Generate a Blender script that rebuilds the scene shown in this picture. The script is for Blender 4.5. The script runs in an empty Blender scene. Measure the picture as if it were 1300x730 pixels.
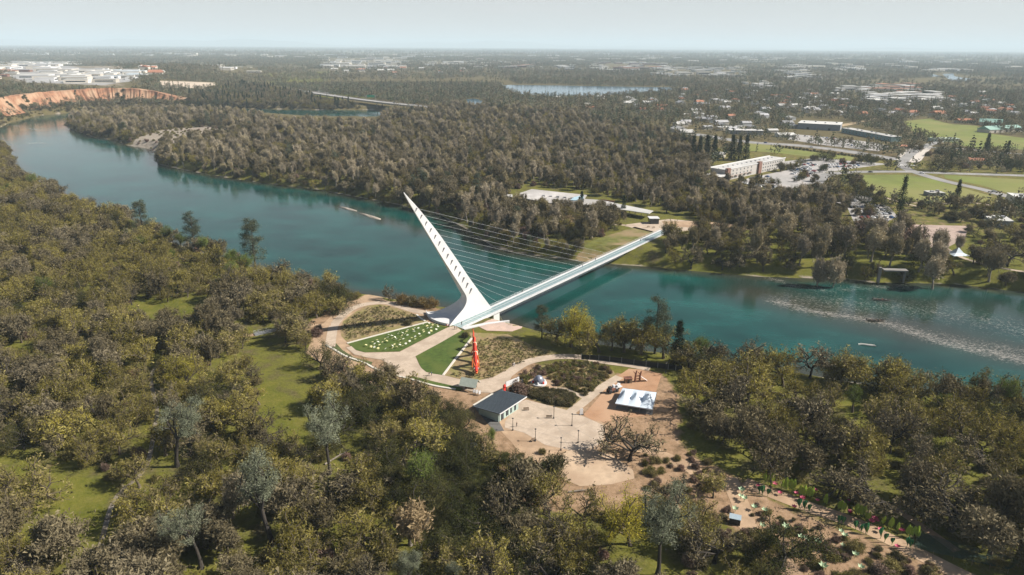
import bpy, math, random
import numpy as np
from mathutils import Vector, Matrix
R = math.radians
scene = bpy.context.scene
COL = scene.collection

# ------------------------------------------------------------------ camera, sky, sun, exposure
CAM_H = 118.0
FPX = 1300 * 24 / 36
PITCH = math.atan((365 - 58.5) / FPX)
ROLL = math.atan(0.0065)
cam_data = bpy.data.cameras.new("camera")
cam_data.lens = 24; cam_data.sensor_width = 36; cam_data.sensor_fit = 'HORIZONTAL'
cam_data.clip_start = 1.0; cam_data.clip_end = 120000
cam = bpy.data.objects.new("camera", cam_data); COL.objects.link(cam)
cr, sr = math.cos(ROLL), math.sin(ROLL)
right0, up0 = Vector((1, 0, 0)), Vector((0, math.sin(PITCH), math.cos(PITCH)))
fwd = Vector((0, math.cos(PITCH), -math.sin(PITCH)))
rt, up = cr * right0 + sr * up0, -sr * right0 + cr * up0
cam.matrix_world = Matrix(((rt.x, up.x, -fwd.x, 0), (rt.y, up.y, -fwd.y, 0), (rt.z, up.z, -fwd.z, CAM_H), (0, 0, 0, 1)))
scene.camera = cam

SUN_EL, SUN_AZ = R(39), R(91)          # azimuth clockwise from +Y
world = bpy.data.worlds.new("World"); scene.world = world; world.use_nodes = True
wn = world.node_tree.nodes; wl = world.node_tree.links
bg = wn['Background']
sky = wn.new('ShaderNodeTexSky'); sky.sky_type = 'NISHITA'; sky.sun_disc = False
sky.sun_elevation = SUN_EL; sky.sun_rotation = SUN_AZ; sky.altitude = 200
sky.air_density = 1.0; sky.dust_density = .6; sky.ozone_density = 2.0
# thin high cloud over the whole sky
tc = wn.new('ShaderNodeTexCoord'); mp = wn.new('ShaderNodeMapping'); mp.inputs['Scale'].default_value = (1, 1, 9)
nz = wn.new('ShaderNodeTexNoise'); nz.inputs['Scale'].default_value = 3.2; nz.inputs['Detail'].default_value = 7; nz.inputs['Roughness'].default_value = .6
rp = wn.new('ShaderNodeValToRGB'); rp.color_ramp.elements[0].position = .5; rp.color_ramp.elements[1].position = .8
rp.color_ramp.elements[1].color = (.42, .42, .42, 1)
mx = wn.new('ShaderNodeMix'); mx.data_type = 'RGBA'; mx.inputs['B'].default_value = (10.5, 10.0, 9.9, 1)
wl.new(tc.outputs['Generated'], mp.inputs['Vector']); wl.new(mp.outputs['Vector'], nz.inputs['Vector'])
wl.new(nz.outputs['Fac'], rp.inputs['Fac']); wl.new(rp.outputs['Color'], mx.inputs['Factor'])
# milky horizon air, the same all the way round
sx_ = wn.new('ShaderNodeSeparateXYZ'); wl.new(tc.outputs['Generated'], sx_.inputs[0])
def wmath(op, a, b):
    n = wn.new('ShaderNodeMath'); n.operation = op
    for k, v in enumerate((a, b)):
        if isinstance(v, (int, float)): n.inputs[k].default_value = v
        else: wl.new(v, n.inputs[k])
    return n.outputs[0]
hzf = wmath('MULTIPLY', wmath('POWER', 2.718, wmath('MULTIPLY', wmath('MAXIMUM', sx_.outputs['Z'], 0.0), -3.6)), .9)
mh_ = wn.new('ShaderNodeMix'); mh_.data_type = 'RGBA'; mh_.inputs['B'].default_value = (11.2, 11.3, 11.3, 1)
wl.new(hzf, mh_.inputs['Factor']); wl.new(sky.outputs['Color'], mh_.inputs['A']); wl.new(mh_.outputs['Result'], mx.inputs['A']); wl.new(mx.outputs['Result'], bg.inputs['Color'])
bg.inputs['Strength'].default_value = 0.037
sd_ = bpy.data.lights.new("sun", 'SUN'); sd_.energy = 5.0; sd_.angle = R(.5); sd_.color = (1, .93, .83)
sun = bpy.data.objects.new("sun", sd_); COL.objects.link(sun)
SUNV = Vector((math.sin(SUN_AZ) * math.cos(SUN_EL), math.cos(SUN_AZ) * math.cos(SUN_EL), math.sin(SUN_EL)))
sun.rotation_euler = SUNV.to_track_quat('Z', 'Y').to_euler()
scene.view_settings.view_transform = 'Standard'; scene.view_settings.look = 'None'
scene.view_settings.exposure = 0.88; scene.view_settings.gamma = 1
HAZE = 7.0e-5
scene.cycles.volume_bounces = 2

# ------------------------------------------------------------------ photograph pixel -> ground point
def at(u, v, z=0.0):
    x, y = (u - 650) / FPX, -(v - 365) / FPX
    x, y = cr * x - sr * y, sr * x + cr * y
    d = Vector((x, math.cos(PITCH) + y * math.sin(PITCH), -math.sin(PITCH) + y * math.cos(PITCH)))
    return Vector((0, 0, CAM_H)) + d * ((z - CAM_H) / d.z)
def px(x, y, z):
    """where a ground point shows in the frame (only used to choose which trees count as individuals)"""
    z = z - CAM_H
    d = y * math.cos(PITCH) - z * math.sin(PITCH)
    Y = y * math.sin(PITCH) + z * math.cos(PITCH)
    X, Y = x / d, Y / d
    return 650 + FPX * (cr * X + sr * Y), 365 - FPX * (-sr * X + cr * Y)
def P(pts, z=0.0):
    return np.array([at(u, v, z)[:2] for u, v in pts])

# ------------------------------------------------------------------ polygon maths
def inside(x, y, poly):
    r = np.zeros(x.shape, bool)
    n = len(poly)
    for i in range(n):
        x0, y0 = poly[i]; x1, y1 = poly[(i + 1) % n]
        if y0 == y1: continue
        c = ((y0 > y) != (y1 > y)) & (x < (x1 - x0) * (y - y0) / (y1 - y0) + x0)
        r ^= c
    return r
def dist_line(x, y, line, closed=False):
    d = np.full(x.shape, 1e18)
    n = len(line)
    for i in range(n if closed else n - 1):
        x0, y0 = line[i]; x1, y1 = line[(i + 1) % n]
        dx, dy = x1 - x0, y1 - y0
        t = np.clip(((x - x0) * dx + (y - y0) * dy) / (dx * dx + dy * dy + 1e-9), 0, 1)
        d = np.minimum(d, (x - x0 - t * dx) ** 2 + (y - y0 - t * dy) ** 2)
    return np.sqrt(d)
def sdist(x, y, poly):
    d = dist_line(x, y, poly, True)
    return np.where(inside(x, y, poly), -d, d)
def sstep(a, b, t):
    t = np.clip((t - a) / (b - a), 0, 1); return t * t * (3 - 2 * t)
def smooth(pts, k=6):
    """Catmull-Rom through the points"""
    pts = [np.array(p, float) for p in pts]; out = []
    q = [2 * pts[0] - pts[1]] + pts + [2 * pts[-1] - pts[-2]]
    for i in range(1, len(q) - 2):
        for j in range(k):
            t = j / k
            out.append(.5 * (2 * q[i] + (q[i + 1] - q[i - 1]) * t + (2 * q[i - 1] - 5 * q[i] + 4 * q[i + 1] - q[i + 2]) * t * t + (3 * q[i] - q[i - 1] - 3 * q[i + 1] + q[i + 2]) * t ** 3))
    out.append(pts[-1]); return np.array(out)

# ------------------------------------------------------------------ layout outlines
WATER_Z = -7.0
RIVER = P([(-60, 170), (-20, 165), (0, 162), (12, 156), (47, 147), (91, 143), (130, 139), (180, 138), (270, 137.5), (340, 138.5), (400, 139.5), (482, 139.5), (492, 144),
           (474, 151.5), (400, 151), (345, 147), (271, 143.5), (180, 142), (110, 145), (86, 152), (80, 159), (91, 164), (120, 175), (148, 178),
           (157, 184), (189, 189), (195, 194), (202, 209), (239, 217), (283, 225), (362, 236), (400, 240), (440, 248), (500, 259), (560, 274), (590, 290), (623, 312),
           (650, 320), (691, 326), (724, 330), (752, 333), (779, 335.5), (834, 340), (901, 346), (955, 351), (1010, 353), (1070, 354), (1108, 359), (1185, 360),
           (1224, 362), (1300, 371), (1500, 398), (1900, 440),
           (1900, 640), (1700, 598), (1450, 548), (1300, 522), (1200, 504), (1100, 487), (1000, 472), (900, 460), (830, 449), (760, 438), (700, 426), (664, 416),
           (640, 409), (622, 403), (600, 397), (561, 391), (520, 384), (490, 378), (466, 376), (440, 372), (400, 360), (320, 341), (250, 318), (200, 301), (150, 278),
           (110, 261), (60, 240), (30, 224), (12, 204), (16, 190), (-10, 180), (-50, 186)], WATER_Z)
CLIFF = smooth(P([(-110, 143), (-60, 134), (0, 125), (24, 120.5), (50, 118), (78, 115.5), (107, 113.5), (140, 112.5), (172, 112.3), (205, 112.3), (238, 113)], 28), 8)
PLATEAU = np.vstack([CLIFF, P([(300, 108), (345, 104), (380, 92), (380, 80)], 28), P([(-400, 80), (-400, 150)], 28)])
PLAT_BACK = np.vstack([CLIFF[-1:], P([(300, 108), (345, 104), (380, 92), (380, 80)], 28), P([(-400, 80)], 28)])
CREEK = P([(415, 450), (420, 480), (462, 520), (515, 575), (555, 640), (600, 735), (620, 800)])
WOODS_A = P([(-500, 205), (-60, 190), (0, 206), (60, 242), (110, 262), (150, 279), (200, 302), (250, 319), (320, 342), (400, 361), (436, 373), (455, 384), (425, 404), (405, 420),
             (395, 445), (425, 478), (470, 492), (530, 500), (572, 512), (606, 545), (620, 585), (660, 612), (700, 650), (740, 700), (780, 820), (300, 1000), (-500, 900), (-900, 400)])
def wiggle(x, y, s, seed=0):
    a = seed * 1.7
    return (np.sin(x / s + 1.3 * np.sin(y / s * .7 + a) + a) + np.sin(y / s * 1.1 + 1.7 * np.sin(x / s * .6 + 2 + a)) + .5 * np.sin((x + y) / s * 1.9 + a)) / 2.5
def height(x, y):
    x = np.asarray(x, float); y = np.asarray(y, float)
    sd = sdist(x, y, RIVER)
    near = (y < 900) & (x > -900) & (x < 900)
    amp = np.zeros(x.shape)
    w = sdist(x[near], y[near], WOODS_A)
    amp[near] = sstep(-2, -28, w)
    L = amp * (1.6 * wiggle(x, y, 26, 1) + .7 * wiggle(x, y, 9, 2))
    c = dist_line(x[near], y[near], CREEK)
    cut = np.zeros(x.shape); cut[near] = 8.5 * np.exp(-(c / 15) ** 2) * sstep(4, -16, w)
    L = L - cut
    inp = inside(x, y, PLATEAU)
    dc = dist_line(x, y, CLIFF); db = dist_line(x, y, PLAT_BACK)
    pl = np.where(inp, 28 * sstep(-1, 16, dc) * sstep(0, 600, db + 60), 4 * sstep(90, 0, dc) * (y < 1900))
    L = np.maximum(L, pl)
    bank = 15 + 4 * wiggle(x, y, 17, 3)
    z = np.where(sd > 0, WATER_Z + (L - WATER_Z) * sstep(0, 1, sd / bank), WATER_Z - np.minimum(3.5, -sd * .3))
    return z
def hz(x, y): return float(height(np.array([x]), np.array([y]))[0])

# ------------------------------------------------------------------ mesh builder
class MB:
    def __init__(s): s.v = []; s.f = []; s.m = []
    def add(s, vs, fs, m=0):
        o = len(s.v); s.v.extend([tuple(v) for v in vs]); s.f.extend([tuple(i + o for i in f) for f in fs]); s.m.extend([m] * len(fs)); return s
    def box(s, c, size, rz=0, m=0, rx=0, ry=0):
        a, b, h = size[0] / 2, size[1] / 2, size[2] / 2
        M = Matrix.Rotation(rz, 3, 'Z') @ Matrix.Rotation(ry, 3, 'Y') @ Matrix.Rotation(rx, 3, 'X'); c = Vector(c)
        vs = [c + M @ Vector((x, y, z)) for z in (-h, h) for x, y in ((-a, -b), (a, -b), (a, b), (-a, b))]
        return s.add(vs, [(3, 2, 1, 0), (4, 5, 6, 7), (0, 1, 5, 4), (1, 2, 6, 5), (2, 3, 7, 6), (3, 0, 4, 7)], m)
    def path(s, pts, rad, n=6, m=0, cap=True):
        pts = [Vector(p) for p in pts]; rings = []
        if not isinstance(rad, (list, tuple)): rad = [rad] * len(pts)
        for i, p in enumerate(pts):
            d = (pts[min(i + 1, len(pts) - 1)] - pts[max(i - 1, 0)])
            if d.length < 1e-9: d = Vector((0, 0, 1))
            d.normalize()
            u = d.cross(Vector((0, 0, 1)) if abs(d.z) < .95 else Vector((1, 0, 0))).normalized(); w = d.cross(u)
            rings.append([p + rad[i] * (math.cos(2 * math.pi * k / n) * u + math.sin(2 * math.pi * k / n) * w) for k in range(n)])
        vs = [v for r in rings for v in r]
        fs = [(i * n + k, i * n + (k + 1) % n, (i + 1) * n + (k + 1) % n, (i + 1) * n + k) for i in range(len(pts) - 1) for k in range(n)]
        if cap: fs += [tuple(range(n)), tuple(range((len(pts) - 1) * n + n - 1, (len(pts) - 1) * n - 1, -1))]
        return s.add(vs, fs, m)
    def tube(s, a, b, r, r2=None, n=6, m=0): return s.path([a, b], [r, r if r2 is None else r2], n, m)
    def lathe(s, c, prof, n=12, m=0, rot=0):
        c = Vector(c); vs = [c + Vector((r * math.cos(2 * math.pi * k / n + rot), r * math.sin(2 * math.pi * k / n + rot), z)) for r, z in prof for k in range(n)]
        fs = [(i * n + k, i * n + (k + 1) % n, (i + 1) * n + (k + 1) % n, (i + 1) * n + k) for i in range(len(prof) - 1) for k in range(n)]
        fs += [tuple(range(n - 1, -1, -1)), tuple(range((len(prof) - 1) * n, len(prof) * n))]
        return s.add(vs, fs, m)
    def prism(s, poly, z0, z1, m=0):
        poly = [tuple(p[:2]) for p in poly]
        if sum(a[0] * b[1] - b[0] * a[1] for a, b in zip(poly, poly[1:] + poly[:1])) < 0: poly = poly[::-1]
        n = len(poly); vs = [(x, y, z0) for x, y in poly] + [(x, y, z1) for x, y in poly]
        return s.add(vs, [tuple(range(n - 1, -1, -1)), tuple(range(n, 2 * n))] + [(i, (i + 1) % n, n + (i + 1) % n, n + i) for i in range(n)], m)
    def loft(s, rows, m=0, closed=False):
        n = len(rows[0]); vs = [v for r in rows for v in r]; k = n if closed else n - 1
        return s.add(vs, [(i * n + j, i * n + (j + 1) % n, (i + 1) * n + (j + 1) % n, (i + 1) * n + j) for i in range(len(rows) - 1) for j in range(k)], m)
    def mesh(s, name, mats, smooth=False, tone=None):
        me = bpy.data.meshes.new(name); me.from_pydata(s.v, [], s.f)
        for m in (mats if isinstance(mats, (list, tuple)) else [mats]): me.materials.append(m)
        if any(s.m): me.polygons.foreach_set('material_index', s.m)
        if tone is not None:
            a = me.attributes.new('tone', 'FLOAT', 'FACE'); a.data.foreach_set('value', tone)
        if smooth: me.polygons.foreach_set('use_smooth', [True] * len(s.f))
        me.update(); return me
    def build(s, name, mats, parent=None, smooth=False, loc=None, rz=0):
        o = bpy.data.objects.new(name, s.mesh(name, mats, smooth)); COL.objects.link(o)
        if parent: o.parent = parent
        if loc is not None: o.location = loc
        if rz: o.rotation_euler = (0, 0, rz)
        return o
def place(name, me, parent=None, loc=(0, 0, 0), rz=0, sc=None):
    o = bpy.data.objects.new(name, me); COL.objects.link(o)
    if parent: o.parent = parent
    o.location = loc; o.rotation_euler = (0, 0, rz)
    if sc: o.scale = sc if isinstance(sc, (tuple, list)) else (sc, sc, sc)
    return o
def tag(o, label, cat, group=None):
    o['label'] = label; o['category'] = cat
    if group: o['group'] = group
    return o
def thing(name, label, cat, loc=(0, 0, 0), rz=0, group=None):
    o = bpy.data.objects.new(name, None); COL.objects.link(o); o.location = loc; o.rotation_euler = (0, 0, rz)
    return tag(o, label, cat, group)
def struct(o, kind='structure'): o['kind'] = kind; return o
def dup(root, loc, rz=0, label=None, group=None, sc=None):
    r = root.copy(); COL.objects.link(r); r.location = loc; r.rotation_euler = (0, 0, rz)
    if sc: r.scale = (sc, sc, sc)
    if label: r['label'] = label
    if group: r['group'] = group
    for ch in list(root.children):
        c = ch.copy(); COL.objects.link(c); c.parent = r
        for g in list(ch.children):
            d = g.copy(); COL.objects.link(d); d.parent = c
    return r

# ------------------------------------------------------------------ materials
def N(nt, t, **kw):
    n = nt.nodes.new(t)
    for k, v in kw.items():
        if k in n.inputs: n.inputs[k].default_value = v
        else: setattr(n, k, v)
    return n
MATS = {}
def mat(name, c, rough=.8, var=.18, scale=.6, metal=0, bump=0, c2=None, spec=.3, randobj=0):
    """surface colour with two octaves of grain; c2 = colour of larger worn patches"""
    if name in MATS: return MATS[name]
    m = bpy.data.materials.new(name); m.use_nodes = True; nt = m.node_tree; L = nt.links
    b = nt.nodes['Principled BSDF']; b.inputs['Roughness'].default_value = rough; b.inputs['Metallic'].default_value = metal
    b.inputs['Specular IOR Level'].default_value = spec
    t = N(nt, 'ShaderNodeTexCoord'); n1 = N(nt, 'ShaderNodeTexNoise', Scale=scale, Detail=6.0, Roughness=.65)
    L.new(t.outputs['Object'], n1.inputs['Vector'])
    r = N(nt, 'ShaderNodeValToRGB'); e = r.color_ramp.elements
    e[0].position = .3; e[1].position = .7
    e[0].color = tuple(x * (1 - var) for x in c) + (1,); e[1].color = tuple(min(1, x * (1 + var)) for x in c) + (1,)
    L.new(n1.outputs['Fac'], r.inputs['Fac']); out = r.outputs['Color']
    if c2:
        n2 = N(nt, 'ShaderNodeTexNoise', Scale=scale * .23, Detail=4.0); L.new(t.outputs['Object'], n2.inputs['Vector'])
        r2 = N(nt, 'ShaderNodeValToRGB'); r2.color_ramp.elements[0].position = .45; r2.color_ramp.elements[1].position = .62
        x = N(nt, 'ShaderNodeMix', data_type='RGBA'); L.new(n2.outputs['Fac'], r2.inputs['Fac']); L.new(r2.outputs['Color'], x.inputs['Factor'])
        L.new(out, x.inputs['A']); x.inputs['B'].default_value = (*c2, 1); out = x.outputs['Result']
    if randobj:
        oi = N(nt, 'ShaderNodeObjectInfo'); hs = N(nt, 'ShaderNodeHueSaturation'); mr = N(nt, 'ShaderNodeMapRange')
        mr.inputs['To Min'].default_value = 1 - randobj; mr.inputs['To Max'].default_value = 1 + randobj
        L.new(oi.outputs['Random'], mr.inputs['Value']); L.new(mr.outputs['Result'], hs.inputs['Value']); L.new(out, hs.inputs['Color']); out = hs.outputs['Color']
    L.new(out, b.inputs['Base Color'])
    if bump:
        bp = N(nt, 'ShaderNodeBump', Strength=bump); bp.inputs['Distance'].default_value = .1
        L.new(n1.outputs['Fac'], bp.inputs['Height']); L.new(bp.outputs['Normal'], b.inputs['Normal'])
    MATS[name] = m; return m
def leafmat(name, ca, cb, cc=None, trans=.25, vary=.25):
    """foliage: each leaf between ca and cb by its own tone, whole plants drift towards cc"""
    if name in MATS: return MATS[name]
    m = bpy.data.materials.new(name); m.use_nodes = True; nt = m.node_tree; L = nt.links
    nt.nodes.remove(nt.nodes['Principled BSDF']); out = nt.nodes['Material Output']
    a = N(nt, 'ShaderNodeAttribute', attribute_name='tone'); oi = N(nt, 'ShaderNodeObjectInfo')
    x = N(nt, 'ShaderNodeMix', data_type='RGBA'); x.inputs['A'].default_value = (*ca, 1); x.inputs['B'].default_value = (*cb, 1)
    L.new(a.outputs['Fac'], x.inputs['Factor'])
    y = N(nt, 'ShaderNodeMix', data_type='RGBA'); y.inputs['B'].default_value = (*(cc or cb), 1); L.new(x.outputs['Result'], y.inputs['A'])
    q = N(nt, 'ShaderNodeMath', operation='POWER'); q.inputs[1].default_value = 2.2; L.new(oi.outputs['Random'], q.inputs[0]); 
    q2 = N(nt, 'ShaderNodeMath', operation='MULTIPLY'); q2.inputs[1].default_value = .75; L.new(q.outputs[0], q2.inputs[0]); L.new(q2.outputs[0], y.inputs['Factor'])
    hs = N(nt, 'ShaderNodeHueSaturation'); mr = N(nt, 'ShaderNodeMapRange'); mr.inputs['To Min'].default_value = 1 - vary; mr.inputs['To Max'].default_value = 1 + vary
    f = N(nt, 'ShaderNodeMath', operation='MULTIPLY'); f.inputs[1].default_value = 7.31; fr = N(nt, 'ShaderNodeMath', operation='FRACT')
    L.new(oi.outputs['Random'], f.inputs[0]); L.new(f.outputs[0], fr.inputs[0]); L.new(fr.outputs[0], mr.inputs['Value'])
    L.new(mr.outputs['Result'], hs.inputs['Value']); L.new(y.outputs['Result'], hs.inputs['Color'])
    d = N(nt, 'ShaderNodeBsdfDiffuse'); t = N(nt, 'ShaderNodeBsdfTranslucent'); s = N(nt, 'ShaderNodeMixShader'); s.inputs[0].default_value = trans
    L.new(hs.outputs['Color'], d.inputs['Color']); L.new(hs.outputs['Color'], t.inputs['Color'])
    L.new(d.outputs[0], s.inputs[1]); L.new(t.outputs[0], s.inputs[2]); L.new(s.outputs[0], out.inputs['Surface'])
    MATS[name] = m; return m

white_paint = mat('white_paint', (.57, .57, .575), .5, .08, .25, c2=(.51, .515, .52))
concrete = mat('pale_concrete', (.42, .34, .265), .9, .14, .8, c2=(.35, .28, .215))
concrete_edge = mat('white_concrete', (.52, .49, .43), .85, .08, 1.2)
asphalt = mat('asphalt', (.13, .13, .135), .9, .15, .3, c2=(.17, .165, .16))
pale_asphalt = mat('worn_asphalt', (.30, .29, .28), .9, .15, .2, c2=(.36, .34, .33))
roof_white = mat('white_roofing', (.46, .455, .44), .8, .14, .1, c2=(.38, .375, .36), randobj=.2)
roof_grey = mat('grey_roofing', (.30, .30, .31), .85, .12, .1, randobj=.35)
roof_red = mat('terracotta_roofing', (.34, .15, .09), .85, .15, .3, randobj=.3)
roof_teal = mat('green_metal_roofing', (.22, .36, .31), .6, .1, .2)
wall_cream = mat('cream_stucco', (.52, .48, .42), .9, .1, .2, randobj=.25)
wall_grey = mat('grey_cladding', (.2, .21, .23), .8, .1, .3)
brick_red = mat('red_brick', (.19, .105, .08), .9, .2, 2)
glass_dark = mat('dark_window_glass', (.03, .04, .05), .15, .1, .3, spec=.5)
steel = mat('galvanised_steel', (.35, .36, .37), .5, .1, 1, metal=.6)
dark_metal = mat('dark_metal', (.03, .032, .035), .5, .1, 1)
timber = mat('weathered_timber', (.22, .16, .11), .85, .25, 3)
sand_m = mat('tan_sand', (.37, .26, .17), .95, .22, .25, c2=(.28, .19, .12), bump=.3)
orange_dirt = mat('orange_dirt', (.33, .19, .11), .95, .16, .3, c2=(.38, .24, .15), bump=.3)
mulch = mat('garden_mulch', (.23, .17, .09), .95, .35, .9, c2=(.19, .165, .06), bump=.4)
lawn_m = mat('mown_lawn', (.052, .084, .013), .95, .3, .5, c2=(.075, .10, .018))
field_m = mat('sports_field_grass', (.13, .155, .028), .95, .22, .035, c2=(.18, .175, .05))
meadow_m = mat('rough_meadow', (.11, .115, .025), .95, .35, .22, c2=(.23, .17, .09))
gravel_m = mat('river_gravel', (.38, .33, .28), .95, .25, .3, c2=(.30, .26, .21), bump=.4)
red_paint = mat('red_fabric', (.55, .035, .02), .6, .15, 1)
orange_paint = mat('orange_fabric', (.65, .16, .04), .6, .15, 1)
teal_paint = mat('teal_paint', (.09, .33, .32), .6, .1, 1)
slate_roof = mat('slate_blue_metal_roof', (.06, .075, .09), .55, .1, .5)

# ================================================================== THE SETTING: ground, water, paths
import bmesh
ang = np.concatenate([np.arange(-43, 43.01, .24), np.arange(48, 313, 6.0)])
rad = 72 * 1.0106 ** np.arange(0, 612)
A_, R_ = np.meshgrid(np.radians(ang), rad)
gx, gy = (R_ * np.sin(A_)).ravel(), (R_ * np.cos(A_)).ravel()
gz = height(gx, gy)
zone = np.zeros((len(gx), 4), np.float32); zone[:, 3] = 1
def paint(poly, ch, val, soft=3.0, z=0.0, world=False):
    q = poly if world else P(poly, z)
    lo, hi = q.min(0) - soft * 2, q.max(0) + soft * 2
    k = (gx > lo[0]) & (gx < hi[0]) & (gy > lo[1]) & (gy < hi[1])
    if not k.any(): return
    d = sdist(gx[k], gy[k], q)
    zone[k, ch] = np.maximum(zone[k, ch], val * sstep(soft, -soft, d)) if val > 0 else zone[k, ch] * (1 - sstep(soft, -soft, d))
sdr = sdist(gx, gy, RIVER)
dist0 = np.hypot(gx, gy)
# general green cover of the near woods, thinner further off
zone[:, 0] = np.where(dist0 < 900, .6, .28)
for pl in ([(0, 585), (95, 592), (85, 625), (0, 640)], [(65, 612), (140, 600), (150, 670), (85, 700), (60, 650)], [(285, 485), (345, 480), (400, 520), (395, 575), (330, 565), (280, 530)],
           [(150, 375), (260, 380), (275, 420), (200, 430), (140, 410)], [(0, 430), (60, 440), (40, 480), (0, 485)], [(225, 255), (280, 275), (300, 300), (260, 300), (215, 275)],
           [(1060, 480), (1300, 520), (1300, 640), (1180, 620), (1070, 560)], [(740, 425), (830, 445), (850, 462), (745, 455)], [(860, 480), (960, 490), (960, 520), (870, 510)],
           [(860, 300), (1300, 300), (1300, 360), (1070, 350), (860, 338)], [(200, 690), (330, 680), (340, 740), (180, 745)], [(420, 650), (480, 640), (500, 700), (400, 710)]):
    paint(pl, 0, 1.0, 9)
for pl in ([(690, 560), (790, 560), (880, 585), (935, 605), (1000, 640), (1090, 672), (1180, 705), (1260, 735), (980, 740), (930, 680), (880, 640), (800, 625), (700, 625), (640, 590)],
           [(385, 415), (440, 380), (560, 392), (545, 420), (430, 450), (470, 500), (600, 520), (640, 560), (590, 560), (520, 505), (415, 470)]):
    paint(pl, 1, .58, 5)
paint([(385, 415), (440, 380), (560, 392), (545, 420), (600, 430), (700, 470), (770, 475), (840, 475), (860, 500), (862, 560), (900, 600), (880, 640), (800, 625), (700, 625), (640, 590), (590, 560), (520, 505), (415, 470)], 1, .88, 5)
paint([(690, 575), (860, 572), (935, 606), (945, 650), (830, 655), (720, 650), (640, 640), (620, 600)], 1, .84, 5)
paint([(640, 412), (700, 428), (860, 462), (860, 474), (790, 462), (740, 452), (690, 440), (640, 424)], 1, -1, 3)
for pl in ([(150, 187), (160, 181), (178, 174), (202, 166), (238, 161), (290, 160), (302, 168), (272, 176), (242, 181), (217, 188), (200, 192), (185, 191)], [(110, 170), (140, 172), (150, 178), (130, 177)], [(142, 148), (165, 146), (170, 150), (150, 151)], [(425, 160), (450, 157), (455, 165), (430, 167)]):
    paint(pl, 2, .95, 8)
paint([(330, 95), (420, 90), (420, 118), (340, 112)], 0, .62, 30)
paint([(400, 106), (440, 110), (500, 124), (400, 128)], 0, .9, 20)
paint([(900, 176), (1300, 190), (1300, 300), (1000, 292), (890, 240)], 1, .30, 15)
paint([(0, 70), (170, 78), (165, 106), (0, 106)], 2, .45, 40, 28)
paint([(400, 72), (880, 78), (880, 92), (400, 90)], 2, .3, 60)
shore = (sdr > -2) & (sdr < 5)
zone[shore, 2] = np.maximum(zone[shore, 2], .55 * sstep(5, 0, sdr[shore]))
na, nr = len(ang), len(rad)
idx = np.arange(na * nr).reshape(nr, na)
nxt = np.roll(idx, -1, 1)
quads = np.stack([idx[:-1], nxt[:-1], nxt[1:], idx[1:]], -1).reshape(-1, 4)
verts = np.column_stack([gx, gy, gz])
centre = len(verts); verts = np.vstack([verts, [[0, 0, 0]]]); zone = np.vstack([zone, [[.4, .2, 0, 1]]]).astype(np.float32)
faces = quads[:, ::-1].tolist() + [(int(idx[0, i]), int(nxt[0, i]), centre)[::-1] for i in range(na)]
me = bpy.data.meshes.new('ground'); me.from_pydata(verts.tolist(), [], faces)
ca = me.attributes.new('zone', 'FLOAT_COLOR', 'POINT'); ca.data.foreach_set('color', zone.ravel())
me.polygons.foreach_set('use_smooth', [True] * len(faces)); me.update()

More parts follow.
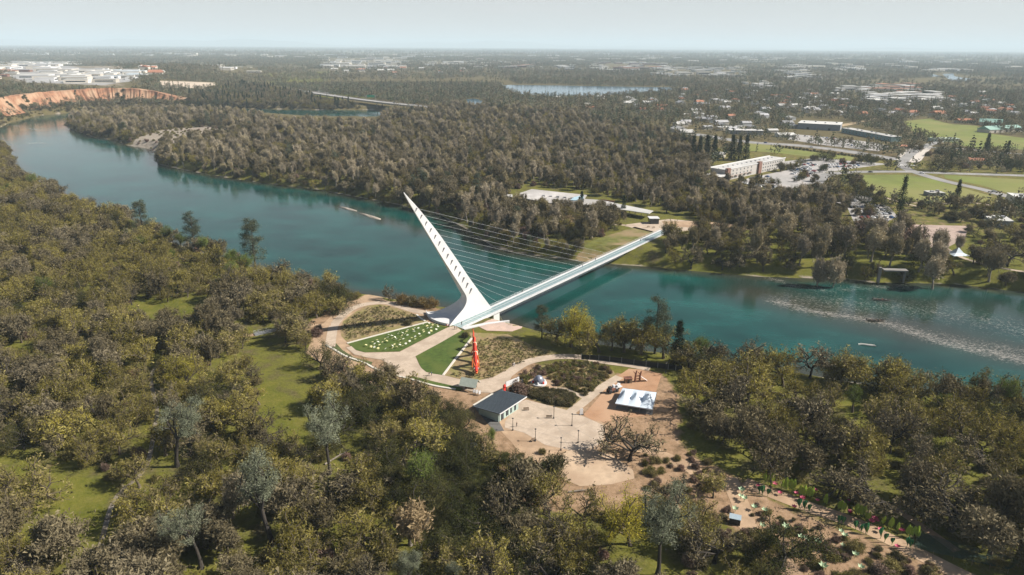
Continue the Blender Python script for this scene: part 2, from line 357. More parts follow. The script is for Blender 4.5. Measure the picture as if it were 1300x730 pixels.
def ground_material():
    m = bpy.data.materials.new('ground'); m.use_nodes = True; nt = m.node_tree; L = nt.links; b = nt.nodes['Principled BSDF']
    b.inputs['Roughness'].default_value = .95; b.inputs['Specular IOR Level'].default_value = .1
    g = N(nt, 'ShaderNodeNewGeometry'); at_ = N(nt, 'ShaderNodeAttribute', attribute_name='zone'); sp = N(nt, 'ShaderNodeSeparateColor'); L.new(at_.outputs['Color'], sp.inputs[0])
    def noise(s, d=5.0, r=.6):
        n = N(nt, 'ShaderNodeTexNoise', Scale=s, Detail=d, Roughness=r); L.new(g.outputs['Position'], n.inputs['Vector']); return n.outputs['Fac']
    def ramp(f, stops):
        r = N(nt, 'ShaderNodeValToRGB'); e = r.color_ramp.elements
        while len(e) < len(stops): e.new(.5)
        for k, (p, c) in enumerate(stops): e[k].position = p; e[k].color = (*c, 1)
        L.new(f, r.inputs['Fac']); return r.outputs['Color']
    def mix(f, a, c):
        x = N(nt, 'ShaderNodeMix', data_type='RGBA'); L.new(f, x.inputs['Factor']); L.new(a, x.inputs['A']); L.new(c, x.inputs['B']); return x.outputs['Result']
    def math_(op, a, c):
        n = N(nt, 'ShaderNodeMath', operation=op, use_clamp=(op in ('MULTIPLY', 'ADD', 'SUBTRACT')))
        for k, v in enumerate((a, c)):
            if isinstance(v, float): n.inputs[k].default_value = v
            else: L.new(v, n.inputs[k])
        return n.outputs[0]
    fine, mid, big = noise(.9), noise(.12), noise(.018, 3.0)
    litter = mix(noise(.35), ramp(fine, [(.3, (.07, .05, .028)), (.7, (.17, .125, .07))]), ramp(fine, [(.3, (.055, .055, .02)), (.7, (.115, .105, .04))]))
    grass = ramp(mid, [(.3, (.07, .08, .012)), (.5, (.11, .112, .016)), (.72, (.16, .14, .034))])
    grass = mix(math_('MULTIPLY', fine, .5), grass, ramp(fine, [(.4, (.05, .065, .012)), (.6, (.15, .14, .04))]))
    gmask = ramp(math_('SUBTRACT', math_('ADD', math_('MULTIPLY', sp.outputs[0], .62), math_('MULTIPLY', mid, .75)), .22), [(.38, (0, 0, 0)), (.56, (1, 1, 1))])
    c = mix(gmask, litter, grass)
    dirt = ramp(noise(.28, 7.0, .7), [(.3, (.10, .07, .04)), (.48, (.25, .165, .10)), (.72, (.36, .25, .165))])
    dmask = ramp(math_('SUBTRACT', math_('ADD', sp.outputs[1], math_('MULTIPLY', noise(.2), .8)), .4), [(.3, (0, 0, 0)), (.5, (1, 1, 1))])
    c = mix(dmask, c, dirt)
    rock = ramp(noise(.25, 8.0, .75), [(.32, (.13, .11, .085)), (.5, (.26, .222, .18)), (.7, (.36, .315, .27))])
    rmask = ramp(math_('SUBTRACT', math_('ADD', sp.outputs[2], math_('MULTIPLY', noise(.05), .8)), .4), [(.35, (0, 0, 0)), (.5, (1, 1, 1))])
    c = mix(rmask, c, rock)
    L.new(c, b.inputs['Base Color'])
    bp = N(nt, 'ShaderNodeBump', Strength=.5); bp.inputs['Distance'].default_value = .35; L.new(fine, bp.inputs['Height']); L.new(bp.outputs['Normal'], b.inputs['Normal'])
    return m
ground = struct(place('ground', me)); me.materials.append(ground_material())

# ---- the river: one level sheet in the carved bed, with shallows and broken water
wr = 150 * 1.017 ** np.arange(0, 160); wa = np.radians(np.arange(-50, 56, .5))
WA, WR = np.meshgrid(wa, wr); wx, wy = (WR * np.sin(WA)).ravel(), (WR * np.cos(WA)).ravel()
wsd = sdist(wx, wy, RIVER)
foam = np.zeros(len(wx)); rough_ = np.zeros(len(wx))
def foamline(pts, w, val):
    global foam
    l = smooth(P(pts, WATER_Z), 5); d = dist_line(wx, wy, l); foam = np.maximum(foam, val * np.exp(-(d / w) ** 2))
foamline([(985, 382), (1030, 395), (1080, 402), (1130, 412), (1190, 432), (1250, 447), (1320, 463)], 7, .86)
foamline([(1130, 412), (1200, 430), (1310, 450)], 10, .66)
foamline([(975, 352), (1005, 362), (1040, 368), (1090, 366), (1150, 364)], 5, .72)
foamline([(1020, 382), (1090, 388), (1160, 392), (1250, 408), (1320, 425)], 22, .55)
foamline([(20, 160), (45, 164)], 5, .95); foamline([(33, 182), (48, 181)], 5, .95); foamline([(52, 184), (70, 179), (88, 176)], 6, .75)
shallow = sstep(-16, -1, wsd) * .8
l = smooth(P([(960, 372), (1040, 392), (1130, 412), (1320, 455)], WATER_Z), 5); shallow = np.maximum(shallow, .75 * np.exp(-(dist_line(wx, wy, l) / 20) ** 2))
l = P([(430, 262), (500, 284), (560, 300)], WATER_Z); shallow = np.maximum(shallow, .6 * np.exp(-(dist_line(wx, wy, l) / 9) ** 2))
l = P([(1150, 385), (1320, 400)], WATER_Z); shallow = np.maximum(shallow, .45 * np.exp(-(dist_line(wx, wy, l) / 25) ** 2))
na2 = len(wa); keep = (wsd < 14).reshape(len(wr), na2); wid = np.arange(len(wx)).reshape(len(wr), na2)
kq = keep[:-1, :-1] | keep[1:, :-1] | keep[:-1, 1:] | keep[1:, 1:]
wq = np.stack([wid[:-1, :-1], wid[1:, :-1], wid[1:, 1:], wid[:-1, 1:]], -1)[kq]
used = np.unique(wq); remap = np.zeros(len(wx), int); remap[used] = np.arange(len(used))
me = bpy.data.meshes.new('river'); me.from_pydata(np.column_stack([wx, wy, np.full(len(wx), WATER_Z)])[used].tolist(), [], remap[wq][:, ::-1].tolist())
for nm, arr in (('foam', foam), ('shallow', shallow)):
    a = me.attributes.new(nm, 'FLOAT', 'POINT'); a.data.foreach_set('value', arr[used].astype(np.float32))
me.update()
def water_material(name, deep, foamy=True, bumpd=.12):
    m = bpy.data.materials.new(name); m.use_nodes = True; nt = m.node_tree; L = nt.links; b = nt.nodes['Principled BSDF']
    b.inputs['IOR'].default_value = 1.33; b.inputs['Specular IOR Level'].default_value = .36
    g = N(nt, 'ShaderNodeNewGeometry')
    mp = N(nt, 'ShaderNodeMapping'); mp.inputs['Scale'].default_value = (1, 1.6, 1); mp.inputs['Rotation'].default_value = (0, 0, R(25)); L.new(g.outputs['Position'], mp.inputs['Vector'])
    n1 = N(nt, 'ShaderNodeTexNoise', Scale=.42, Detail=4.0, Roughness=.6); n2 = N(nt, 'ShaderNodeTexNoise', Scale=.022, Detail=6.0, Roughness=.6)
    L.new(mp.outputs[0], n1.inputs['Vector']); L.new(mp.outputs[0], n2.inputs['Vector'])
    r = N(nt, 'ShaderNodeValToRGB'); e = r.color_ramp.elements; e[0].position = .35; e[1].position = .7
    e[0].color = tuple(x * .5 for x in deep) + (1,); e[1].color = (deep[0] * 2.2, deep[1] * 1.25, deep[2] * 1.25, 1)
    L.new(n2.outputs['Fac'], r.inputs['Fac']); col = r.outputs['Color']
    if foamy:
        def att(k): return N(nt, 'ShaderNodeAttribute', attribute_name=k).outputs['Fac']
        x = N(nt, 'ShaderNodeMix', data_type='RGBA'); L.new(att('shallow'), x.inputs['Factor']); L.new(col, x.inputs['A']); x.inputs['B'].default_value = (.042, .034, .022, 1)
        mp3 = N(nt, 'ShaderNodeMapping'); mp3.inputs['Scale'].default_value = (1, 2.0, 1); mp3.inputs['Rotation'].default_value = (0, 0, R(38)); L.new(g.outputs['Position'], mp3.inputs['Vector'])
        n3 = N(nt, 'ShaderNodeTexNoise', Scale=.8, Detail=7.0, Roughness=.7); L.new(mp3.outputs[0], n3.inputs['Vector'])
        ad = N(nt, 'ShaderNodeMath', operation='MULTIPLY_ADD'); L.new(att('foam'), ad.inputs[0]); ad.inputs[1].default_value = .3; L.new(n3.outputs['Fac'], ad.inputs[2])
        fr = N(nt, 'ShaderNodeValToRGB'); fr.color_ramp.elements[0].position = .675; fr.color_ramp.elements[1].position = 1.02; L.new(ad.outputs[0], fr.inputs['Fac'])
        y = N(nt, 'ShaderNodeMix', data_type='RGBA'); L.new(fr.outputs['Color'], y.inputs['Factor']); L.new(x.outputs['Result'], y.inputs['A']); y.inputs['B'].default_value = (.46, .42, .385, 1); col = y.outputs['Result']
        rr = N(nt, 'ShaderNodeMapRange'); rr.inputs['To Min'].default_value = .06; rr.inputs['To Max'].default_value = .7; L.new(fr.outputs['Color'], rr.inputs['Value']); L.new(rr.outputs['Result'], b.inputs['Roughness'])
    else: b.inputs['Roughness'].default_value = .12
    L.new(col, b.inputs['Base Color'])
    n5 = N(nt, 'ShaderNodeTexNoise', Scale=.06, Detail=3.0); L.new(mp.outputs[0], n5.inputs['Vector'])
    wv = N(nt, 'ShaderNodeMath', operation='MULTIPLY'); L.new(n1.outputs['Fac'], wv.inputs[0]); L.new(n5.outputs['Fac'], wv.inputs[1])
    bp = N(nt, 'ShaderNodeBump', Strength=.6); bp.inputs['Distance'].default_value = bumpd * 1.5; L.new(wv.outputs[0], bp.inputs['Height']); L.new(bp.outputs['Normal'], b.inputs['Normal'])
    return m
river = struct(place('river', me)); me.materials.append(water_material('river_water', (.003, .058, .050)))
lake_m = water_material('lake_water', (.03, .12, .18), False, .05)

def sheet(name, poly, dz, m, cell=0, z=0.0, parent=None, world=False):
    q = poly if world else P(poly, z)
    bm = bmesh.new(); f = bm.faces.new([bm.verts.new((a, b, 0)) for a, b in q])
    if f.normal.z < 0 or sum(q[i][0] * q[(i + 1) % len(q)][1] - q[(i + 1) % len(q)][0] * q[i][1] for i in range(len(q))) < 0: bmesh.ops.reverse_faces(bm, faces=[f])
    bmesh.ops.triangulate(bm, faces=bm.faces[:])
    if cell:
        lo, hi = q.min(0), q.max(0)
        for ax in (0, 1):
            t = math.ceil(lo[ax] / cell) * cell
            while t < hi[ax]:
                co, no = [0, 0, 0], [0, 0, 0]; co[ax] = t; no[ax] = 1
                bmesh.ops.bisect_plane(bm, geom=bm.verts[:] + bm.edges[:] + bm.faces[:], plane_co=co, plane_no=no); t += cell
    bm.verts.ensure_lookup_table()
    xs = np.array([v.co.x for v in bm.verts]); ys = np.array([v.co.y for v in bm.verts]); zs = height(xs, ys)
    for v, h in zip(bm.verts, zs): v.co.z = h + dz
    me = bpy.data.meshes.new(name); bm.to_mesh(me); bm.free(); me.materials.append(m)
    o = place(name, me, parent)
    return o if parent else struct(o)
def ribbon(name, pts, width, dz, m, k=5, z=0.0, world=False, parent=None, flat=None):
    q = smooth(pts if world else P(pts, z), k)
    d = np.gradient(q, axis=0); d /= np.linalg.norm(d, axis=1)[:, None] + 1e-9; nrm = np.column_stack([-d[:, 1], d[:, 0]])
    cols = [q + nrm * width * t for t in (.5, .17, -.17, -.5)]
    rows = []
    zz = [height(c[:, 0], c[:, 1]) if flat is None else np.full(len(c), flat) for c in cols]
    for i in range(len(q)): rows.append([(c[i, 0], c[i, 1], zc[i] + dz) for c, zc in zip(cols, zz)])
    mb = MB().loft(rows); o = mb.build(name, m, parent)
    return o if parent else struct(o)
def lines(name, pts, width, dz, m, dash=0, gap=0, parent=None):
    """painted road line, dashed if asked"""
    q = smooth(P(pts), 6); mb = MB(); acc = 0
    for a, b in zip(q[:-1], q[1:]):
        L_ = np.linalg.norm(b - a); d = (b - a) / max(L_, 1e-6); n = np.array([-d[1], d[0]]) * width / 2
        t = 0
        while t < L_:
            e = min(L_, t + (dash or L_)); p, r = a + d * t, a + d * e
            mb.add([(p[0] + n[0], p[1] + n[1], dz), (r[0] + n[0], r[1] + n[1], dz), (r[0] - n[0], r[1] - n[1], dz), (p[0] - n[0], p[1] - n[1], dz)], [(3, 2, 1, 0)]); t = e + gap
    return struct(mb.build(name, m, parent))

# paths, lawns and beds of the garden by the bridge
c5 = lambda *a: [(400 + x / 5.2125, 360 + y / 5.2125) for x, y in a]
c3 = lambda *a: [(480 + x / 3.042, 380 + y / 3.042) for x, y in a]
c4 = lambda *a: [(600 + x / 4.5615, 440 + y / 4.5615) for x, y in a]
sheet('dirt_clearing', c5((-30, 390), (60, 260), (150, 170), (260, 110), (330, 75), (400, 60), (480, 85), (600, 130), (760, 170), (730, 200), (700, 260), (200, 420), (300, 540), (420, 600), (640, 700), (760, 780), (560, 800), (380, 700), (200, 600), (30, 520), (-60, 460)), .02, sand_m, 6)
sheet('garden_bed', c5((165, 300), (185, 250), (250, 200), (330, 150), (430, 138), (520, 155), (610, 185), (700, 215), (745, 250), (215, 390), (175, 350)), .05, mulch, 5)
ribbon('garden_path', c5((100, 420), (112, 330), (130, 270), (200, 195), (290, 148), (400, 128), (490, 130), (560, 150), (650, 178), (745, 196)), 4.2, .07, concrete)
sheet('lawn', c5((212, 396), (480, 325), (745, 257), (800, 268), (872, 295), (720, 368), (560, 450), (450, 453), (330, 456), (270, 440)), .09, lawn_m)
sheet('lawn', c5((665, 480), (820, 395), (970, 310), (1005, 335), (1036, 362), (940, 488), (848, 607), (780, 597), (735, 585), (705, 560), (690, 535)), .09, lawn_m)
sheet('garden_bed', c3((365, 158), (350, 128), (500, 135), (600, 180), (684, 205), (690, 218), (600, 228), (540, 255), (480, 290), (425, 318), (340, 312), (250, 292)), .045, mulch, 6)
sheet('plaza', c5((880, 290), (930, 282), (970, 312), (820, 398), (664, 482), (690, 540), (705, 562), (735, 587), (780, 598), (850, 608), (980, 640), (1090, 640), (1180, 620), (1270, 570), (1330, 560), (1290, 640), (1240, 690), (1180, 725), (1060, 720), (940, 690),
                   (780, 655), (640, 625), (540, 610), (500, 575), (480, 530), (440, 505), (340, 490), (260, 470), (205, 425), (240, 415), (270, 442), (330, 458), (450, 456), (560, 453), (720, 370)), .11, concrete)
ribbon('garden_path', c3((400, 335), (450, 325), (500, 290), (560, 250), (620, 232), (700, 222), (790, 225), (870, 240), (960, 252), (1050, 268)), 4.6, .125, concrete)
sheet('lawn', c5((640, 612), (780, 648), (930, 682), (985, 692), (960, 712), (880, 700), (780, 672), (645, 634)), .13, lawn_m)
sheet('lawn', c5((75, 400), (130, 385), (180, 440), (260, 490), (380, 520), (370, 545), (250, 510), (140, 455)), .06, mat('bed_grass', (.07, .085, .03), .95, .3, .5))
def curb(pts, w=.8, h=.18, label='', dz=.0):
    q = smooth(P(pts), 6); d = np.gradient(q, axis=0); d /= np.linalg.norm(d, axis=1)[:, None] + 1e-9; n = np.column_stack([-d[:, 1], d[:, 0]]) * w / 2
    rows = [[(a[0] + e[0], a[1] + e[1], 0), (a[0] + e[0], a[1] + e[1], h + dz), (a[0] - e[0], a[1] - e[1], h + dz), (a[0] - e[0], a[1] - e[1], 0)] for a, e in zip(q, n)]
    mb = MB().loft(rows); mb.add(rows[0], [(0, 1, 2, 3)]); mb.add(rows[-1], [(3, 2, 1, 0)])
    return tag(mb.build('curb', concrete_edge), label, 'curb', 'white garden curbs')
curb(c5((212, 397), (480, 325), (745, 256)), .9, .28, 'straight white curb along the upper edge of the flowered lawn')
curb(c5((672, 206), (700, 232), (728, 250)), .9, .3, 'short white curb beside the curved foot wall of the pylon')
curb(c5((1037, 363), (940, 487), (848, 608)), .9, .28, 'straight white curb between the plain lawn and the planted bed')
curb(c5((72, 408), (130, 440), (200, 480), (320, 524), (400, 566)), .9, .28, 'curved white curb at the woodland edge of the plaza')
curb(c5((400, 567), (500, 602), (640, 636), (780, 676), (930, 702)), .9, .3, 'curved white curb below the thin grass strip near the kiosk')
# play ground, paved court, gravel
sheet('sand_court', c4((150, 440), (260, 330), (560, 380), (720, 420), (800, 470), (790, 560), (720, 600), (560, 640), (470, 660), (400, 700), (330, 690), (230, 560), (165, 490)), .03, sand_m, 8)
court = sheet('court', c4((265, 325), (310, 308), (560, 372), (600, 388), (700, 430), (755, 455), (770, 500), (745, 560), (690, 590), (560, 600), (420, 570), (300, 500), (185, 470), (190, 432)), .07, concrete)
for a in (((310, 312), (745, 560)), ((190, 440), (690, 588)), ((560, 375), (300, 500)), ((690, 428), (420, 568)), ((430, 340), (560, 598)), ((250, 345), (700, 585))):
    lines('paving_joint', c4(*a), .12, .078, mat('joint_grout', (.30, .26, .22), .9))  # joints in a grout colour darker than the paving
sheet('play_ground', c4((690, 425), (640, 395), (700, 330), (800, 210), (850, 165), (905, 128), (1000, 135), (1095, 158), (1062, 262), (1010, 400), (830, 420), (770, 440)), .045, orange_dirt, 8)
ribbon('garden_path', c4((560, 385), (640, 325), (730, 250), (800, 205), (850, 175)), 3.6, .08, concrete)
sheet('garden_bed', c4((235, 215), (290, 160), (370, 120), (480, 92), (680, 82), (815, 140), (830, 168), (740, 238), (640, 320), (555, 372), (310, 300), (255, 262)), .035, mulch, 6)
ribbon('garden_path', c4((430, 250), (520, 245), (590, 270), (650, 300)), 1.8, .06, concrete)
sheet('dirt_clearing', c4((340, 150), (450, 180), (490, 235), (430, 262), (380, 240), (320, 200)), .055, sand_m)
sheet('sand_circle', c3((690, 640), (720, 590), (790, 570), (900, 600), (985, 660), (990, 692), (900, 715), (780, 722), (705, 690)), .05, mat('pale_sand', (.44, .33, .23), .95, .2, .3, c2=(.35, .25, .17)), 8)
ribbon('dirt_path', c3((980, 570), (1040, 580), (1100, 605), (1180, 640), (1270, 690), (1350, 730)), 5, .06, sand_m)
ribbon('dirt_path', [(925, 606), (940, 640), (952, 672), (985, 700), (1010, 735)], 5, .05, sand_m)
ribbon('dirt_path', [(945, 612), (985, 628), (1030, 645), (1080, 662), (1130, 685), (1200, 720), (1260, 750)], 5, .06, sand_m)
ribbon('dirt_path', [(1085, 625), (1130, 643), (1170, 668), (1215, 700)], 2.5, .05, sand_m)
ribbon('gravel_path', [(262, 437), (215, 455), (192, 477), (199, 517), (196, 545), (185, 594), (149, 630), (134, 668), (120, 740)], 1.3, .08, mat('woodland_gravel', (.24, .21, .175), .95, .3, .5, c2=(.15, .125, .09)))
ribbon('dirt_path', [(262, 436), (300, 428), (325, 425)], 3, .09, sand_m)
ribbon('dirt_path', [(363, 416), (395, 414), (420, 412)], 3.4, .09, sand_m)
sheet('shore_apron', [(625, 404), (650, 404.5), (664, 412.5), (662, 417), (650, 421), (618, 420), (606, 414)], .12, mat('pink_concrete', (.46, .34, .28), .9, .15, .4, c2=(.38, .29, .25)), 3)

# south bank
sheet('plaza', [(795, 285), (850, 278), (882, 281), (885, 292), (846, 296), (837, 297), (793, 287)], .05, concrete, 8)
ribbon('garden_path', [(660, 279), (692, 281.5), (740, 283), (795, 286)], 3, .05, concrete)
sheet('dirt_clearing', [(840, 281), (890, 281), (970, 288), (968, 293), (900, 289), (845, 288)], .06, sand_m, 10)
sheet('meadow', [(716, 324), (735, 313), (762, 302), (806, 288), (830, 294), (800, 309), (770, 321), (752, 327)], .05, meadow_m, 8)
sheet('sports_field', [(1081, 222), (1150, 222), (1180, 226.5), (1259, 249), (1253, 256.5), (1229, 255), (1190, 256.6), (1147, 255), (1110, 246), (1087, 234)], .06, field_m)
sheet('sports_field', [(1198, 222), (1300, 228), (1400, 236), (1400, 262), (1300, 250), (1271, 243), (1247, 235.5), (1200, 226)], .06, field_m)
sheet('sports_field', [(1147, 154), (1180, 150.5), (1205, 157), (1241, 160), (1253, 169), (1298, 175), (1420, 190), (1400, 200), (1300, 190), (1241, 189), (1180, 175), (1150, 163)], .06, field_m)
sheet('grass_verge', [(946, 181), (985, 185), (1030, 192), (1085, 199), (1080, 204), (1030, 199), (985, 194), (935, 190)], .06, field_m)
sheet('parking_lot', [(995, 205), (1040, 200), (1085, 205), (1130, 208), (1090, 213), (1055, 218), (1035, 228), (1022, 240), (1005, 245), (985, 236), (940, 232), (950, 226), (1000, 216)], .06, pale_asphalt)
sheet('parking_lot', [(1075, 262), (1100, 257), (1128, 262), (1140, 275), (1115, 286), (1085, 284)], .06, pale_asphalt)
sheet('parking_lot', [(1060, 240), (1085, 246), (1110, 252), (1095, 262), (1060, 258), (1040, 250)], .05, pale_asphalt)
sheet('dirt_clearing', [(1115, 290), (1160, 285), (1230, 287), (1225, 303), (1195, 318), (1140, 302)], .05, mat('pinkish_gravel', (.34, .26, .22), .95, .2, .1, c2=(.28, .22, .18)))
sheet('parking_lot', [(1005, 170), (1060, 175), (1110, 181), (1130, 186), (1115, 192), (1050, 185), (1000, 177)], .05, pale_asphalt)
road_m = mat('road_asphalt', (.22, .215, .21), .9, .12, .15, c2=(.26, .25, .245))
ribbon('road', [(880, 170), (946, 180), (1010, 184.5), (1060, 190), (1100, 196), (1140, 203)], 22, .08, road_m)
ribbon('road', [(1000, 250), (1022, 245), (1036, 232), (1052, 221.5), (1085, 218.5), (1150, 218), (1200, 220), (1300, 223), (1420, 228)], 12, .1, road_m)
ribbon('road', [(1200, 178), (1170, 187), (1152, 199), (1146, 210), (1160, 218), (1200, 230), (1245, 240), (1290, 252), (1340, 262)], 11, .12, road_m)
sheet('plaza', [(1140, 196), (1160, 184), (1184, 186), (1176, 195), (1168, 206), (1138, 207)], .09, mat('bridge_paving', (.48, .44, .40), .9, .1, .2))
ribbon('road', [(1170, 187), (1220, 189), (1300, 196), (1420, 204)], 9, .1, road_m)
ribbon('garden_path', [(1145, 257), (1190, 258.5), (1240, 258), (1262, 262)], 3, .08, concrete)
ribbon('garden_path', [(1085, 232), (1092, 238), (1100, 243), (1140, 256), (1165, 262)], 3, .085, concrete)
ribbon('garden_path', [(1170, 302), (1200, 315), (1230, 330), (1300, 345), (1400, 352)], 3, .06, concrete)
ribbon('dirt_path', [(1065, 160), (1100, 153), (1118, 150)], 14, .06, mat('dry_grass_track', (.36, .27, .16), .95, .2, .1))
paint_w = mat('road_paint', (.75, .75, .72), .7, .08, 1)
for off, pts in ((0, [(1150, 218), (1200, 220), (1300, 223)]), (1, [(946, 180), (1010, 184.5), (1060, 190), (1100, 196), (1140, 203)])):
    lines('road_line', pts, .5, .13, paint_w, 6, 8)
zb = MB()
for k in range(7):
    a = at(1142 + k * 3.4, 209.5 + k * .1); zb.box((a.x, a.y, .14), (1.6, 5, .01), R(10))
struct(zb.build('crosswalk', paint_w))

# water further off
def water(poly, name='lake'): return sheet(name, poly, .35, lake_m)
water([(630, 109), (645, 108), (700, 108.5), (760, 109.5), (850, 111), (858, 113), (840, 116), (800, 119), (760, 121), (700, 122), (662, 120), (645, 114)])
water([(592, 126), (604, 125.5), (613, 128), (610, 133), (596, 135)], 'pond')
water([(1176, 95), (1187, 94.5), (1195, 97), (1180, 97.5)], 'lake'); water([(1196, 94), (1210, 93), (1212, 97), (1232, 100), (1228, 103.5), (1206, 102)], 'lake')

# orange bluffs
cl = smooth(CLIFF, 3); rng = np.random.default_rng(5)
s_ = np.concatenate([[0], np.cumsum(np.linalg.norm(np.diff(cl, axis=0), axis=1))])
t_ = np.linspace(0, s_[-1], 700); cx_, cy_ = np.interp(t_, s_, cl[:, 0]), np.interp(t_, s_, cl[:, 1])
dx_, dy_ = np.gradient(cx_), np.gradient(cy_); ln = np.hypot(dx_, dy_); nx_, ny_ = dy_ / ln, -dx_ / ln
if ny_.mean() > 0: nx_, ny_ = -nx_, -ny_
gul = 8 * np.abs(wiggle(t_, t_ * 0, 4.2, 2)) + 8 * wiggle(t_, t_ * 0 + 3, 15, 1) + 2.5 * wiggle(t_, t_ * 0, 1.7, 4)
rows = []
fade_ = sstep(0, 60, t_) * sstep(0, 130, t_[-1] - t_)
for k in range(11):
    f = k / 10; zc = 2 + 26.6 * f; outw = 13 * (1 - f) ** 1.6 + 1.0
    rows.append([(cx_[i] + nx_[i] * (outw + (gul[i] + 2) * (1 - f * .75)), cy_[i] + ny_[i] * (outw + (gul[i] + 2) * (1 - f * .75)), (zc + (1.3 * math.sin(t_[i] / 21) + .8 * math.sin(t_[i] / 7)) * f) * (.35 + .65 * fade_[i]) - 3 * (1 - fade_[i])) for i in range(len(t_))])
rows.append([(cx_[i] - nx_[i] * 8, cy_[i] - ny_[i] * 8, 28.4 * (.35 + .65 * fade_[i])) for i in range(len(t_))])
cliff_mat = mat('eroded_orange_bluff', (.24, .12, .068), .95, .5, .16, c2=(.35, .225, .145), bump=.8)
struct(MB().loft(rows).build('cliff', cliff_mat))
CLIFF_ROWS = rows

# gravel bars out in the river
for pts, lab in (([(429, 262.3), (436, 263), (451, 267), (452, 268.2), (440, 266)], 'longer pale gravel bar in the river, upstream of its twin'), ([(453, 269.6), (462, 271.3), (482, 277.2), (480, 278.6), (466, 275)], 'pale gravel bar in the river, the one nearer the pylon')):
    q = P(pts, WATER_Z); c = q.mean(0); mb = MB(); n = len(q)
    q2 = smooth(np.vstack([q, q[:1]]), 4)[:-1]; rr = random.Random(3)
    ring = lambda f, z: [(c[0] + (x - c[0]) * f, c[1] + (y - c[1]) * f, z + rr.uniform(-.12, .12)) for x, y in q2]
    rows = [ring(1.08, WATER_Z - .5), ring(1.0, WATER_Z + .1), ring(.7, WATER_Z + .55), ring(.3, WATER_Z + .75)]
    mb.loft(rows, closed=True); mb.add(rows[-1], [tuple(range(len(rows[-1])))])
    tag(mb.build('gravel_bar', gravel_m), lab, 'gravel bar', 'gravel bars in the river')
# far hills beyond the valley
hm = mat('distant_hill', (.16, .18, .18), .95, .2, .0005)
for (u0, u1, D, hpx, sd0) in ((-120, 460, 38000, 10, 1), (380, 900, 42000, 7, 4), (760, 1500, 36000, 3, 8)):
    n = 120; mb = MB(); rows = [[], [], []]
    for i in range(n):
        t = i / (n - 1); u = u0 + (u1 - u0) * t; x = (u - 650) / FPX * D
        e = math.sin(math.pi * t) ** .5; nz_ = .55 + .25 * math.sin(t * 9 + sd0) + .13 * math.sin(t * 23 + sd0 * 2) + .07 * math.sin(t * 51 + sd0) + .25 * math.exp(-((t - .47) / .05) ** 2)
        hh = hpx / FPX * D * e * nz_ + 60
        rows[0].append((x, D, -50)); rows[1].append((x, D + 900, hh)); rows[2].append((x, D + 4000, -50))
    mb.loft(rows); struct(mb.build('hills', hm, smooth=True))

# ================================================================== VEGETATION
bark = mat('bark', (.085, .068, .05), .95, .3, 3); bark_pale = mat('pale_bark', (.20, .175, .145), .95, .25, 3); bark_dark = mat('dark_bark', (.04, .034, .028), .95, .3, 3)
LEAF = dict(
    oak=leafmat('oak_buds', (.225, .186, .024), (.385, .325, .046), (.165, .162, .03), .25, .36),
    bare=leafmat('bare_twigs', (.098, .082, .046), (.175, .146, .084), (.20, .17, .115), .1, .26),
    olive=leafmat('olive_twigs', (.13, .113, .036), (.225, .195, .064), (.18, .145, .075), .1, .34),
    pale=leafmat('pale_twigs', (.22, .185, .13), (.40, .345, .26), (.24, .20, .085), .1, .34),
    pine=leafmat('gray_needles', (.125, .14, .088), (.25, .265, .185), (.18, .19, .125)),
    live=leafmat('live_oak_leaves', (.018, .024, .009), (.082, .087, .028), (.10, .09, .034)),
    conifer=leafmat('dark_needles', (.010, .018, .010), (.032, .046, .022), (.03, .04, .02)),
    willow=leafmat('willow_leaves', (.20, .18, .024), (.38, .33, .05), (.26, .23, .05)),
    riverpine=leafmat('river_pine_needles', (.055, .068, .042), (.13, .145, .095), (.09, .10, .06)),
    shrub=leafmat('shrub_leaves', (.075, .072, .024), (.16, .145, .05), (.16, .12, .065)),
    redtwig=leafmat('reddish_twigs', (.14, .10, .075), (.25, .185, .145), (.17, .10, .08), .1),
    orange=leafmat('rusty_leaves', (.16, .11, .03), (.27, .16, .045), (.15, .14, .03)),
    fresh=leafmat('fresh_leaves', (.085, .12, .025), (.16, .20, .05), (.12, .15, .04)),
    tan=leafmat('dry_twigs', (.19, .145, .08), (.29, .225, .13), (.22, .16, .09), .1),
    town=leafmat('town_foliage', (.045, .060, .034), (.125, .138, .078), (.23, .195, .145), .15, .4))

def norm(v): return v / (np.linalg.norm(v) + 1e-9)
def leaf_cloud(mb, tone, centres, n, spread, size, rng, m=0, flat=.8, tones=None, base=None):
    """n small two-triangle leaves round each centre"""
    C = np.repeat(np.array(centres), n, 0); k = len(C)
    off = rng.normal(0, 1, (k, 3)) * spread; off[:, 2] *= flat
    p = C + off
    a = rng.normal(0, 1, (k, 3)); a /= np.linalg.norm(a, axis=1)[:, None]
    b = np.cross(a, rng.normal(0, 1, (k, 3))); b /= np.linalg.norm(b, axis=1)[:, None] + 1e-9
    s = size * rng.uniform(.6, 1.3, k)[:, None]
    o = len(mb.v); a = a * s; b = b * s * .6
    V = np.stack([p - a, p + b, p + a, p - b], 1).reshape(-1, 3)
    mb.v.extend(map(tuple, V.tolist())); f = o + np.arange(k * 4).reshape(-1, 4); mb.f.extend(map(tuple, f.tolist())); mb.m.extend([m] * k)
    tb = np.repeat(rng.uniform(0, .6, len(centres)) if base is None else base, n)
    tone.extend((tb + rng.uniform(0, .4, k)).tolist())
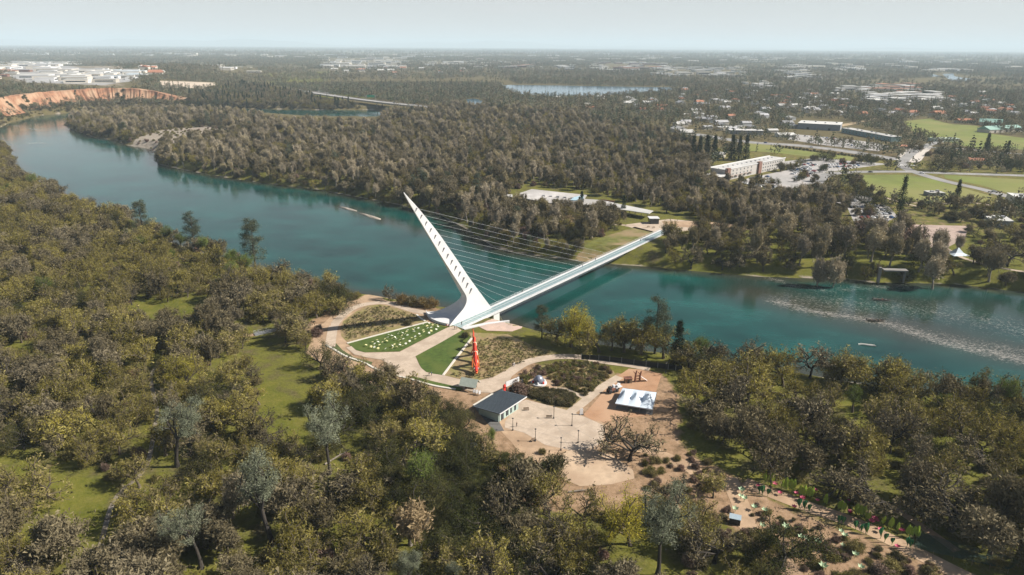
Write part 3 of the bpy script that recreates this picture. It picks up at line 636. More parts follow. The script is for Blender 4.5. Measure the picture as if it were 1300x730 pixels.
def twigs(mb, tone, centres, n, length, rng, m=0, w=.03, upw=.25, spread=.3):
    C = np.repeat(np.array(centres), n, 0); k = len(C)
    C = C + rng.normal(0, spread, (k, 3)); d = rng.normal(0, 1, (k, 3)); d[:, 2] += upw; d /= np.linalg.norm(d, axis=1)[:, None]
    L_ = length * rng.uniform(.5, 1.3, k)[:, None]; s = np.cross(d, rng.normal(0, 1, (k, 3))); s /= np.linalg.norm(s, axis=1)[:, None] + 1e-9
    bend = rng.normal(0, .18, (k, 3)) * L_
    o = len(mb.v); V = np.stack([C - s * w, C + s * w, C + d * L_ * .55 + bend + s * w * .6, C + d * L_], 1).reshape(-1, 3)
    mb.v.extend(map(tuple, V.tolist())); f = o + np.arange(k * 4).reshape(-1, 4); mb.f.extend(map(tuple, f.tolist())); mb.m.extend([m] * k)
    tone.extend(rng.uniform(0, 1, k).tolist())

def skeleton(rng, H, trunk=.28, kids=(5, 4, 3), ratio=(.62, .62, .6), spread=(38, 48, 52), up=(.0, .10, .12), r0=None, lean=0.0, wig=.22, stems=1):
    """branching limbs; returns (trunk mesh, tip points, mid points)"""
    tm = MB(); tips = []; mids = []
    r0 = r0 or H * .028
    def grow(p, d, L_, r, dep):
        ns = 4 if dep < 2 else 3; pts = [p]; ds = [d]
        for i in range(ns):
            d = norm(d + rng.normal(0, wig, 3) * (.5 if dep == 0 else 1) + np.array([0, 0, up[min(dep, len(up) - 1)]])); p = p + d * L_ / ns; pts.append(p); ds.append(d)
        rr = [r * (1 - .5 * i / ns) for i in range(ns + 1)]
        if dep == 0: rr[0] *= 1.5
        tm.path(pts, rr, (7, 5, 4, 3)[min(dep, 3)], cap=False)
        if dep >= len(kids):
            tips.extend(pts[1:]); return
        if dep > 0: mids.extend(pts[2:])
        for k in range(kids[dep]):
            t = (.7 + .3 * rng.random()) if dep == 0 else (.3 + .7 * (k + rng.random()) / kids[dep])
            j = min(ns, max(1, int(round(t * ns)))); q = pts[j]; dd = ds[j]
            az = 2 * math.pi * (k + rng.random() * .7) / kids[dep]; sp = R(spread[dep] * rng.uniform(.65, 1.25))
            u = norm(np.cross(dd, [.3, .2, 1.0]) if abs(dd[2]) < .97 else np.array([1., 0, 0])); w = np.cross(dd, u)
            nd = norm(math.cos(sp) * dd + math.sin(sp) * (math.cos(az) * u + math.sin(az) * w))
            grow(q, nd, L_ * ratio[dep] * rng.uniform(.75, 1.2) * ((1 / trunk * .40) if dep == 0 else 1), r * (.62 if dep else .55), dep + 1)
    for s in range(stems):
        a = rng.random() * 6.28; d = norm(np.array([lean + (.35 * math.cos(a) if stems > 1 else rng.normal(0, .05)), .35 * math.sin(a) if stems > 1 else rng.normal(0, .05), 1]))
        grow(np.array([0, 0, -.3]), d, H * trunk * (1 if stems == 1 else 1.2), r0 * (1 if stems == 1 else .6), 0)
    zt = max([p[2] for p in tips]) ; f = H / zt
    tm.v = [(x * f, y * f, z * f) for x, y, z in tm.v]
    return tm, np.array(tips) * f, np.array(mids) * f
def form(kind, seed):
    rng = np.random.default_rng(seed * 977 + sum(map(ord, kind))); cm = MB(); tn = []; bm_ = bark
    # crown slots: 0 leaves, 1 twigs
    if kind == 'oak':
        tm, tp, md = skeleton(rng, 11, .25, (6, 4, 4), (.74, .62, .55), (50, 50, 50), (0, .10, .05), wig=.26)
        twigs(cm, tn, tp[::2], 9, .85, rng, 1, .013, .2, .45)
        leaf_cloud(cm, tn, tp[rng.random(len(tp)) < .55], 24, .48, .085, rng, 0)
    elif kind == 'bare':
        tm, tp, md = skeleton(rng, 11, .26, (6, 4, 4), (.72, .62, .55), (42, 48, 48), (0, .16, .16), wig=.25)
        twigs(cm, tn, tp, 14, .95, rng, 0, .013, .3, .45)
    elif kind == 'sparse':
        tm, tp, md = skeleton(rng, 12, .27, (6, 5, 4), (.78, .62, .5), (48, 50, 50), (0, .08, .05), r0=.34, wig=.32); bm_ = bark_dark
        twigs(cm, tn, tp, 6, .8, rng, 0, .012, .25, .3)
    elif kind == 'pale':
        bm_ = bark_pale; tm, tp, md = skeleton(rng, 14, .30, (6, 5, 4), (.60, .6, .55), (30, 42, 45), (0, .25, .28), wig=.2)
        twigs(cm, tn, tp, 22, 1.0, rng, 0, .017, .8, .5)
    elif kind == 'pine':
        tm, tp, md = skeleton(rng, 17, .42, (7, 4, 3), (.62, .5, .5), (30, 45, 50), (0, .12, .15), r0=.34, lean=.1, wig=.16)
        leaf_cloud(cm, tn, tp[rng.random(len(tp)) < .75], 60, .45, .11, rng, 0, .8); bm_ = bark_dark
    elif kind == 'riverpine':
        tm = MB(); Ht = 18; tm.path([(0, 0, -.3), (.2, .1, Ht * .4), (.1, -.2, Ht * .75), (0, 0, Ht)], [.36, .27, .15, .04], 7, cap=False); cs = []
        for k in range(58):
            z = Ht * (.22 + .76 * rng.random()); r = 3.7 * (1 - max(0, z / Ht - .25) ** 1.8) * rng.uniform(.5, 1.05) + .4; a = rng.random() * 6.28
            e = np.array([r * math.cos(a), r * math.sin(a), z + .25 * r]); tm.path([(0, 0, z), tuple(e)], [.08, .02], 3, cap=False); cs += [e, e * .75 + np.array([0, 0, z * .25])]
        leaf_cloud(cm, tn, cs, 80, .62, .16, rng, 0, .7); bm_ = bark_dark
    elif kind == 'live':
        tm, tp, md = skeleton(rng, 9, .2, (6, 4, 3), (.85, .6, .5), (58, 50, 50), (0, .05, .0), wig=.25)
        leaf_cloud(cm, tn, tp, 34, .6, .12, rng, 0); bm_ = bark_dark
    elif kind == 'willow':
        tm, tp, md = skeleton(rng, 14, .2, (7, 4, 3), (.8, .6, .55), (42, 45, 50), (0, .12, .1), wig=.22)
        leaf_cloud(cm, tn, tp[rng.random(len(tp)) < .85], 40, .62, .13, rng, 0, 1.0); twigs(cm, tn, tp[::3], 6, 1.0, rng, 1, .025)
    elif kind == 'fresh':
        tm, tp, md = skeleton(rng, 10, .3, (6, 4, 3), (.5, .55, .5), (35, 45, 50), (0, .2, .15), wig=.2)
        leaf_cloud(cm, tn, tp[rng.random(len(tp)) < .7], 34, .5, .12, rng, 0, 1.0)
    elif kind == 'conifer':
        tm = MB(); tm.path([(0, 0, -.3), (0, 0, 15.5)], [.35, .04], 6, cap=False); cs = []; b = []
        for k in range(240):
            z = 16 * rng.random() ** .85 * .98 + .2; r = 2.9 * (1 - z / 16.6) ** .8 * rng.uniform(.55, 1.05); a = rng.random() * 6.28; cs.append((r * math.cos(a), r * math.sin(a), z)); b.append(rng.uniform(0, .6))
        leaf_cloud(cm, tn, cs, 18, .4, .22, rng, 0, 1.1); bm_ = bark_dark
    elif kind == 'slim':
        tm = MB(); tm.path([(0, 0, -.3), (0, 0, 17)], [.25, .03], 6, cap=False); cs = []
        for k in range(190):
            z = .6 + 17 * rng.random(); r = 1.15 * min(1, (18 - z) / 6) * rng.uniform(.4, 1); a = rng.random() * 6.28; cs.append((r * math.cos(a), r * math.sin(a), z))
        leaf_cloud(cm, tn, cs, 18, .3, .18, rng, 0, 1.6); bm_ = bark_dark
    elif kind in ('shrub', 'orange', 'redtwig', 'darkshrub'):
        tm, tp, md = skeleton(rng, 3.2, .2, (5, 4), (.8, .6), (50, 50), (.05, .1), r0=.06, wig=.3, stems=4)
        if kind != 'redtwig': leaf_cloud(cm, tn, tp, 20, .36, .095, rng, 0)
        twigs(cm, tn, tp, 5 if kind != 'redtwig' else 16, .6, rng, 0 if kind == 'redtwig' else 1, .02)
    elif kind == 'tan':
        tm, tp, md = skeleton(rng, 10, .25, (6, 5, 4), (.6, .6, .5), (38, 45, 45), (0, .2, .15), wig=.22); twigs(cm, tn, tp, 14, .9, rng, 0, .03, .3, .3); bm_ = bark_pale
    leaf = {'darkshrub': 'live', 'sparse': 'bare'}.get(kind, kind); leaf = {'slim': 'conifer'}.get(leaf, leaf)
    lm = LEAF[leaf]; tw = {'oak': LEAF['olive'], 'shrub': LEAF['olive'], 'willow': LEAF['oak']}.get(kind, LEAF['bare'])
    fx, fz = (rng.uniform(.72, 1.05), rng.uniform(.95, 1.3)) if kind == 'pale' else (rng.uniform(.85, 1.28), rng.uniform(.78, 1.08)) if kind in ('oak', 'bare', 'sparse', 'pale', 'live', 'shrub', 'darkshrub') else (1, 1)
    fy = fx * rng.uniform(.85, 1.15)
    for mb in (tm, cm): mb.v = [(x * fx, y * fy, z * fz) for x, y, z in mb.v]
    return tm, cm, tn, bm_, [lm, tw]
FORMS = {}; STUFF_FORMS = {}
HEIGHT = dict(oak=11, bare=11, sparse=12, pale=14, pine=17, riverpine=18, live=9, willow=14, fresh=10, conifer=16, slim=18, shrub=3.2, orange=3.2, redtwig=3.2, darkshrub=3.2, tan=10)
for kind, nvar in dict(oak=8, bare=7, sparse=3, pale=6, pine=3, riverpine=2, live=5, willow=2, fresh=2, conifer=2, slim=1, shrub=3, orange=1, redtwig=2, darkshrub=2, tan=1).items():
    FORMS[kind] = []
    cc = bpy.data.collections.new(kind + '_forms')
    for s in range(nvar):
        tm, cm, tn, bk, mats_ = form(kind, s + 1)
        FORMS[kind].append((tm.mesh('trunk', bk, True), cm.mesh('crown', mats_, False, tn)))
        both = MB(); both.v = tm.v + cm.v; o = len(tm.v); both.f = tm.f + [tuple(i + o for i in f) for f in cm.f]; both.m = [0] * len(tm.f) + [i + 1 for i in cm.m]
        ob = bpy.data.objects.new('%s_form_%d' % (kind, s), both.mesh(kind + '_whole', [bk] + mats_, False, [0.0] * len(tm.f) + tn)); cc.objects.link(ob)
    STUFF_FORMS[kind] = (cc, nvar)
# low, cheap forms for the town far away
def lowtree(mb, tn, rng, x, y, kind, s):
    if kind == 0:      # round
        cs = [(x + rng.normal(0, 1.9) * s, y + rng.normal(0, 1.9) * s, s * rng.uniform(2.2, 7.5)) for _ in range(10)]; leaf_cloud(mb, tn, cs, 9, 1.15 * s, .8 * s, rng, 0, .8)
    elif kind == 1:    # conifer
        cs = [(x, y, s * z) for z in (1.5, 4, 6.5, 9, 11.5, 13.5)]
        for i, c in enumerate(cs): leaf_cloud(mb, tn, [c], 9, (1.5 - .2 * i) * s * .8, .95 * s, rng, 0, .7, base=np.array([0.0]))
    else:              # bare
        cs = [(x + rng.normal(0, 1.8) * s, y + rng.normal(0, 1.8) * s, s * rng.uniform(3, 8.5)) for _ in range(10)]; twigs(mb, tn, cs, 8, 2.6 * s, rng, 1, .16 * s, .5, .7 * s)
    o = len(mb.v); mb.tube((x, y, -.2), (x, y, 4 * s), .22 * s, .12 * s, 3, 2); tn.extend([.1] * (len(mb.f) - len(tn)))
for nm, kinds in (('town', (0, 0, 1, 2, 2, 0)), ('hill', (0, 0, 1, 0, 2, 0))):
    cc = bpy.data.collections.new(nm + '_forms')
    for s, kd in enumerate(kinds):
        rng = np.random.default_rng(s + 50); mb, tn = MB(), []; lowtree(mb, tn, rng, 0, 0, kd, 1.0)
        cc.objects.link(bpy.data.objects.new('%s_form_%d' % (nm, s), mb.mesh(nm + '_low', [LEAF['town'], LEAF['bare'], bark], False, tn)))
    STUFF_FORMS[nm] = (cc, len(kinds))
cc = bpy.data.collections.new('grove_forms')
for s in range(6):
    rng = np.random.default_rng(s + 90); mb, tn = MB(), []
    for k in range(17): lowtree(mb, tn, rng, rng.uniform(-52, 52), rng.uniform(-52, 52), int(rng.choice([0, 0, 1, 2, 2])), rng.uniform(.8, 1.55))
    cc.objects.link(bpy.data.objects.new('grove_form_%d' % s, mb.mesh('grove_low', [LEAF['town'], LEAF['bare'], bark], False, tn)))
STUFF_FORMS['grove'] = (cc, 6)

def scatter(name, pts, kind):
    """one object that draws a form at every point: x, y, z, size, turn, form"""
    if not len(pts): return None
    pts = np.array(pts); cc, nv = STUFF_FORMS[kind]
    me = bpy.data.meshes.new(name); me.from_pydata(pts[:, :3].tolist(), [], [])
    for k, nm in ((3, 'size'), (4, 'turn')):
        a = me.attributes.new(nm, 'FLOAT', 'POINT'); a.data.foreach_set('value', pts[:, k].astype(np.float32))
    a = me.attributes.new('pick', 'INT', 'POINT'); a.data.foreach_set('value', (pts[:, 5].astype(np.int32) % nv))
    o = place(name, me); o['kind'] = 'stuff'
    g = bpy.data.node_groups.new(name, 'GeometryNodeTree'); g.interface.new_socket('Geometry', in_out='INPUT', socket_type='NodeSocketGeometry'); g.interface.new_socket('Geometry', in_out='OUTPUT', socket_type='NodeSocketGeometry')
    n = g.nodes; L = g.links; gi, go = n.new('NodeGroupInput'), n.new('NodeGroupOutput')
    ip = n.new('GeometryNodeInstanceOnPoints'); ci = n.new('GeometryNodeCollectionInfo'); ci.inputs['Collection'].default_value = cc; ci.inputs['Separate Children'].default_value = True; ci.inputs['Reset Children'].default_value = True
    ip.inputs['Pick Instance'].default_value = True
    def na_(nm, t):
        q = n.new('GeometryNodeInputNamedAttribute'); q.data_type = t; q.inputs['Name'].default_value = nm; return q.outputs['Attribute']
    cx = n.new('ShaderNodeCombineXYZ'); L.new(na_('turn', 'FLOAT'), cx.inputs['Z']); er = n.new('FunctionNodeEulerToRotation'); L.new(cx.outputs[0], er.inputs[0])
    sx = n.new('ShaderNodeCombineXYZ'); sz = na_('size', 'FLOAT'); [L.new(sz, sx.inputs[k]) for k in range(3)]
    L.new(gi.outputs[0], ip.inputs['Points']); L.new(ci.outputs[0], ip.inputs['Instance']); L.new(na_('pick', 'INT'), ip.inputs['Instance Index']); L.new(er.outputs[0], ip.inputs['Rotation']); L.new(sx.outputs[0], ip.inputs['Scale']); L.new(ip.outputs[0], go.inputs[0])
    md = o.modifiers.new('scatter', 'NODES'); md.node_group = g
    return o

# ---- where nothing grows
KEEP_OUT = [P(q) for q in (
    c5((70, 300), (170, 210), (260, 140), (340, 70), (480, 80), (850, 150), (1000, 180), (1250, 240), (1330, 320), (1400, 420), (1330, 570), (1250, 720), (1100, 740), (900, 720), (640, 640), (400, 570), (200, 490), (60, 410)),
    c3((380, 150), (640, 180), (900, 225), (1120, 270), (1085, 330), (1050, 440), (1000, 470), (985, 560), (860, 560), (960, 660), (1000, 690), (760, 730), (690, 690), (560, 700), (380, 520), (330, 470), (330, 320)),
    c4((-80, 300), (300, 270), (300, 440), (130, 520), (-80, 480)),
    [(650, 260), (652, 247), (678, 237), (750, 244), (840, 264), (890, 279), (880, 297), (835, 300), (800, 291), (772, 271), (700, 265)], [(716, 324), (735, 313), (762, 300), (806, 286), (835, 294), (800, 309), (770, 322), (752, 328)],
    [(1081, 220), (1150, 216), (1320, 222), (1320, 250), (1271, 254), (1229, 257), (1190, 258), (1147, 258), (1087, 236)], [(1147, 154), (1180, 150.5), (1205, 157), (1241, 160), (1253, 169), (1298, 175), (1420, 190), (1400, 202), (1300, 192), (1241, 191), (1180, 177), (1150, 165)],
    [(900, 212), (960, 194), (1000, 196), (1090, 200), (1135, 205), (1130, 212), (1060, 220), (1042, 232), (1030, 245), (1000, 252), (905, 238)], [(940, 178), (1010, 182), (1100, 193), (1140, 200), (1190, 182), (1186, 208), (1140, 214), (1060, 200), (930, 190)],
    [(1075, 262), (1100, 256), (1128, 262), (1230, 285), (1225, 304), (1195, 319), (1140, 303), (1090, 288)], [(1005, 150), (1070, 152), (1140, 178), (1130, 188), (1060, 182), (1000, 176)], [(840, 281), (890, 281), (970, 288), (968, 293), (845, 289)])]
CH_ = P([(335, 147.5), (400, 151), (484, 152), (505, 147), (515, 154), (470, 160), (400, 159), (335, 155)]); KEEP_OUT.append(CH_)
KEEP_OUT.append(P([(396, 118), (440, 122), (550, 136), (560, 142), (480, 137), (396, 128)]))
KEEP_OUT.append(P([(772, 470), (856, 470), (874, 500), (868, 535), (842, 552), (775, 545)]))
KEEP_OUT.append(P([(392, 425), (430, 462), (470, 488), (520, 506), (590, 522), (600, 500), (500, 478), (420, 440)]))
KEEP_OUT.append(P([(692, 570), (800, 570), (858, 560), (905, 596), (930, 615), (930, 640), (830, 648), (740, 640), (700, 622)]))
KEEP_OUT.append(P([(0, 75), (165, 84), (165, 108), (60, 108), (0, 106)], 28))
TRACKS = [(P(q), w) for q, w in (([(262, 437), (215, 455), (192, 477), (199, 517), (196, 545), (185, 594), (149, 630), (134, 668), (120, 740)], 2.6), ([(262, 436), (325, 425), (363, 416), (420, 412)], 4),
          ([(858, 577), (945, 612), (1030, 645), (1130, 685), (1200, 720), (1300, 770)], 5), ([(925, 606), (940, 640), (952, 672), (985, 700), (1010, 735)], 4), ([(1085, 625), (1130, 643), (1170, 668), (1215, 700)], 3),
          ([(880, 170), (946, 180), (1010, 184.5), (1060, 190), (1140, 203)], 16), ([(1000, 250), (1022, 245), (1036, 232), (1052, 221.5), (1085, 218.5), (1200, 220), (1300, 223), (1420, 228)], 9), ([(1170, 187), (1220, 189), (1300, 196), (1420, 204)], 9),
          ([(578, 415), (837, 297)], 9), ([(300, 101), (327, 107), (370, 113.5), (410, 120), (470, 128), (548, 136.5)], 16), ([(620, 143), (705, 152)], 9), ([(1170, 302), (1200, 315), (1230, 330), (1300, 345)], 3))]
LAKES = [P(q) for q in ([(630, 109), (645, 107), (700, 107), (760, 109.5), (850, 110.5), (860, 113), (840, 117), (800, 120), (760, 123), (700, 124), (662, 121), (645, 115)], [(590, 126), (604, 125), (615, 128), (610, 137), (594, 136)],
                        [(1170, 94), (1214, 92), (1238, 100), (1230, 105), (1204, 103), (1176, 98)])]
CLEAR_PX = [(30, 97, 135, 105, 28), (105, 91, 178, 100, 28), (178, 87, 202, 95, 28), (0, 79, 60, 90, 28), (0, 73, 96, 77, 28), (202, 98, 272, 103, 28), (275, 83, 322, 90, 28), (412, 74, 512, 87, 0), (534, 79, 600, 83, 0), (640, 84, 676, 88, 0),
            (700, 84, 735, 88.5, 0), (755, 80, 845, 90, 0), (838, 87, 945, 98, 0), (996, 91, 1032, 101, 0), (1060, 112, 1104, 118.5, 0), (1110, 108, 1160, 117, 0), (1103, 120, 1196, 130, 0), (942, 107, 972, 112, 0)]
CLEARS = [P([(a, b), (c, b), (c, d), (a, d)], z) for a, b, c, d, z in CLEAR_PX]
def free(x, y, shore=1.5):
    ok = sdist(x, y, RIVER) > shore
    for q in KEEP_OUT + LAKES + CLEARS:
        lo, hi = q.min(0), q.max(0); k = ok & (x > lo[0]) & (x < hi[0]) & (y > lo[1]) & (y < hi[1])
        if k.any(): ok[np.where(k)[0][inside(x[k], y[k], q)]] = False
    for q, w in TRACKS:
        lo, hi = q.min(0) - w, q.max(0) + w; k = np.where(ok & (x > lo[0]) & (x < hi[0]) & (y > lo[1]) & (y < hi[1]))[0]
        if len(k): ok[k[dist_line(x[k], y[k], q) < w]] = False
    return ok
GR = np.random.default_rng(11)
def fill(poly, step, world=False, shore=1.5, keep=1.0, gaps=0.0, gscale=30):
    q = poly if world else P(poly); lo, hi = q.min(0), q.max(0)
    X, Y = np.meshgrid(np.arange(lo[0], hi[0], step), np.arange(lo[1], hi[1], step)); x = X.ravel() + GR.uniform(-.48, .48, X.size) * step; y = Y.ravel() + GR.uniform(-.48, .48, X.size) * step
    k = inside(x, y, q) & (GR.random(len(x)) < keep); x, y = x[k], y[k]
    if gaps: g = wiggle(x, y, gscale, 7) + .4 * wiggle(x, y, gscale * .35, 2); k = g < 1.2 - gaps; x, y = x[k], y[k]
    k = free(x, y, shore); return x[k], y[k]
TREES = []          # (x, y, kind, scale)
def sow(poly, step, mix_, smin=.75, smax=1.2, **kw):
    x, y = fill(poly, step, **kw); ks, ws = list(mix_), np.array(list(mix_.values()), float); ws /= ws.sum()
    # neighbours tend to be of one kind
    f = (wiggle(x, y, 31, 5) + 1) / 2 * .55 + GR.random(len(x)) * .45; f = np.clip((f - .08) / .84, 0, .9999)
    r = np.argsort(np.argsort(f)) / max(1, len(f)); ci = np.searchsorted(np.cumsum(ws), np.clip(r, 0, .9999))
    for a, b, c in zip(x, y, ci): TREES.append((a, b, ks[min(c, len(ks) - 1)], GR.uniform(smin, smax)))
RAVINE = [(412, 462), (470, 492), (530, 502), (585, 520), (612, 560), (650, 620), (690, 660), (640, 735), (560, 740), (490, 650), (440, 560)]
# grassy openings stay open
OPEN = [P(q) for q in ([(0, 588), (95, 594), (85, 622), (0, 632)], [(70, 618), (130, 606), (140, 670), (90, 695), (65, 655)], [(328, 508), (375, 506), (402, 540), (394, 580), (350, 570)], [(155, 390), (245, 382), (272, 408), (190, 420)], [(180, 625), (240, 620), (250, 650), (190, 660)], [(0, 440), (45, 442), (30, 470), (0, 475)], [(235, 262), (275, 280), (285, 292), (262, 292)])]
KEEP_OUT += OPEN
sow(np.vstack([P([(-320, 214), (-60, 192), (0, 208), (60, 244), (110, 264), (150, 281), (200, 304), (250, 321), (320, 344), (400, 363), (436, 375), (450, 388), (425, 404), (405, 420), (395, 445), (415, 470), (440, 560), (490, 650), (560, 740)]), [(-60, 100), (-260, 100), (-560, 400)]]), 8.6, dict(bare=.17, sparse=.10, oak=.60, live=.07, fresh=.03, shrub=.03), .65, 1.3, world=True, gaps=.31)
sow(RAVINE, 5.6, dict(live=.62, darkshrub=.14, oak=.13, bare=.07, sparse=.04), .55, 1.35)
sow([(590, 560), (640, 600), (690, 655), (740, 700), (700, 760), (560, 760), (640, 640)], 7, dict(live=.35, oak=.35, bare=.15, sparse=.15), .75, 1.2)
sow([(300, 100)], 5, dict(oak=1)) if False else None
# shrubs filling between
sow(np.vstack([P([(-200, 240), (0, 215), (110, 268), (200, 308), (320, 348), (420, 376), (395, 445), (440, 560), (560, 740)]), [(-60, 100), (-300, 100)]]), 8.5, dict(shrub=.6, redtwig=.2, darkshrub=.2), .6, 1.2, world=True, gaps=.35)
sow([(700, 430), (830, 451), (900, 462), (1000, 474), (1100, 489), (1200, 506), (1300, 524), (1480, 560), (1480, 760), (1300, 750), (1240, 720), (1150, 668), (1060, 640), (960, 605), (890, 575), (845, 560), (826, 540), (850, 505), (855, 472), (780, 454), (715, 445)], 10, dict(bare=.10, sparse=.22, oak=.55, live=.09, fresh=.04), .8, 1.45, gaps=.22)
sow([(860, 480), (1300, 540), (1480, 570), (1480, 760), (1300, 740), (1150, 668), (960, 605), (840, 560), (835, 520)], 9.5, dict(shrub=.45, darkshrub=.35, redtwig=.2), .6, 1.1, gaps=.35)
sow([(690, 676), (770, 672), (850, 664), (915, 668), (925, 690), (985, 720), (1010, 800), (680, 800), (640, 700)], 8.5, dict(oak=.45, bare=.2, sparse=.2, live=.15), .65, 1.1)
sow([(690, 655), (770, 650), (850, 648), (915, 648), (925, 680), (985, 720), (1100, 690), (1250, 730), (1200, 780), (680, 800), (640, 700)], 6, dict(shrub=.45, redtwig=.3, darkshrub=.25), .5, 1.0)
sow([(560, 500), (600, 505), (640, 560), (680, 600), (700, 620), (640, 620), (600, 560)], 6, dict(shrub=.6, bare=.2, redtwig=.2), .5, .9)
# shoreline bushes
sow([(0, 206), (150, 282), (320, 346), (440, 378), (470, 380), (440, 372), (320, 340), (150, 276), (12, 202)], 5, dict(shrub=.5, redtwig=.3, bare=.2), .7, 1.2, shore=0)
sow([(745, 440), (830, 451), (900, 462), (1000, 474), (1100, 489), (1200, 506), (1300, 524), (1400, 545), (1400, 560), (1300, 538), (1200, 519), (1100, 501), (1000, 485), (900, 471), (830, 460), (750, 449)], 8.5, dict(sparse=.4, oak=.45, bare=.15), .85, 1.35)
# the island and the far bank
ISLE = [(84, 154), (110, 146), (180, 143), (271, 144.5), (345, 148), (400, 152), (474, 153), (500, 146), (560, 137), (640, 139), (735, 147), (770, 160), (830, 168), (885, 190), (900, 225), (905, 240), (1000, 252), (1040, 262), (1040, 285), (970, 292), (840, 276), (830, 262), (745, 244), (674, 236), (645, 243), (648, 262), (690, 275),
        (790, 285), (740, 312), (716, 324), (691, 326), (650, 320), (623, 312), (590, 290), (560, 274), (500, 258), (440, 247), (362, 235), (283, 224), (239, 216), (202, 209), (196, 192), (157, 184), (148, 178), (120, 175), (91, 164)]
KEEP_OUT.append(P([(152, 186), (164, 179.5), (184, 172), (205, 165.5), (240, 161.5), (288, 161), (298, 168), (270, 176), (240, 181), (215, 188), (199, 192), (185, 191)]))
sow(ISLE, 8.6, dict(bare=.20, pale=.42, oak=.26, live=.07, riverpine=.02, tan=.03), .45, 1.15, gaps=.04, gscale=45)
sow(np.vstack([CLIFF[:-6], CLIFF[:-6][::-1] + np.array([0, 60])]), 9, dict(live=.4, bare=.35, shrub=.25), .5, 1.0, world=True, gaps=.2, gscale=20)
sow(ISLE, 9.5, dict(shrub=.6, redtwig=.25, bare=.15), .55, 1.5)
KEEP_OUT = [k for k in KEEP_OUT if k is not CH_]; GB_ = KEEP_OUT.pop(-1); sow([(152, 186), (164, 179.5), (184, 172), (205, 165.5), (240, 161.5), (288, 161), (298, 168), (270, 176), (240, 181), (215, 188), (199, 192), (185, 191)], 11, dict(shrub=.55, redtwig=.3, bare=.15), .5, 1.1, gaps=.62, gscale=16); KEEP_OUT.append(GB_); sow([(335, 148), (400, 151.5), (484, 152), (505, 148), (515, 154), (470, 160), (400, 159), (335, 155)], 7, dict(shrub=.8, redtwig=.2), .6, 1.1)
sow([(623, 314), (650, 322), (691, 328), (752, 334), (779, 336), (834, 341), (901, 347), (955, 352), (1070, 355), (1185, 361), (1300, 372), (1300, 364), (1185, 354), (1070, 348), (955, 344), (834, 334), (752, 327), (691, 318), (650, 308), (600, 290), (560, 270), (440, 245), (283, 222), (202, 206), (196, 210), (283, 227), (440, 250), (560, 276)], 5.5, dict(shrub=.55, redtwig=.25, live=.2), .5, .95, shore=0)
sow([(840, 298), (970, 294), (1060, 288), (1110, 300), (1170, 308), (1240, 330), (1300, 345), (1420, 360), (1420, 375), (1300, 362), (1185, 354), (1070, 347), (955, 346), (840, 336)], 10.5, dict(bare=.3, sparse=.2, oak=.16, pale=.28, live=.06), .85, 1.35)
sow([(840, 276), (970, 290), (1060, 285), (1075, 262), (1040, 252), (1000, 254), (905, 242), (880, 240)], 9, dict(bare=.3, pale=.3, oak=.25, live=.15), .7, 1.1)
sow([(1040, 252), (1080, 240), (1150, 260), (1262, 264), (1320, 262), (1400, 300), (1400, 340), (1300, 338), (1240, 318), (1225, 285), (1140, 268)], 14, dict(live=.3, bare=.35, oak=.2, redtwig=.15), .6, 1.15)
sow([(645, 262), (700, 266), (772, 272), (795, 287), (760, 298), (700, 300), (640, 290)], 7, dict(bare=.6, oak=.25, live=.15), .7, 1.15)
# bluff foot and the wooded rise behind the back channel
sow([(-60, 158), (0, 156), (47, 144), (91, 140), (130, 136), (180, 135), (270, 134), (340, 135), (340, 128), (240, 126), (170, 130), (90, 134), (20, 144), (-60, 150)], 6.5, dict(live=.25, shrub=.5, bare=.25), .4, .85)
sow([(-80, 178), (-20, 181), (8, 183), (17, 190), (12, 203), (0, 205), (-60, 190)], 6, dict(oak=.5, bare=.3, shrub=.2), .6, 1.0, shore=0)
sow([(-60, 148), (0, 146), (30, 140), (60, 134), (110, 129), (160, 125), (235, 124), (235, 119), (150, 120), (90, 124), (40, 132), (0, 138), (-60, 142)], 9, dict(shrub=1), .7, 1.4)
sow([(240, 124), (300, 112), (340, 112), (400, 124), (470, 132), (560, 139), (482, 137), (400, 137), (340, 135.5), (240, 134)], 10, dict(live=.42, bare=.36, conifer=.1, oak=.12), .8, 1.25)

# single trees one can point at
SPECIAL = []
def special(u, v, kind, h, label, name, cat='tree', var=0, turn=0, grp=None):
    p = at(u, v); SPECIAL.append((p.x, p.y, kind, h / HEIGHT[kind], label, name, cat, var, turn, grp))
special(182, 299, 'riverpine', 23, 'dark rounded pine on the river bank, first of three standing above the left woods', 'river_pine', var=0)
special(247, 314, 'riverpine', 25, 'dark broad pine on the river bank, second of three above the left woods', 'river_pine', var=1, turn=1)
special(325, 343, 'riverpine', 28, 'tall thin gray pine on the river bank, third of three above the left woods', 'river_pine', var=0, turn=2)
special(225, 592, 'pine', 22, 'broad gray-green pine beside the gravel path in the left woods', 'gray_pine', var=0)
special(418, 602, 'pine', 25, 'gray-green pine with a bare forked trunk at the edge of the dark ravine', 'gray_pine', var=1, turn=1)
special(346, 692, 'pine', 25, 'tall gray pine in the lower left woods below the grassy opening', 'gray_pine', var=2, turn=2)
special(256, 722, 'pine', 18, 'small rounded gray pine near the bottom edge in the left woods', 'gray_pine', var=0, turn=3)
special(522, 752, 'pine', 13, 'gray pine cut by the bottom edge below the dark ravine', 'gray_pine', var=1, turn=4)
special(574, 752, 'pine', 10, 'small gray pine at the bottom edge beside the ravine', 'gray_pine', var=2, turn=5)
special(834, 732, 'pine', 25, 'leaning gray pine below the tan sand circle', 'gray_pine', var=1, turn=.4)
special(688, 430, 'riverpine', 15, 'gray-green pine between the pylon and the yellow-green willow', 'river_pine', var=0, turn=3)
special(744, 441, 'willow', 14, 'smaller yellow-green willow crowding the taller one on the near shore', 'willow_tree', var=1)
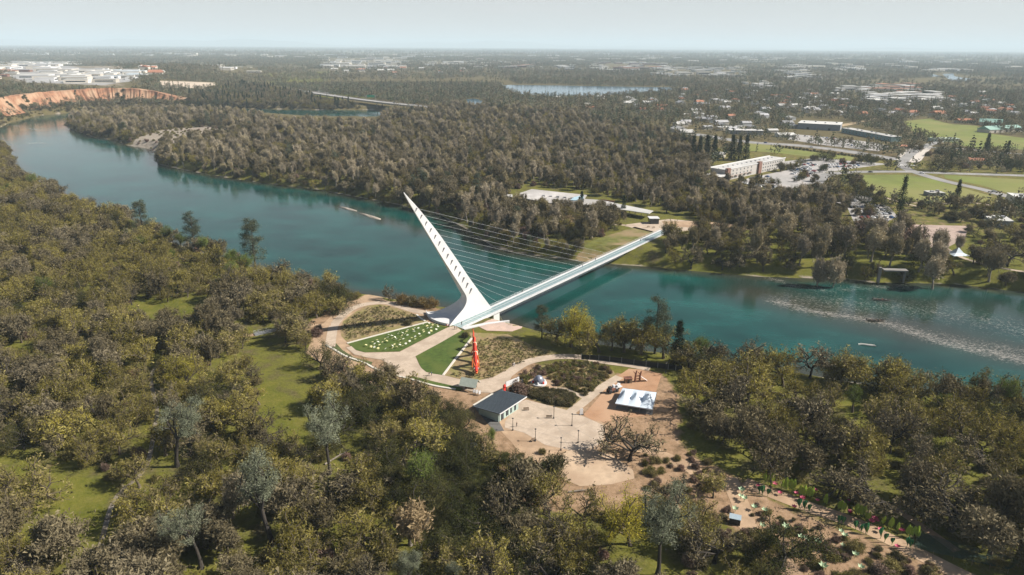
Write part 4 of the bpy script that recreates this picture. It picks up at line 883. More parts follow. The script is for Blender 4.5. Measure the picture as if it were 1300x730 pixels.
special(706, 433, 'oak', 14, 'gray-olive oak on the shore just left of the yellow-green willows', 'oak_tree', var=4)
special(776, 445, 'oak', 15, 'broad olive oak on the shore behind the black fence end', 'oak_tree', var=5)
special(842, 455, 'oak', 15, 'dark olive oak on the shore between tall pine and pointed conifer', 'oak_tree', var=6)
special(800, 441, 'bare', 13, 'gray leafless oak behind the dull olive oak on the shore', 'bare_tree', var=4)
special(725, 440, 'willow', 18.5, 'bright yellow-green willow on the near shore beside the bridge', 'willow_tree', var=0)
special(761, 447, 'oak', 15, 'olive oak on the shore just beyond the yellow-green willow', 'oak_tree', var=1)
special(792, 447, 'oak', 17, 'dull olive oak on the shore midway between willow and tall gray pine', 'oak_tree', var=2)
special(831, 449, 'riverpine', 24, 'tall loose gray pine rising against the river above the play ground', 'river_pine', var=1, turn=5)
special(814, 450, 'oak', 15, 'small gray oak at the foot of the tall loose pine by the river', 'oak_tree', var=3)
special(859, 462, 'conifer', 18, 'dark pointed conifer by the river above the end of the black fence', 'conifer_tree', var=0)
special(890, 460, 'fresh', 11, 'thin gray-green tree on the shore past the dark pointed conifer', 'fresh_tree', var=0)
special(799, 584, 'sparse', 15, 'large bare oak casting branch shadows on the tan sand circle', 'bare_tree', var=1)
special(703, 599, 'darkshrub', 6.5, 'dark evergreen bush at the corner of the sandy court', 'evergreen_bush', 'bush', var=0)
special(690, 602, 'fresh', 4, 'small green tree beside the dark evergreen bush by the sandy court', 'fresh_tree', var=1)
special(537, 628, 'fresh', 14, 'bright green young tree in front of the dark ravine', 'fresh_tree', var=0, turn=1)
special(522, 692, 'tan', 13, 'pale tan leafless tree at the lower edge of the dark ravine', 'dry_tree')
special(800, 692, 'willow', 16, 'yellow-green oak standing below the sand circle', 'budding_tree', var=1)
special(992, 718, 'live', 15, 'wide dark-trunked oak in the middle of the leaf lantern display', 'live_oak', var=1)
special(238, 495, 'willow', 14, 'yellow-green tree in the left woods above the broad gray pine', 'budding_tree', var=0, turn=2)
special(300, 520, 'sparse', 10, 'bare oak standing alone on the green slope of the left woods', 'bare_tree', var=2)
special(335, 560, 'sparse', 12, 'dark bare oak in the open grass beside the ravine', 'bare_tree', var=3)
special(460, 690, 'oak', 13, 'olive oak with a dark straight trunk in the lower woods by the ravine', 'oak_tree', var=4)
special(640, 668, 'sparse', 15, 'big bare oak on the slope below the two water tanks', 'bare_tree', var=0)
special(625, 565, 'fresh', 6, 'slim pale young tree beside the water tanks', 'fresh_tree', var=1, turn=3)
for k, (u, v) in enumerate(((879, 204), (887, 204), (896, 203), (906, 203), (928, 203), (937, 204), (946, 203))):
    special(u, v, 'conifer', 27, 'tall dark redwood in the clump behind the white hotel', 'redwood_tree', var=k % 2, turn=k, grp='redwoods behind the hotel')
special(1138, 290, 'slim', 37, 'very tall narrow cypress beside the museum parking lot', 'cypress_tree')
special(1213, 258, 'conifer', 19, 'dark cypress at the lower edge of the big green field', 'cypress_tree', var=1)
special(1045, 203, 'live', 15, 'round dark tree on a clear trunk between the hotel drive and highway', 'shade_tree', var=0)
special(1093, 207, 'live', 14, 'round dark tree beside the road junction', 'shade_tree', var=1, grp='dark shade trees by the junction')
special(1106, 209, 'live', 13, 'round dark tree beside the road junction', 'shade_tree', var=2, grp='dark shade trees by the junction')
special(1250, 198, 'conifer', 26, 'tall leaning dark conifer at the edge of the upper green field', 'conifer_tree', var=1)
special(1277, 200, 'conifer', 19, 'shorter dark conifer with a thin trunk right of the leaning one', 'conifer_tree', var=0)
special(1190, 216, 'live', 20, 'tall gray-green tree beside the road right of the junction', 'shade_tree', var=0)
special(1205, 214, 'conifer', 14, 'dark dense tree right of the junction beside the gray-green one', 'conifer_tree', var=0)
special(1283, 217, 'live', 15, 'dark tree behind the field road at the right edge', 'shade_tree', var=1)
special(1100, 262, 'live', 14, 'dark spreading oak at the lower edge of the big green field', 'live_oak', var=2)
special(1115, 264, 'live', 12, 'second dark oak beside the tall narrow cypress', 'live_oak', var=0)
special(1152, 318, 'redtwig', 13, 'reddish-brown leafless tree on the far bank lawn', 'red_twig_tree', var=0)
special(1100, 305, 'redtwig', 11, 'dull reddish leafless tree beside the museum parking lot', 'red_twig_tree', var=1)
special(1188, 352, 'pale', 19, 'pale tall cottonwood on the far bank near the stone pier', 'cottonwood_tree', var=0)
special(1278, 338, 'sparse', 19, 'wide dark bare oak on the far bank at the right edge', 'bare_tree', var=1)
special(1262, 342, 'sparse', 16, 'dark bare oak just left of the wide one on the far bank', 'bare_tree', var=2)
special(1040, 348, 'pale', 18, 'tall pale leafless cottonwood on the far bank past the bridge end', 'cottonwood_tree', var=1)
special(1060, 349, 'pale', 19, 'tallest pale leafless cottonwood on the far bank near the rapids', 'cottonwood_tree', var=2)
for k, (u, v) in enumerate(((648, 243), (664, 236), (684, 233), (704, 234), (728, 237), (750, 241), (772, 249), (796, 257), (826, 263), (846, 270))):
    special(u, v, 'pale' if k % 3 else 'bare', 11 + k % 4, 'leafless tree standing behind the white museum roof', 'museum_tree', var=k, turn=k, grp='trees behind the museum')
for k, (u, v) in enumerate(((658, 267), (672, 268), (686, 270), (700, 272), (712, 275), (724, 275), (748, 279), (762, 282), (778, 285))):
    if k % 3 == 1: continue
    special(u, v, 'sparse' if k % 3 else 'pale', 8 + k % 3, 'leafless tree standing in front of the white museum roof', 'museum_tree', var=k, turn=k, grp='trees in front of the museum')
for k, (u, v, h) in enumerate(((738, 268, 15), (735, 270, 12), (791, 272, 14))):
    special(u, v, 'conifer', h, ['tall dark cypress in front of the white museum roof', 'shorter cypress beside the tall one before the museum roof', 'gray-green conifer behind the end of the museum roof'][k], 'cypress_tree', var=k % 2)
for k, (u, v) in enumerate(((512, 385), (524, 387), (536, 389), (548, 390))):
    special(u, v, 'orange', 4.8, ['rusty orange bush on the shore, farthest from the pylon', 'rusty yellow bush on the shore, second of four', 'rusty bush on the shore, third of four', 'rusty bush on the shore, nearest the pylon'][k], 'shore_bush', 'bush', turn=k)
special(494, 380, 'sparse', 8, 'small gray leafless tree alone on the shore left of the pylon', 'bare_tree', var=0)
special(519, 412, 'darkshrub', 3, 'round dark bush on the loop garden edge by the pylon shadow', 'garden_bush', 'bush')
special(430, 392, 'live', 12, 'large dark live oak beside the loop path near the shore', 'live_oak', var=0)
special(418, 386, 'live', 13, 'dark live oak at the shore corner of the woods', 'live_oak', var=1)
special(440, 384, 'live', 11, 'dark live oak nearest the river by the loop path', 'live_oak', var=2)
special(378, 436, 'oak', 14, 'tall olive oak at the end of the footbridge', 'oak_tree', var=0)
special(420, 482, 'sparse', 10, 'thin bare tree at the curved curb left of the plaza', 'bare_tree', var=3)
special(437, 486, 'sparse', 11, 'bare tree at the curved curb, second from the plaza', 'bare_tree', var=1)
special(470, 497, 'oak', 13, 'yellow-olive oak in front of the plaza beside the curb', 'oak_tree', var=1)
special(660, 500, 'redtwig', 4.5, 'gray leafless shrub behind the banner gate', 'leafless_shrub', 'shrub', var=1)
special(590, 428, 'darkshrub', 2.6, 'rounded dark shrub at the head of the planted bed', 'garden_bush', 'bush', turn=1)

LANDMARKS = [(at(u, v), t) for u, v, t in ((30, 300, 'by the river at the edge of the left woods'), (150, 340, 'in the woods below the three river pines'), (60, 430, 'in the brown woods at the left edge'), (230, 420, 'in the woods left of the footbridge'), (340, 400, 'between the footbridge and the river'),
    (120, 520, 'in the woods left of the gravel path'), (270, 590, 'around the broad gray pine by the gravel path'), (60, 680, 'in the lower left corner woods'), (330, 660, 'in the woods below the grassy slope'), (340, 500, 'on the grassy slope below the footbridge'),
    (520, 600, 'in the dark ravine below the plaza'), (600, 690, 'on the slope below the water tanks'), (780, 680, 'below the tan sand circle'), (930, 500, 'on the near shore above the black fence'), (980, 560, 'in the woods right of the white tent'),
    (1100, 560, 'in the grassy woods on the right near bank'), (1240, 560, 'on the near bank at the right edge'), (1200, 660, 'in the dark woods above the green netting'), (1050, 690, 'among the leaf lanterns'), (930, 700, 'beside the sandy path to the lanterns'),
    (250, 200, 'on the island by the gravel bar'), (400, 215, 'on the wooded island across the river'), (560, 230, 'on the wooded island behind the pylon'), (760, 220, 'in the woods behind the museum'), (700, 300, 'between the museum and the river'), (920, 320, 'on the far bank past the bridge end'),
    (1080, 325, 'on the far bank lawn above the rapids'), (1220, 330, 'on the far bank at the right edge'), (950, 260, 'in the woods below the white hotel'), (180, 135, 'at the foot of the orange bluff'), (380, 130, 'beside the highway bridge'), (1150, 275, 'around the museum parking lot'))]
def where(x, y): return min(LANDMARKS, key=lambda l: (l[0].x - x) ** 2 / (1 + .002 * y) + (l[0].y - y) ** 2 / (1 + .01 * y))[1]
WORDS = dict(oak=('oak_tree', 'olive budding oak', 'tree', 'olive oaks'), bare=('bare_tree', 'brown leafless oak', 'tree', 'leafless oaks'), sparse=('open_oak', 'dark bare-limbed oak', 'tree', 'bare-limbed oaks'), pale=('cottonwood_tree', 'pale gray leafless cottonwood', 'tree', 'leafless cottonwoods'), live=('live_oak', 'dark evergreen oak', 'tree', 'evergreen oaks'),
             shrub=('shrub', 'low olive-brown shrub', 'shrub', 'olive shrubs'), darkshrub=('evergreen_bush', 'low dark green bush', 'bush', 'dark bushes'), redtwig=('leafless_shrub', 'leafless brown shrub', 'shrub', 'leafless shrubs'), fresh=('fresh_tree', 'fresh green young tree', 'tree', 'fresh green trees'),
             pine=('gray_pine', 'gray-green pine', 'tree', 'gray pines'), riverpine=('river_pine', 'tall loose pine', 'tree', 'river pines'), conifer=('conifer_tree', 'dark pointed conifer', 'tree', 'dark conifers'), tan=('dry_tree', 'tan leafless tree', 'tree', 'tan leafless trees'), willow=('willow_tree', 'yellow-green willow', 'tree', 'willows'))
def plant(x, y, kind, sc, label, name, cat, var, turn, grp, z=None):
    t, c = FORMS[kind][var % len(FORMS[kind])]; z = hz(x, y) if z is None else z
    r = thing(name, label, cat, (x, y, z - .05), turn, grp); r.scale = (sc, sc, sc)
    place('trunk', t, r); place('crown', c, r); return r
for s in SPECIAL: plant(*s[:4], s[4], s[5], s[6], s[7], s[8], s[9])
special(742, 672, 'oak', 12, 'olive oak at the lower edge of the bare dirt left of the yellow-green oak', 'oak_tree', var=3)
special(690, 652, 'oak', 13, 'olive oak at the left corner of the bare dirt below the court', 'oak_tree', var=5)
special(668, 622, 'live', 8, 'dark oak on the slope between the water tanks and the bare dirt', 'live_oak', var=3)
special(868, 640, 'sparse', 10, 'dark bare oak on the bare dirt above the leaning gray pine', 'bare_tree', var=1, turn=2)
special(905, 632, 'oak', 9, 'small olive oak on the bare dirt beside the sandy path', 'oak_tree', var=2)
for s in SPECIAL[-5:]: plant(*s)
sp_xy = np.array([(s[0], s[1]) for s in SPECIAL]); sp_r = np.array([(6.5 if s[2] in ('pine', 'riverpine', 'willow') else 4.5) if s[1] < 600 else 7 for s in SPECIAL])
tx = np.array([t[0] for t in TREES]); ty = np.array([t[1] for t in TREES]); tz = height(tx, ty)
by_kind = {}
LIM = dict(oak=255, bare=240, sparse=200, pale=260, live=225, shrub=250, darkshrub=200, redtwig=180, fresh=60, pine=60, riverpine=60, conifer=40, tan=40, willow=20)
order = []
for i, (x, y, k, s) in enumerate(TREES):
    if ((x - sp_xy[:, 0]) ** 2 + (y - sp_xy[:, 1]) ** 2 < sp_r ** 2).any(): continue
    d = math.sqrt(x * x + y * y + 1e4); u, v = px(x, y, tz[i] + HEIGHT[k] * s * .6)
    order.append((HEIGHT[k] * s / d if (-8 < u < 1308 and v < 738) else 0, i))
order.sort(reverse=True); count = {}; rest = {}
for w, i in order:
    x, y, k, s = TREES[i]
    if w > 0 and count.get(k, 0) < LIM[k] and y < 900:
        count[k] = count.get(k, 0) + 1; nm, lab, cat, g = WORDS[k]; wh = where(x, y)
        plant(x, y, k, s, '%s %s' % (lab, wh), nm, cat, int(GR.integers(9)), GR.uniform(0, 6.28), '%s %s' % (g, wh), tz[i])
    else: rest.setdefault(k, []).append((x, y, tz[i] - .05, s, GR.uniform(0, 6.28), int(GR.integers(99))))
NAMES = dict(oak='oak_woods', bare='leafless_woods', sparse='open_woods', pale='cottonwood_woods', live='evergreen_oak_woods', shrub='shrub_undergrowth', darkshrub='evergreen_undergrowth', redtwig='leafless_undergrowth', fresh='young_woods', riverpine='pine_woods', conifer='conifer_woods', tan='dry_woods', pine='gray_pine_woods', willow='willow_woods')
for k, v in rest.items(): scatter(NAMES[k], v, k)
print('individual trees', count, 'mass', {k: len(v) for k, v in rest.items()})

# ---- the town's trees: a mass out to the horizon
def band(r0, r1, step, keep, kind, name, smin, smax, amin=-41, amax=41, extra=None, dens=None):
    lo = r0 * math.cos(R(42)); x = np.arange(-r1 * .7, r1 * .7, step); y = np.arange(lo, r1, step); X, Y = np.meshgrid(x, y)
    x = X.ravel() + GR.uniform(-.5, .5, X.size) * step; y = Y.ravel() + GR.uniform(-.5, .5, X.size) * step
    d = np.hypot(x, y); a = np.degrees(np.arctan2(x, y)); k = (d > r0) & (d < r1) & (a > amin) & (a < amax) & (GR.random(len(x)) < keep); x, y = x[k], y[k]
    if dens: k = GR.random(len(x)) < dens(x, y); x, y = x[k], y[k]
    k = free(x, y, 6); x, y = x[k], y[k]
    for q in TOWN_OUT:
        k = ~inside(x, y, q); x, y = x[k], y[k]
    z = height(x, y)
    return scatter(name, np.column_stack([x, y, z - .2, GR.uniform(smin, smax, len(x)), GR.uniform(0, 6.28, len(x)), GR.integers(0, 99, len(x))]), kind)
TOWN_OUT = [np.vstack([P([(-900, 900), (-300, 160), (0, 157), (60, 144), (130, 137), (240, 134), (340, 136), (482, 137), (500, 145)]), P([(560, 137), (640, 139), (735, 147), (770, 160), (830, 168), (885, 190), (900, 225), (905, 240), (1040, 262), (1200, 320), (2400, 420), (2400, 900)])])]
HILL = P([(240, 128), (300, 109), (420, 100), (520, 96), (640, 100), (655, 106), (640, 112), (650, 124), (600, 125), (560, 136), (480, 134), (400, 120), (340, 110)])
band(800, 2300, 10.5, 1, 'hill', 'wooded_rise', .85, 1.6, -30, 5, dens=lambda x, y: np.where(inside(x, y, HILL), .95, 0))
band(550, 2600, 12.5, 1, 'town', 'town_trees', .75, 1.5, dens=lambda x, y: np.where(inside(x, y, HILL), 0, np.clip(.78 + .5 * wiggle(x, y, 90, 4), .3, 1)))
band(2600, 8500, 80, 1, 'grove', 'valley_trees', .8, 1.2, dens=lambda x, y: np.clip(.72 + .5 * wiggle(x, y, 420, 4), .15, 1))
band(8500, 34000, 290, 1, 'grove', 'far_valley_trees', 1.5, 2.6, dens=lambda x, y: np.clip(.8 + .5 * wiggle(x, y, 1500, 4), .3, 1))

# ================================================================== THE BRIDGE (local x runs along the deck, local y = minus the sunny side)
BO = at(573.8, 412.9); BE = at(839.5, 292.3); BD = (BE - BO).normalized(); BRZ = math.atan2(BD.y, BD.x); BL = (BE - BO).length
glass_deck = mat('green_glass_deck', (.21, .29, .30), .25, .12, .8, spec=.5); glass_joint = mat('deck_joint', (.10, .15, .16), .5, .1, 1)
bridge = thing('cable_stayed_bridge', 'white cable-stayed footbridge with one leaning pylon crossing the river', 'bridge', BO, BRZ)
# deck: white edge tube on the cable side, green glass panels, white kerb on the other side
M_ = MB()
DW0, DW1 = -1.2, 6.5
for a, b, t in ((-.9, .35, .55), (DW1 - 1.4, DW1, .42)): M_.box((BL / 2, -(a + b) / 2, -.08), (BL, b - a, t))
M_.build('deck_edge', white_paint, bridge)
npan = 72; pw = BL / npan
pm = MB().box((0, 0, 0), (pw - .22, DW1 - 1.4 - .35 - .02, .16)).mesh('glass_panel', glass_deck)
for k in range(npan): place('glass_panel', pm, bridge, ((k + .5) * pw, -(.35 + DW1 - 1.4) / 2, -.02))
j = MB()
for k in range(npan + 1): j.box((k * pw, -(.35 + DW1 - 1.4) / 2, -.16), (.5, DW1 - 1.75, .14))
j.box((BL / 2, -2.2, -.05), (BL, .22, .24)); j.build('deck_beam', white_paint, bridge)
M_ = MB(); M_.tube((4, -2.6, -3.3), (BL - 3, -2.6, -3.1), .55, n=8); M_.build('lower_chord', white_paint, bridge, True)
M_ = MB(); s = 4.0
while s < BL - 6:
    for e in (-.4, 6.0): M_.tube((s, -e, -.4), (s + 2.4, -2.6, -3.2), .13, n=4); M_.tube((s + 4.8, -e, -.4), (s + 2.4, -2.6, -3.2), .13, n=4)
    s += 4.8
t = M_.build('truss_diagonals', white_paint, bridge); t['kind'] = 'stuff'
for e, nm in ((-.8, 'railing'), (6.4, 'railing')):
    M_ = MB()
    for z in (.55, .85, 1.2): M_.tube((0, -e, z), (BL, -e, z), .035, n=4)
    s = 0
    while s <= BL: M_.tube((s, -e, .1), (s, -e, 1.22), .03, n=3); s += 2.5
    M_.build(nm, steel, bridge)
# pylon: leaning sail; rows run from the foot prow to the tip.  (s, e, z)
Rg = [(-2.0, .3, .1), (-1.2, .35, 1.1), (2.7, .45, 3.3), (6.2, .55, 5.2), (7.9, .6, 6.4), (9.1, .7, 8.0), (9.5, .75, 9.6), (9.2, .8, 11.2), (8.1, .9, 13.1), (3.2, 1.0, 20.1), (-5.4, 1.0, 32.2), (-13.6, .95, 44.4), (-20.6, .9, 55.0), (-26.0, .9, 63.2), (-26.7, .9, 64.4)]
Sg = [(27.3, 1.0, .1), (26.4, 1.0, 1.1), (24.6, 1.0, 3.3), (23.0, 1.0, 5.2), (22.0, 1.0, 6.4), (20.7, 1.0, 8.0), (19.4, 1.0, 9.6), (18.0, 1.0, 11.2), (16.5, 1.0, 13.1), (10.9, 1.0, 20.1), (1.6, 1.0, 32.2), (-8.0, 1.0, 44.4), (-17.4, 1.0, 55.0), (-25.6, 1.0, 63.2), (-26.6, .98, 64.4)]
Eg = [(4.2, -18.5, .3), (4.4, -16.2, 1.2), (6.0, -13.3, 2.3), (8.2, -10.6, 3.7), (10.2, -8.4, 5.3), (11.8, -6.2, 7.4), (12.0, -4.9, 9.2), (11.2, -4.2, 11.0), (9.3, -3.6, 13.1), (4.0, -2.3, 20.1), (-4.6, -1.0, 32.2), (-13.2, -.2, 44.4), (-20.5, .25, 55.0), (-26.0, .6, 63.2), (-26.7, .75, 64.4)]
def sm3(p): return smooth(p, 5)
Rg, Sg, Eg = sm3(Rg), sm3(Sg), sm3(Eg)
loc = lambda p: (p[0], -p[1], p[2])
FLZ = [.1, 1.1, 3.3, 5.2, 6.4, 8.0, 9.6, 12]; FLM = np.array([(2.2, -9, .25), (4.6, -8, .3), (7.6, -6.3, .6), (9.6, -5.0, 1.9), (10.9, -4.0, 3.6), (11.6, -3.0, 6.2), (11.4, -2.4, 8.8), (10.6, -1.7, 11.6)])
M_ = MB(); rows = []
for r, s, e in zip(Rg, Sg, Eg):
    ring = [loc(s), loc((s + r) / 2), loc(r)]
    # concave flank between ridge and far edge
    m_ = np.array([np.interp(r[2], FLZ, FLM[:, i]) for i in range(3)]) if r[2] < 12 else (r + e) / 2 + (s - (r + e) / 2) * .09
    c = 2 * m_ - (r + e) / 2
    for t in (.15, .3, .5, .7, .85): ring.append(loc((1 - t) ** 2 * r + 2 * t * (1 - t) * c + t * t * e))
    ring.append(loc(e)); bk = s + np.array([.4, -1.6 * min(1, (65 - s[2]) / 40) - .1, 0]); ring.append(loc((e + bk) / 2 + (np.array([1.0, -.3, 0]) if r[2] < 9 else 0))); ring.append(loc(bk)); rows.append(ring)
M_.loft(rows, closed=True); M_.add(rows[-1], [tuple(range(len(rows[-1])))])
pyl = M_.build('pylon', white_paint, bridge)
for p in pyl.data.polygons: p.use_smooth = False
# cable slots on the sunny face, with a dark slit under a raised lip
cz = np.array([r[2] for r in Rg]); slit = mat('slot_grey_steel', (.20, .20, .21), .8, .1, 1)  # sockets in a mid-grey steel colour
cab = []
for k in range(14):
    z = 56.6 + (13.2 - 56.6) * (k / 13) ** 1.0
    r = np.array([np.interp(z, cz, Rg[:, i]) for i in range(3)]); s = np.array([np.interp(z, cz, Sg[:, i]) for i in range(3)])
    c = (r * .55 + s * .45); ax = np.array([.50, 0, .86]); w_ = .45 + .05 * k * .5
    a, b = c + ax * w_ * 1.7, c - ax * w_ * 1.7; a[1] += .12; b[1] += .02; n = np.array([.86, 0, -.50]) * w_ * .42; up_ = np.array([0, .5, 0])
    mb = MB(); q = [b - n * .3, b + n * .3, a + n, a - n]; mb.add([loc(x + np.array([0, .02, 0])) for x in q] + [loc(x + np.array([0, .16 if i < 2 else .10 + .5 * w_, 0])) for i, x in enumerate(q)], [(3, 2, 1, 0), (4, 5, 6, 7), (0, 1, 5, 4), (1, 2, 6, 5), (2, 3, 7, 6), (3, 0, 4, 7)])
    mb.build('cable_socket', slit, pyl); cab.append((s + np.array([.2, -.3, 0]), z))
for k, (s, z) in enumerate(cab):
    e = 142 + (35 - 142) * (k / 13)
    M_ = MB(); q = [loc(s + (np.array([e, -.6, .2]) - s) * t + np.array([0, 0, -.4 * math.sin(math.pi * t)])) for t in (0, .25, .5, .75, 1)]; M_.path(q, .035, 5); M_.build('cable', mat('cable_grey', (.45, .46, .47), .5, .05, 1), bridge)
# curved foot terrace: floor, arc wall with a white cap, foundation, south pier
M_ = MB(); arc = smooth([(3.6, -19.4), (1.0, -16.0), (-1.0, -12.5), (-2.0, -9.0), (-2.3, -5.0), (-1.9, -1.2)], 6)
M_.prism([(a, -b) for a, b in arc] + [(6, .2), (26, .2), (24, 8), (12, 12), (7, 17)], -9, .55); M_.build('foot_terrace', white_paint, bridge)
M_ = MB(); M_.loft([[(a - .1, -b, 0), (a - .1, -b, 1.15), (a + .45, -b + .1, 1.15), (a + .45, -b + .1, .5)] for a, b in arc]); M_.build('arc_wall', white_paint, bridge)
M_ = MB(); M_.box((24.5, -3.4, -4.6), (4.4, 5.4, 7.4)); M_.loft([[(26, -1, -.6), (26, -6, -.6)], [(30.5, -1.5, -7.5), (30.5, -6, -7.5)]]); M_.build('abutment', white_paint, bridge)
M_ = MB(); M_.prism([(-.5, -6.6), (4, -7.2), (12, -11), (20, -17), (19.4, -17.6), (10, -12), (-.6, -8.0)], -1.5, .35); M_.build('wing_wall', white_paint, bridge)
M_ = MB(); M_.lathe((BL - 24, -3.0, -8.5), [(1.0, 0), (.8, 3), (.9, 5.8), (1.6, 6.4), (1.6, 6.6)], 14); M_.build('pier', white_paint, bridge, True)
M_ = MB(); M_.box((BL + 1.5, -2.7, -3.2), (4, 10, 6)); M_.build('landing_abutment', concrete, bridge)

# ------------------------------------------------------------------ people
skin_t = mat('skin', (.42, .26, .18), .7, .05, 5); hair_t = mat('dark_hair', (.03, .022, .018), .8, .1, 9)
def person_mesh(name, shirt, pants, pose):
    me = bpy.data.meshes.new('tmp'); st = {'walk': .22, 'stand': .03, 'sit': 0}[pose]
    if pose == 'sit':
        J = [(0, 0, .5), (0, 0, .95), (0, 0, 1.05), (0, .03, 1.12), (0, .04, 1.24), (.18, 0, .95), (.24, .12, .72), (.2, .32, .66), (-.18, 0, .95), (-.24, .12, .72), (-.2, .32, .66), (.1, .03, .46), (.12, .42, .48), (.12, .45, .06), (.12, .58, .03), (-.1, .03, .46), (-.12, .42, .48), (-.12, .45, .06), (-.12, .58, .03), (0, .0, .75)]
    else:
        J = [(0, 0, .93), (0, 0, 1.4), (0, .01, 1.5), (0, .03, 1.57), (0, .04, 1.69), (.19, 0, 1.4), (.24, -st * .4, 1.12), (.25, st * .5, .86), (-.19, 0, 1.4), (-.24, st * .4, 1.12), (-.25, -st * .5 + .05, .86), (.1, 0, .9), (.11, st * .8, .5), (.11, st, .08), (.11, st + .14, .03), (-.1, 0, .9), (-.11, -st * .5, .5), (-.11, -st * 1.3, .08), (-.11, -st * 1.3 + .14, .03), (0, 0, 1.15)]
    E_ = [(0, 19), (19, 1), (1, 2), (2, 3), (3, 4), (1, 5), (5, 6), (6, 7), (1, 8), (8, 9), (9, 10), (0, 11), (11, 12), (12, 13), (13, 14), (0, 15), (15, 16), (16, 17), (17, 18)]
    rad = [.15, .15, .065, .1, .095, .075, .05, .04, .075, .05, .04, .1, .07, .05, .04, .1, .07, .05, .04, .14]
    me.from_pydata(J, E_, []); o = bpy.data.objects.new('tmp', me); COL.objects.link(o); o.modifiers.new('s', 'SKIN')
    for v, r in zip(me.skin_vertices[0].data, rad): v.radius = (r, r * .8 if r > .12 else r)
    me.skin_vertices[0].data[0].use_root = True
    o.modifiers.new('u', 'SUBSURF').levels = 1
    dg = bpy.context.evaluated_depsgraph_get(); out = bpy.data.meshes.new_from_object(o.evaluated_get(dg)); bpy.data.objects.remove(o); out.name = name
    out.materials.clear(); [out.materials.append(m) for m in (shirt, pants, skin_t)]
    top, hip = (1.02, .58) if pose == 'sit' else (1.45, .92)
    for p in out.polygons: p.material_index = 2 if (p.center.z > top or (abs(p.center.x) > .21 and p.center.z < hip + .05 and pose != 'sit')) else (0 if p.center.z > hip else 1)
    return out
cloth = {k: mat(k + '_cloth', c, .9, .1, 3) for k, c in dict(red=(.4, .03, .03), navy=(.03, .04, .09), black=(.02, .02, .022), white=(.6, .6, .58), blue=(.06, .15, .35), grey=(.2, .2, .2)).items()}
PM = {}
def person(p, z, shirt, pants, pose, rz, label, group=None):
    key = (shirt, pants, pose)
    if key not in PM: PM[key] = person_mesh('person_body', cloth[shirt], cloth[pants], pose)
    r = tag(place('person', PM[key], None, (p[0], p[1], z), rz), label, 'person', group)
    hz_ = 1.24 if pose == 'sit' else 1.69
    MB().lathe((0, .02, hz_ - .04), [(.105, 0), (.115, .06), (.08, .13), (.02, .15)], 8).build('hair', hair_t, r, True); return r
person(at(567.5, 416), .12, 'red', 'navy', 'stand', 1, 'person in a red top standing at the left corner of the bridge entrance')
person(at(569.5, 416), .12, 'red', 'black', 'walk', 2.2, 'person in red walking just right of another at the bridge entrance')
person(at(577.5, 418.5), .12, 'black', 'black', 'walk', .5, 'person in black bending toward the plaza path below the bridge entrance')
person(at(580, 418.2), .12, 'navy', 'black', 'stand', 2, 'person in navy beside the one in black below the bridge entrance')
person(at(586, 413), .06, 'black', 'navy', 'stand', 0, 'person in black standing on the first panels of the bridge deck')
person(at(663, 371.5), .06, 'black', 'black', 'walk', -.6, 'person in black walking on the bridge deck nearest the pylon')
person(at(756, 331), .06, 'navy', 'black', 'walk', -.6, 'person in navy on the middle of the bridge deck')
person(at(813, 306.8), .06, 'grey', 'black', 'stand', -.6, 'person in grey near the far end of the bridge deck')
person(at(739.5, 339.5), .06, 'white', 'blue', 'walk', -.6, 'person in white on the bridge just before the middle walker')
person(at(548, 477), .13, 'blue', 'black', 'stand', 2, 'person in blue standing on the path below the plain lawn')
person(at(545, 477.6), .13, 'black', 'grey', 'walk', 1, 'person in black beside the one in blue below the plain lawn')
person(at(652.6, 465), .14, 'white', 'blue', 'walk', 1, 'person in white on the path beside the shrub garden')
person(at(651, 466), .14, 'navy', 'black', 'walk', 1, 'person in navy just ahead of the one in white by the shrub garden')
person(at(656, 542), .1, 'black', 'black', 'stand', 1, 'person in black beside a lamp post on the sandy court')
person(at(836, 574), .1, 'navy', 'black', 'walk', 1, 'person in navy on the dirt path below the white tent')

# ------------------------------------------------------------------ garden, court and play ground
lamp_lens = mat('lamp_glass', (.55, .53, .45), .3, .05, 1)
def lamp(u, v, h, lab):
    p = at(u, v); r = thing('lamp_post', lab, 'lamp post', (p.x, p.y, .05), 0, 'lamp posts round the court')
    MB().lathe((0, 0, 0), [(.28, 0), (.28, .25), (.14, .4), (.1, .8), (.08, h - .5)], 8).build('post', dark_metal, r)
    MB().lathe((0, 0, h - .5), [(.12, 0), (.24, .32), (.24, .36)], 8).build('lantern', lamp_lens, r); MB().lathe((0, 0, h - .14), [(.36, 0), (.3, .08), (.05, .3)], 8).build('lantern_cap', dark_metal, r)
for u, v, l in ((651, 546.4, 'lamp post at the near left corner of the court by the blue-roofed building'), (703, 531.2, 'lamp post at the back edge of the court in the middle'), (726, 540.6, 'lamp post at the back right of the court'), (679.6, 560.2, 'lamp post on the front left edge of the court'),
                (733.8, 562.4, 'lamp post on the front right edge of the court'), (712, 571.6, 'lamp post at the front edge of the court nearest the sand circle'), (845, 473.8, 'tall lamp post by the black fence corner above the orange dirt')): lamp(u, v, 4.5, l)
def bench(u, v, rz, lab, z=.08):
    p = at(u, v); r = thing('bench', lab, 'bench', (p.x, p.y, z), rz)
    MB().box((0, 0, .45), (1.9, .5, .07)).build('seat', timber, r); MB().box((0, .25, .75), (1.9, .06, .4)).build('backrest', timber, r)
    for s in (-.8, .8): MB().box((s, 0, .21), (.08, .45, .42)).build('leg', dark_metal, r)
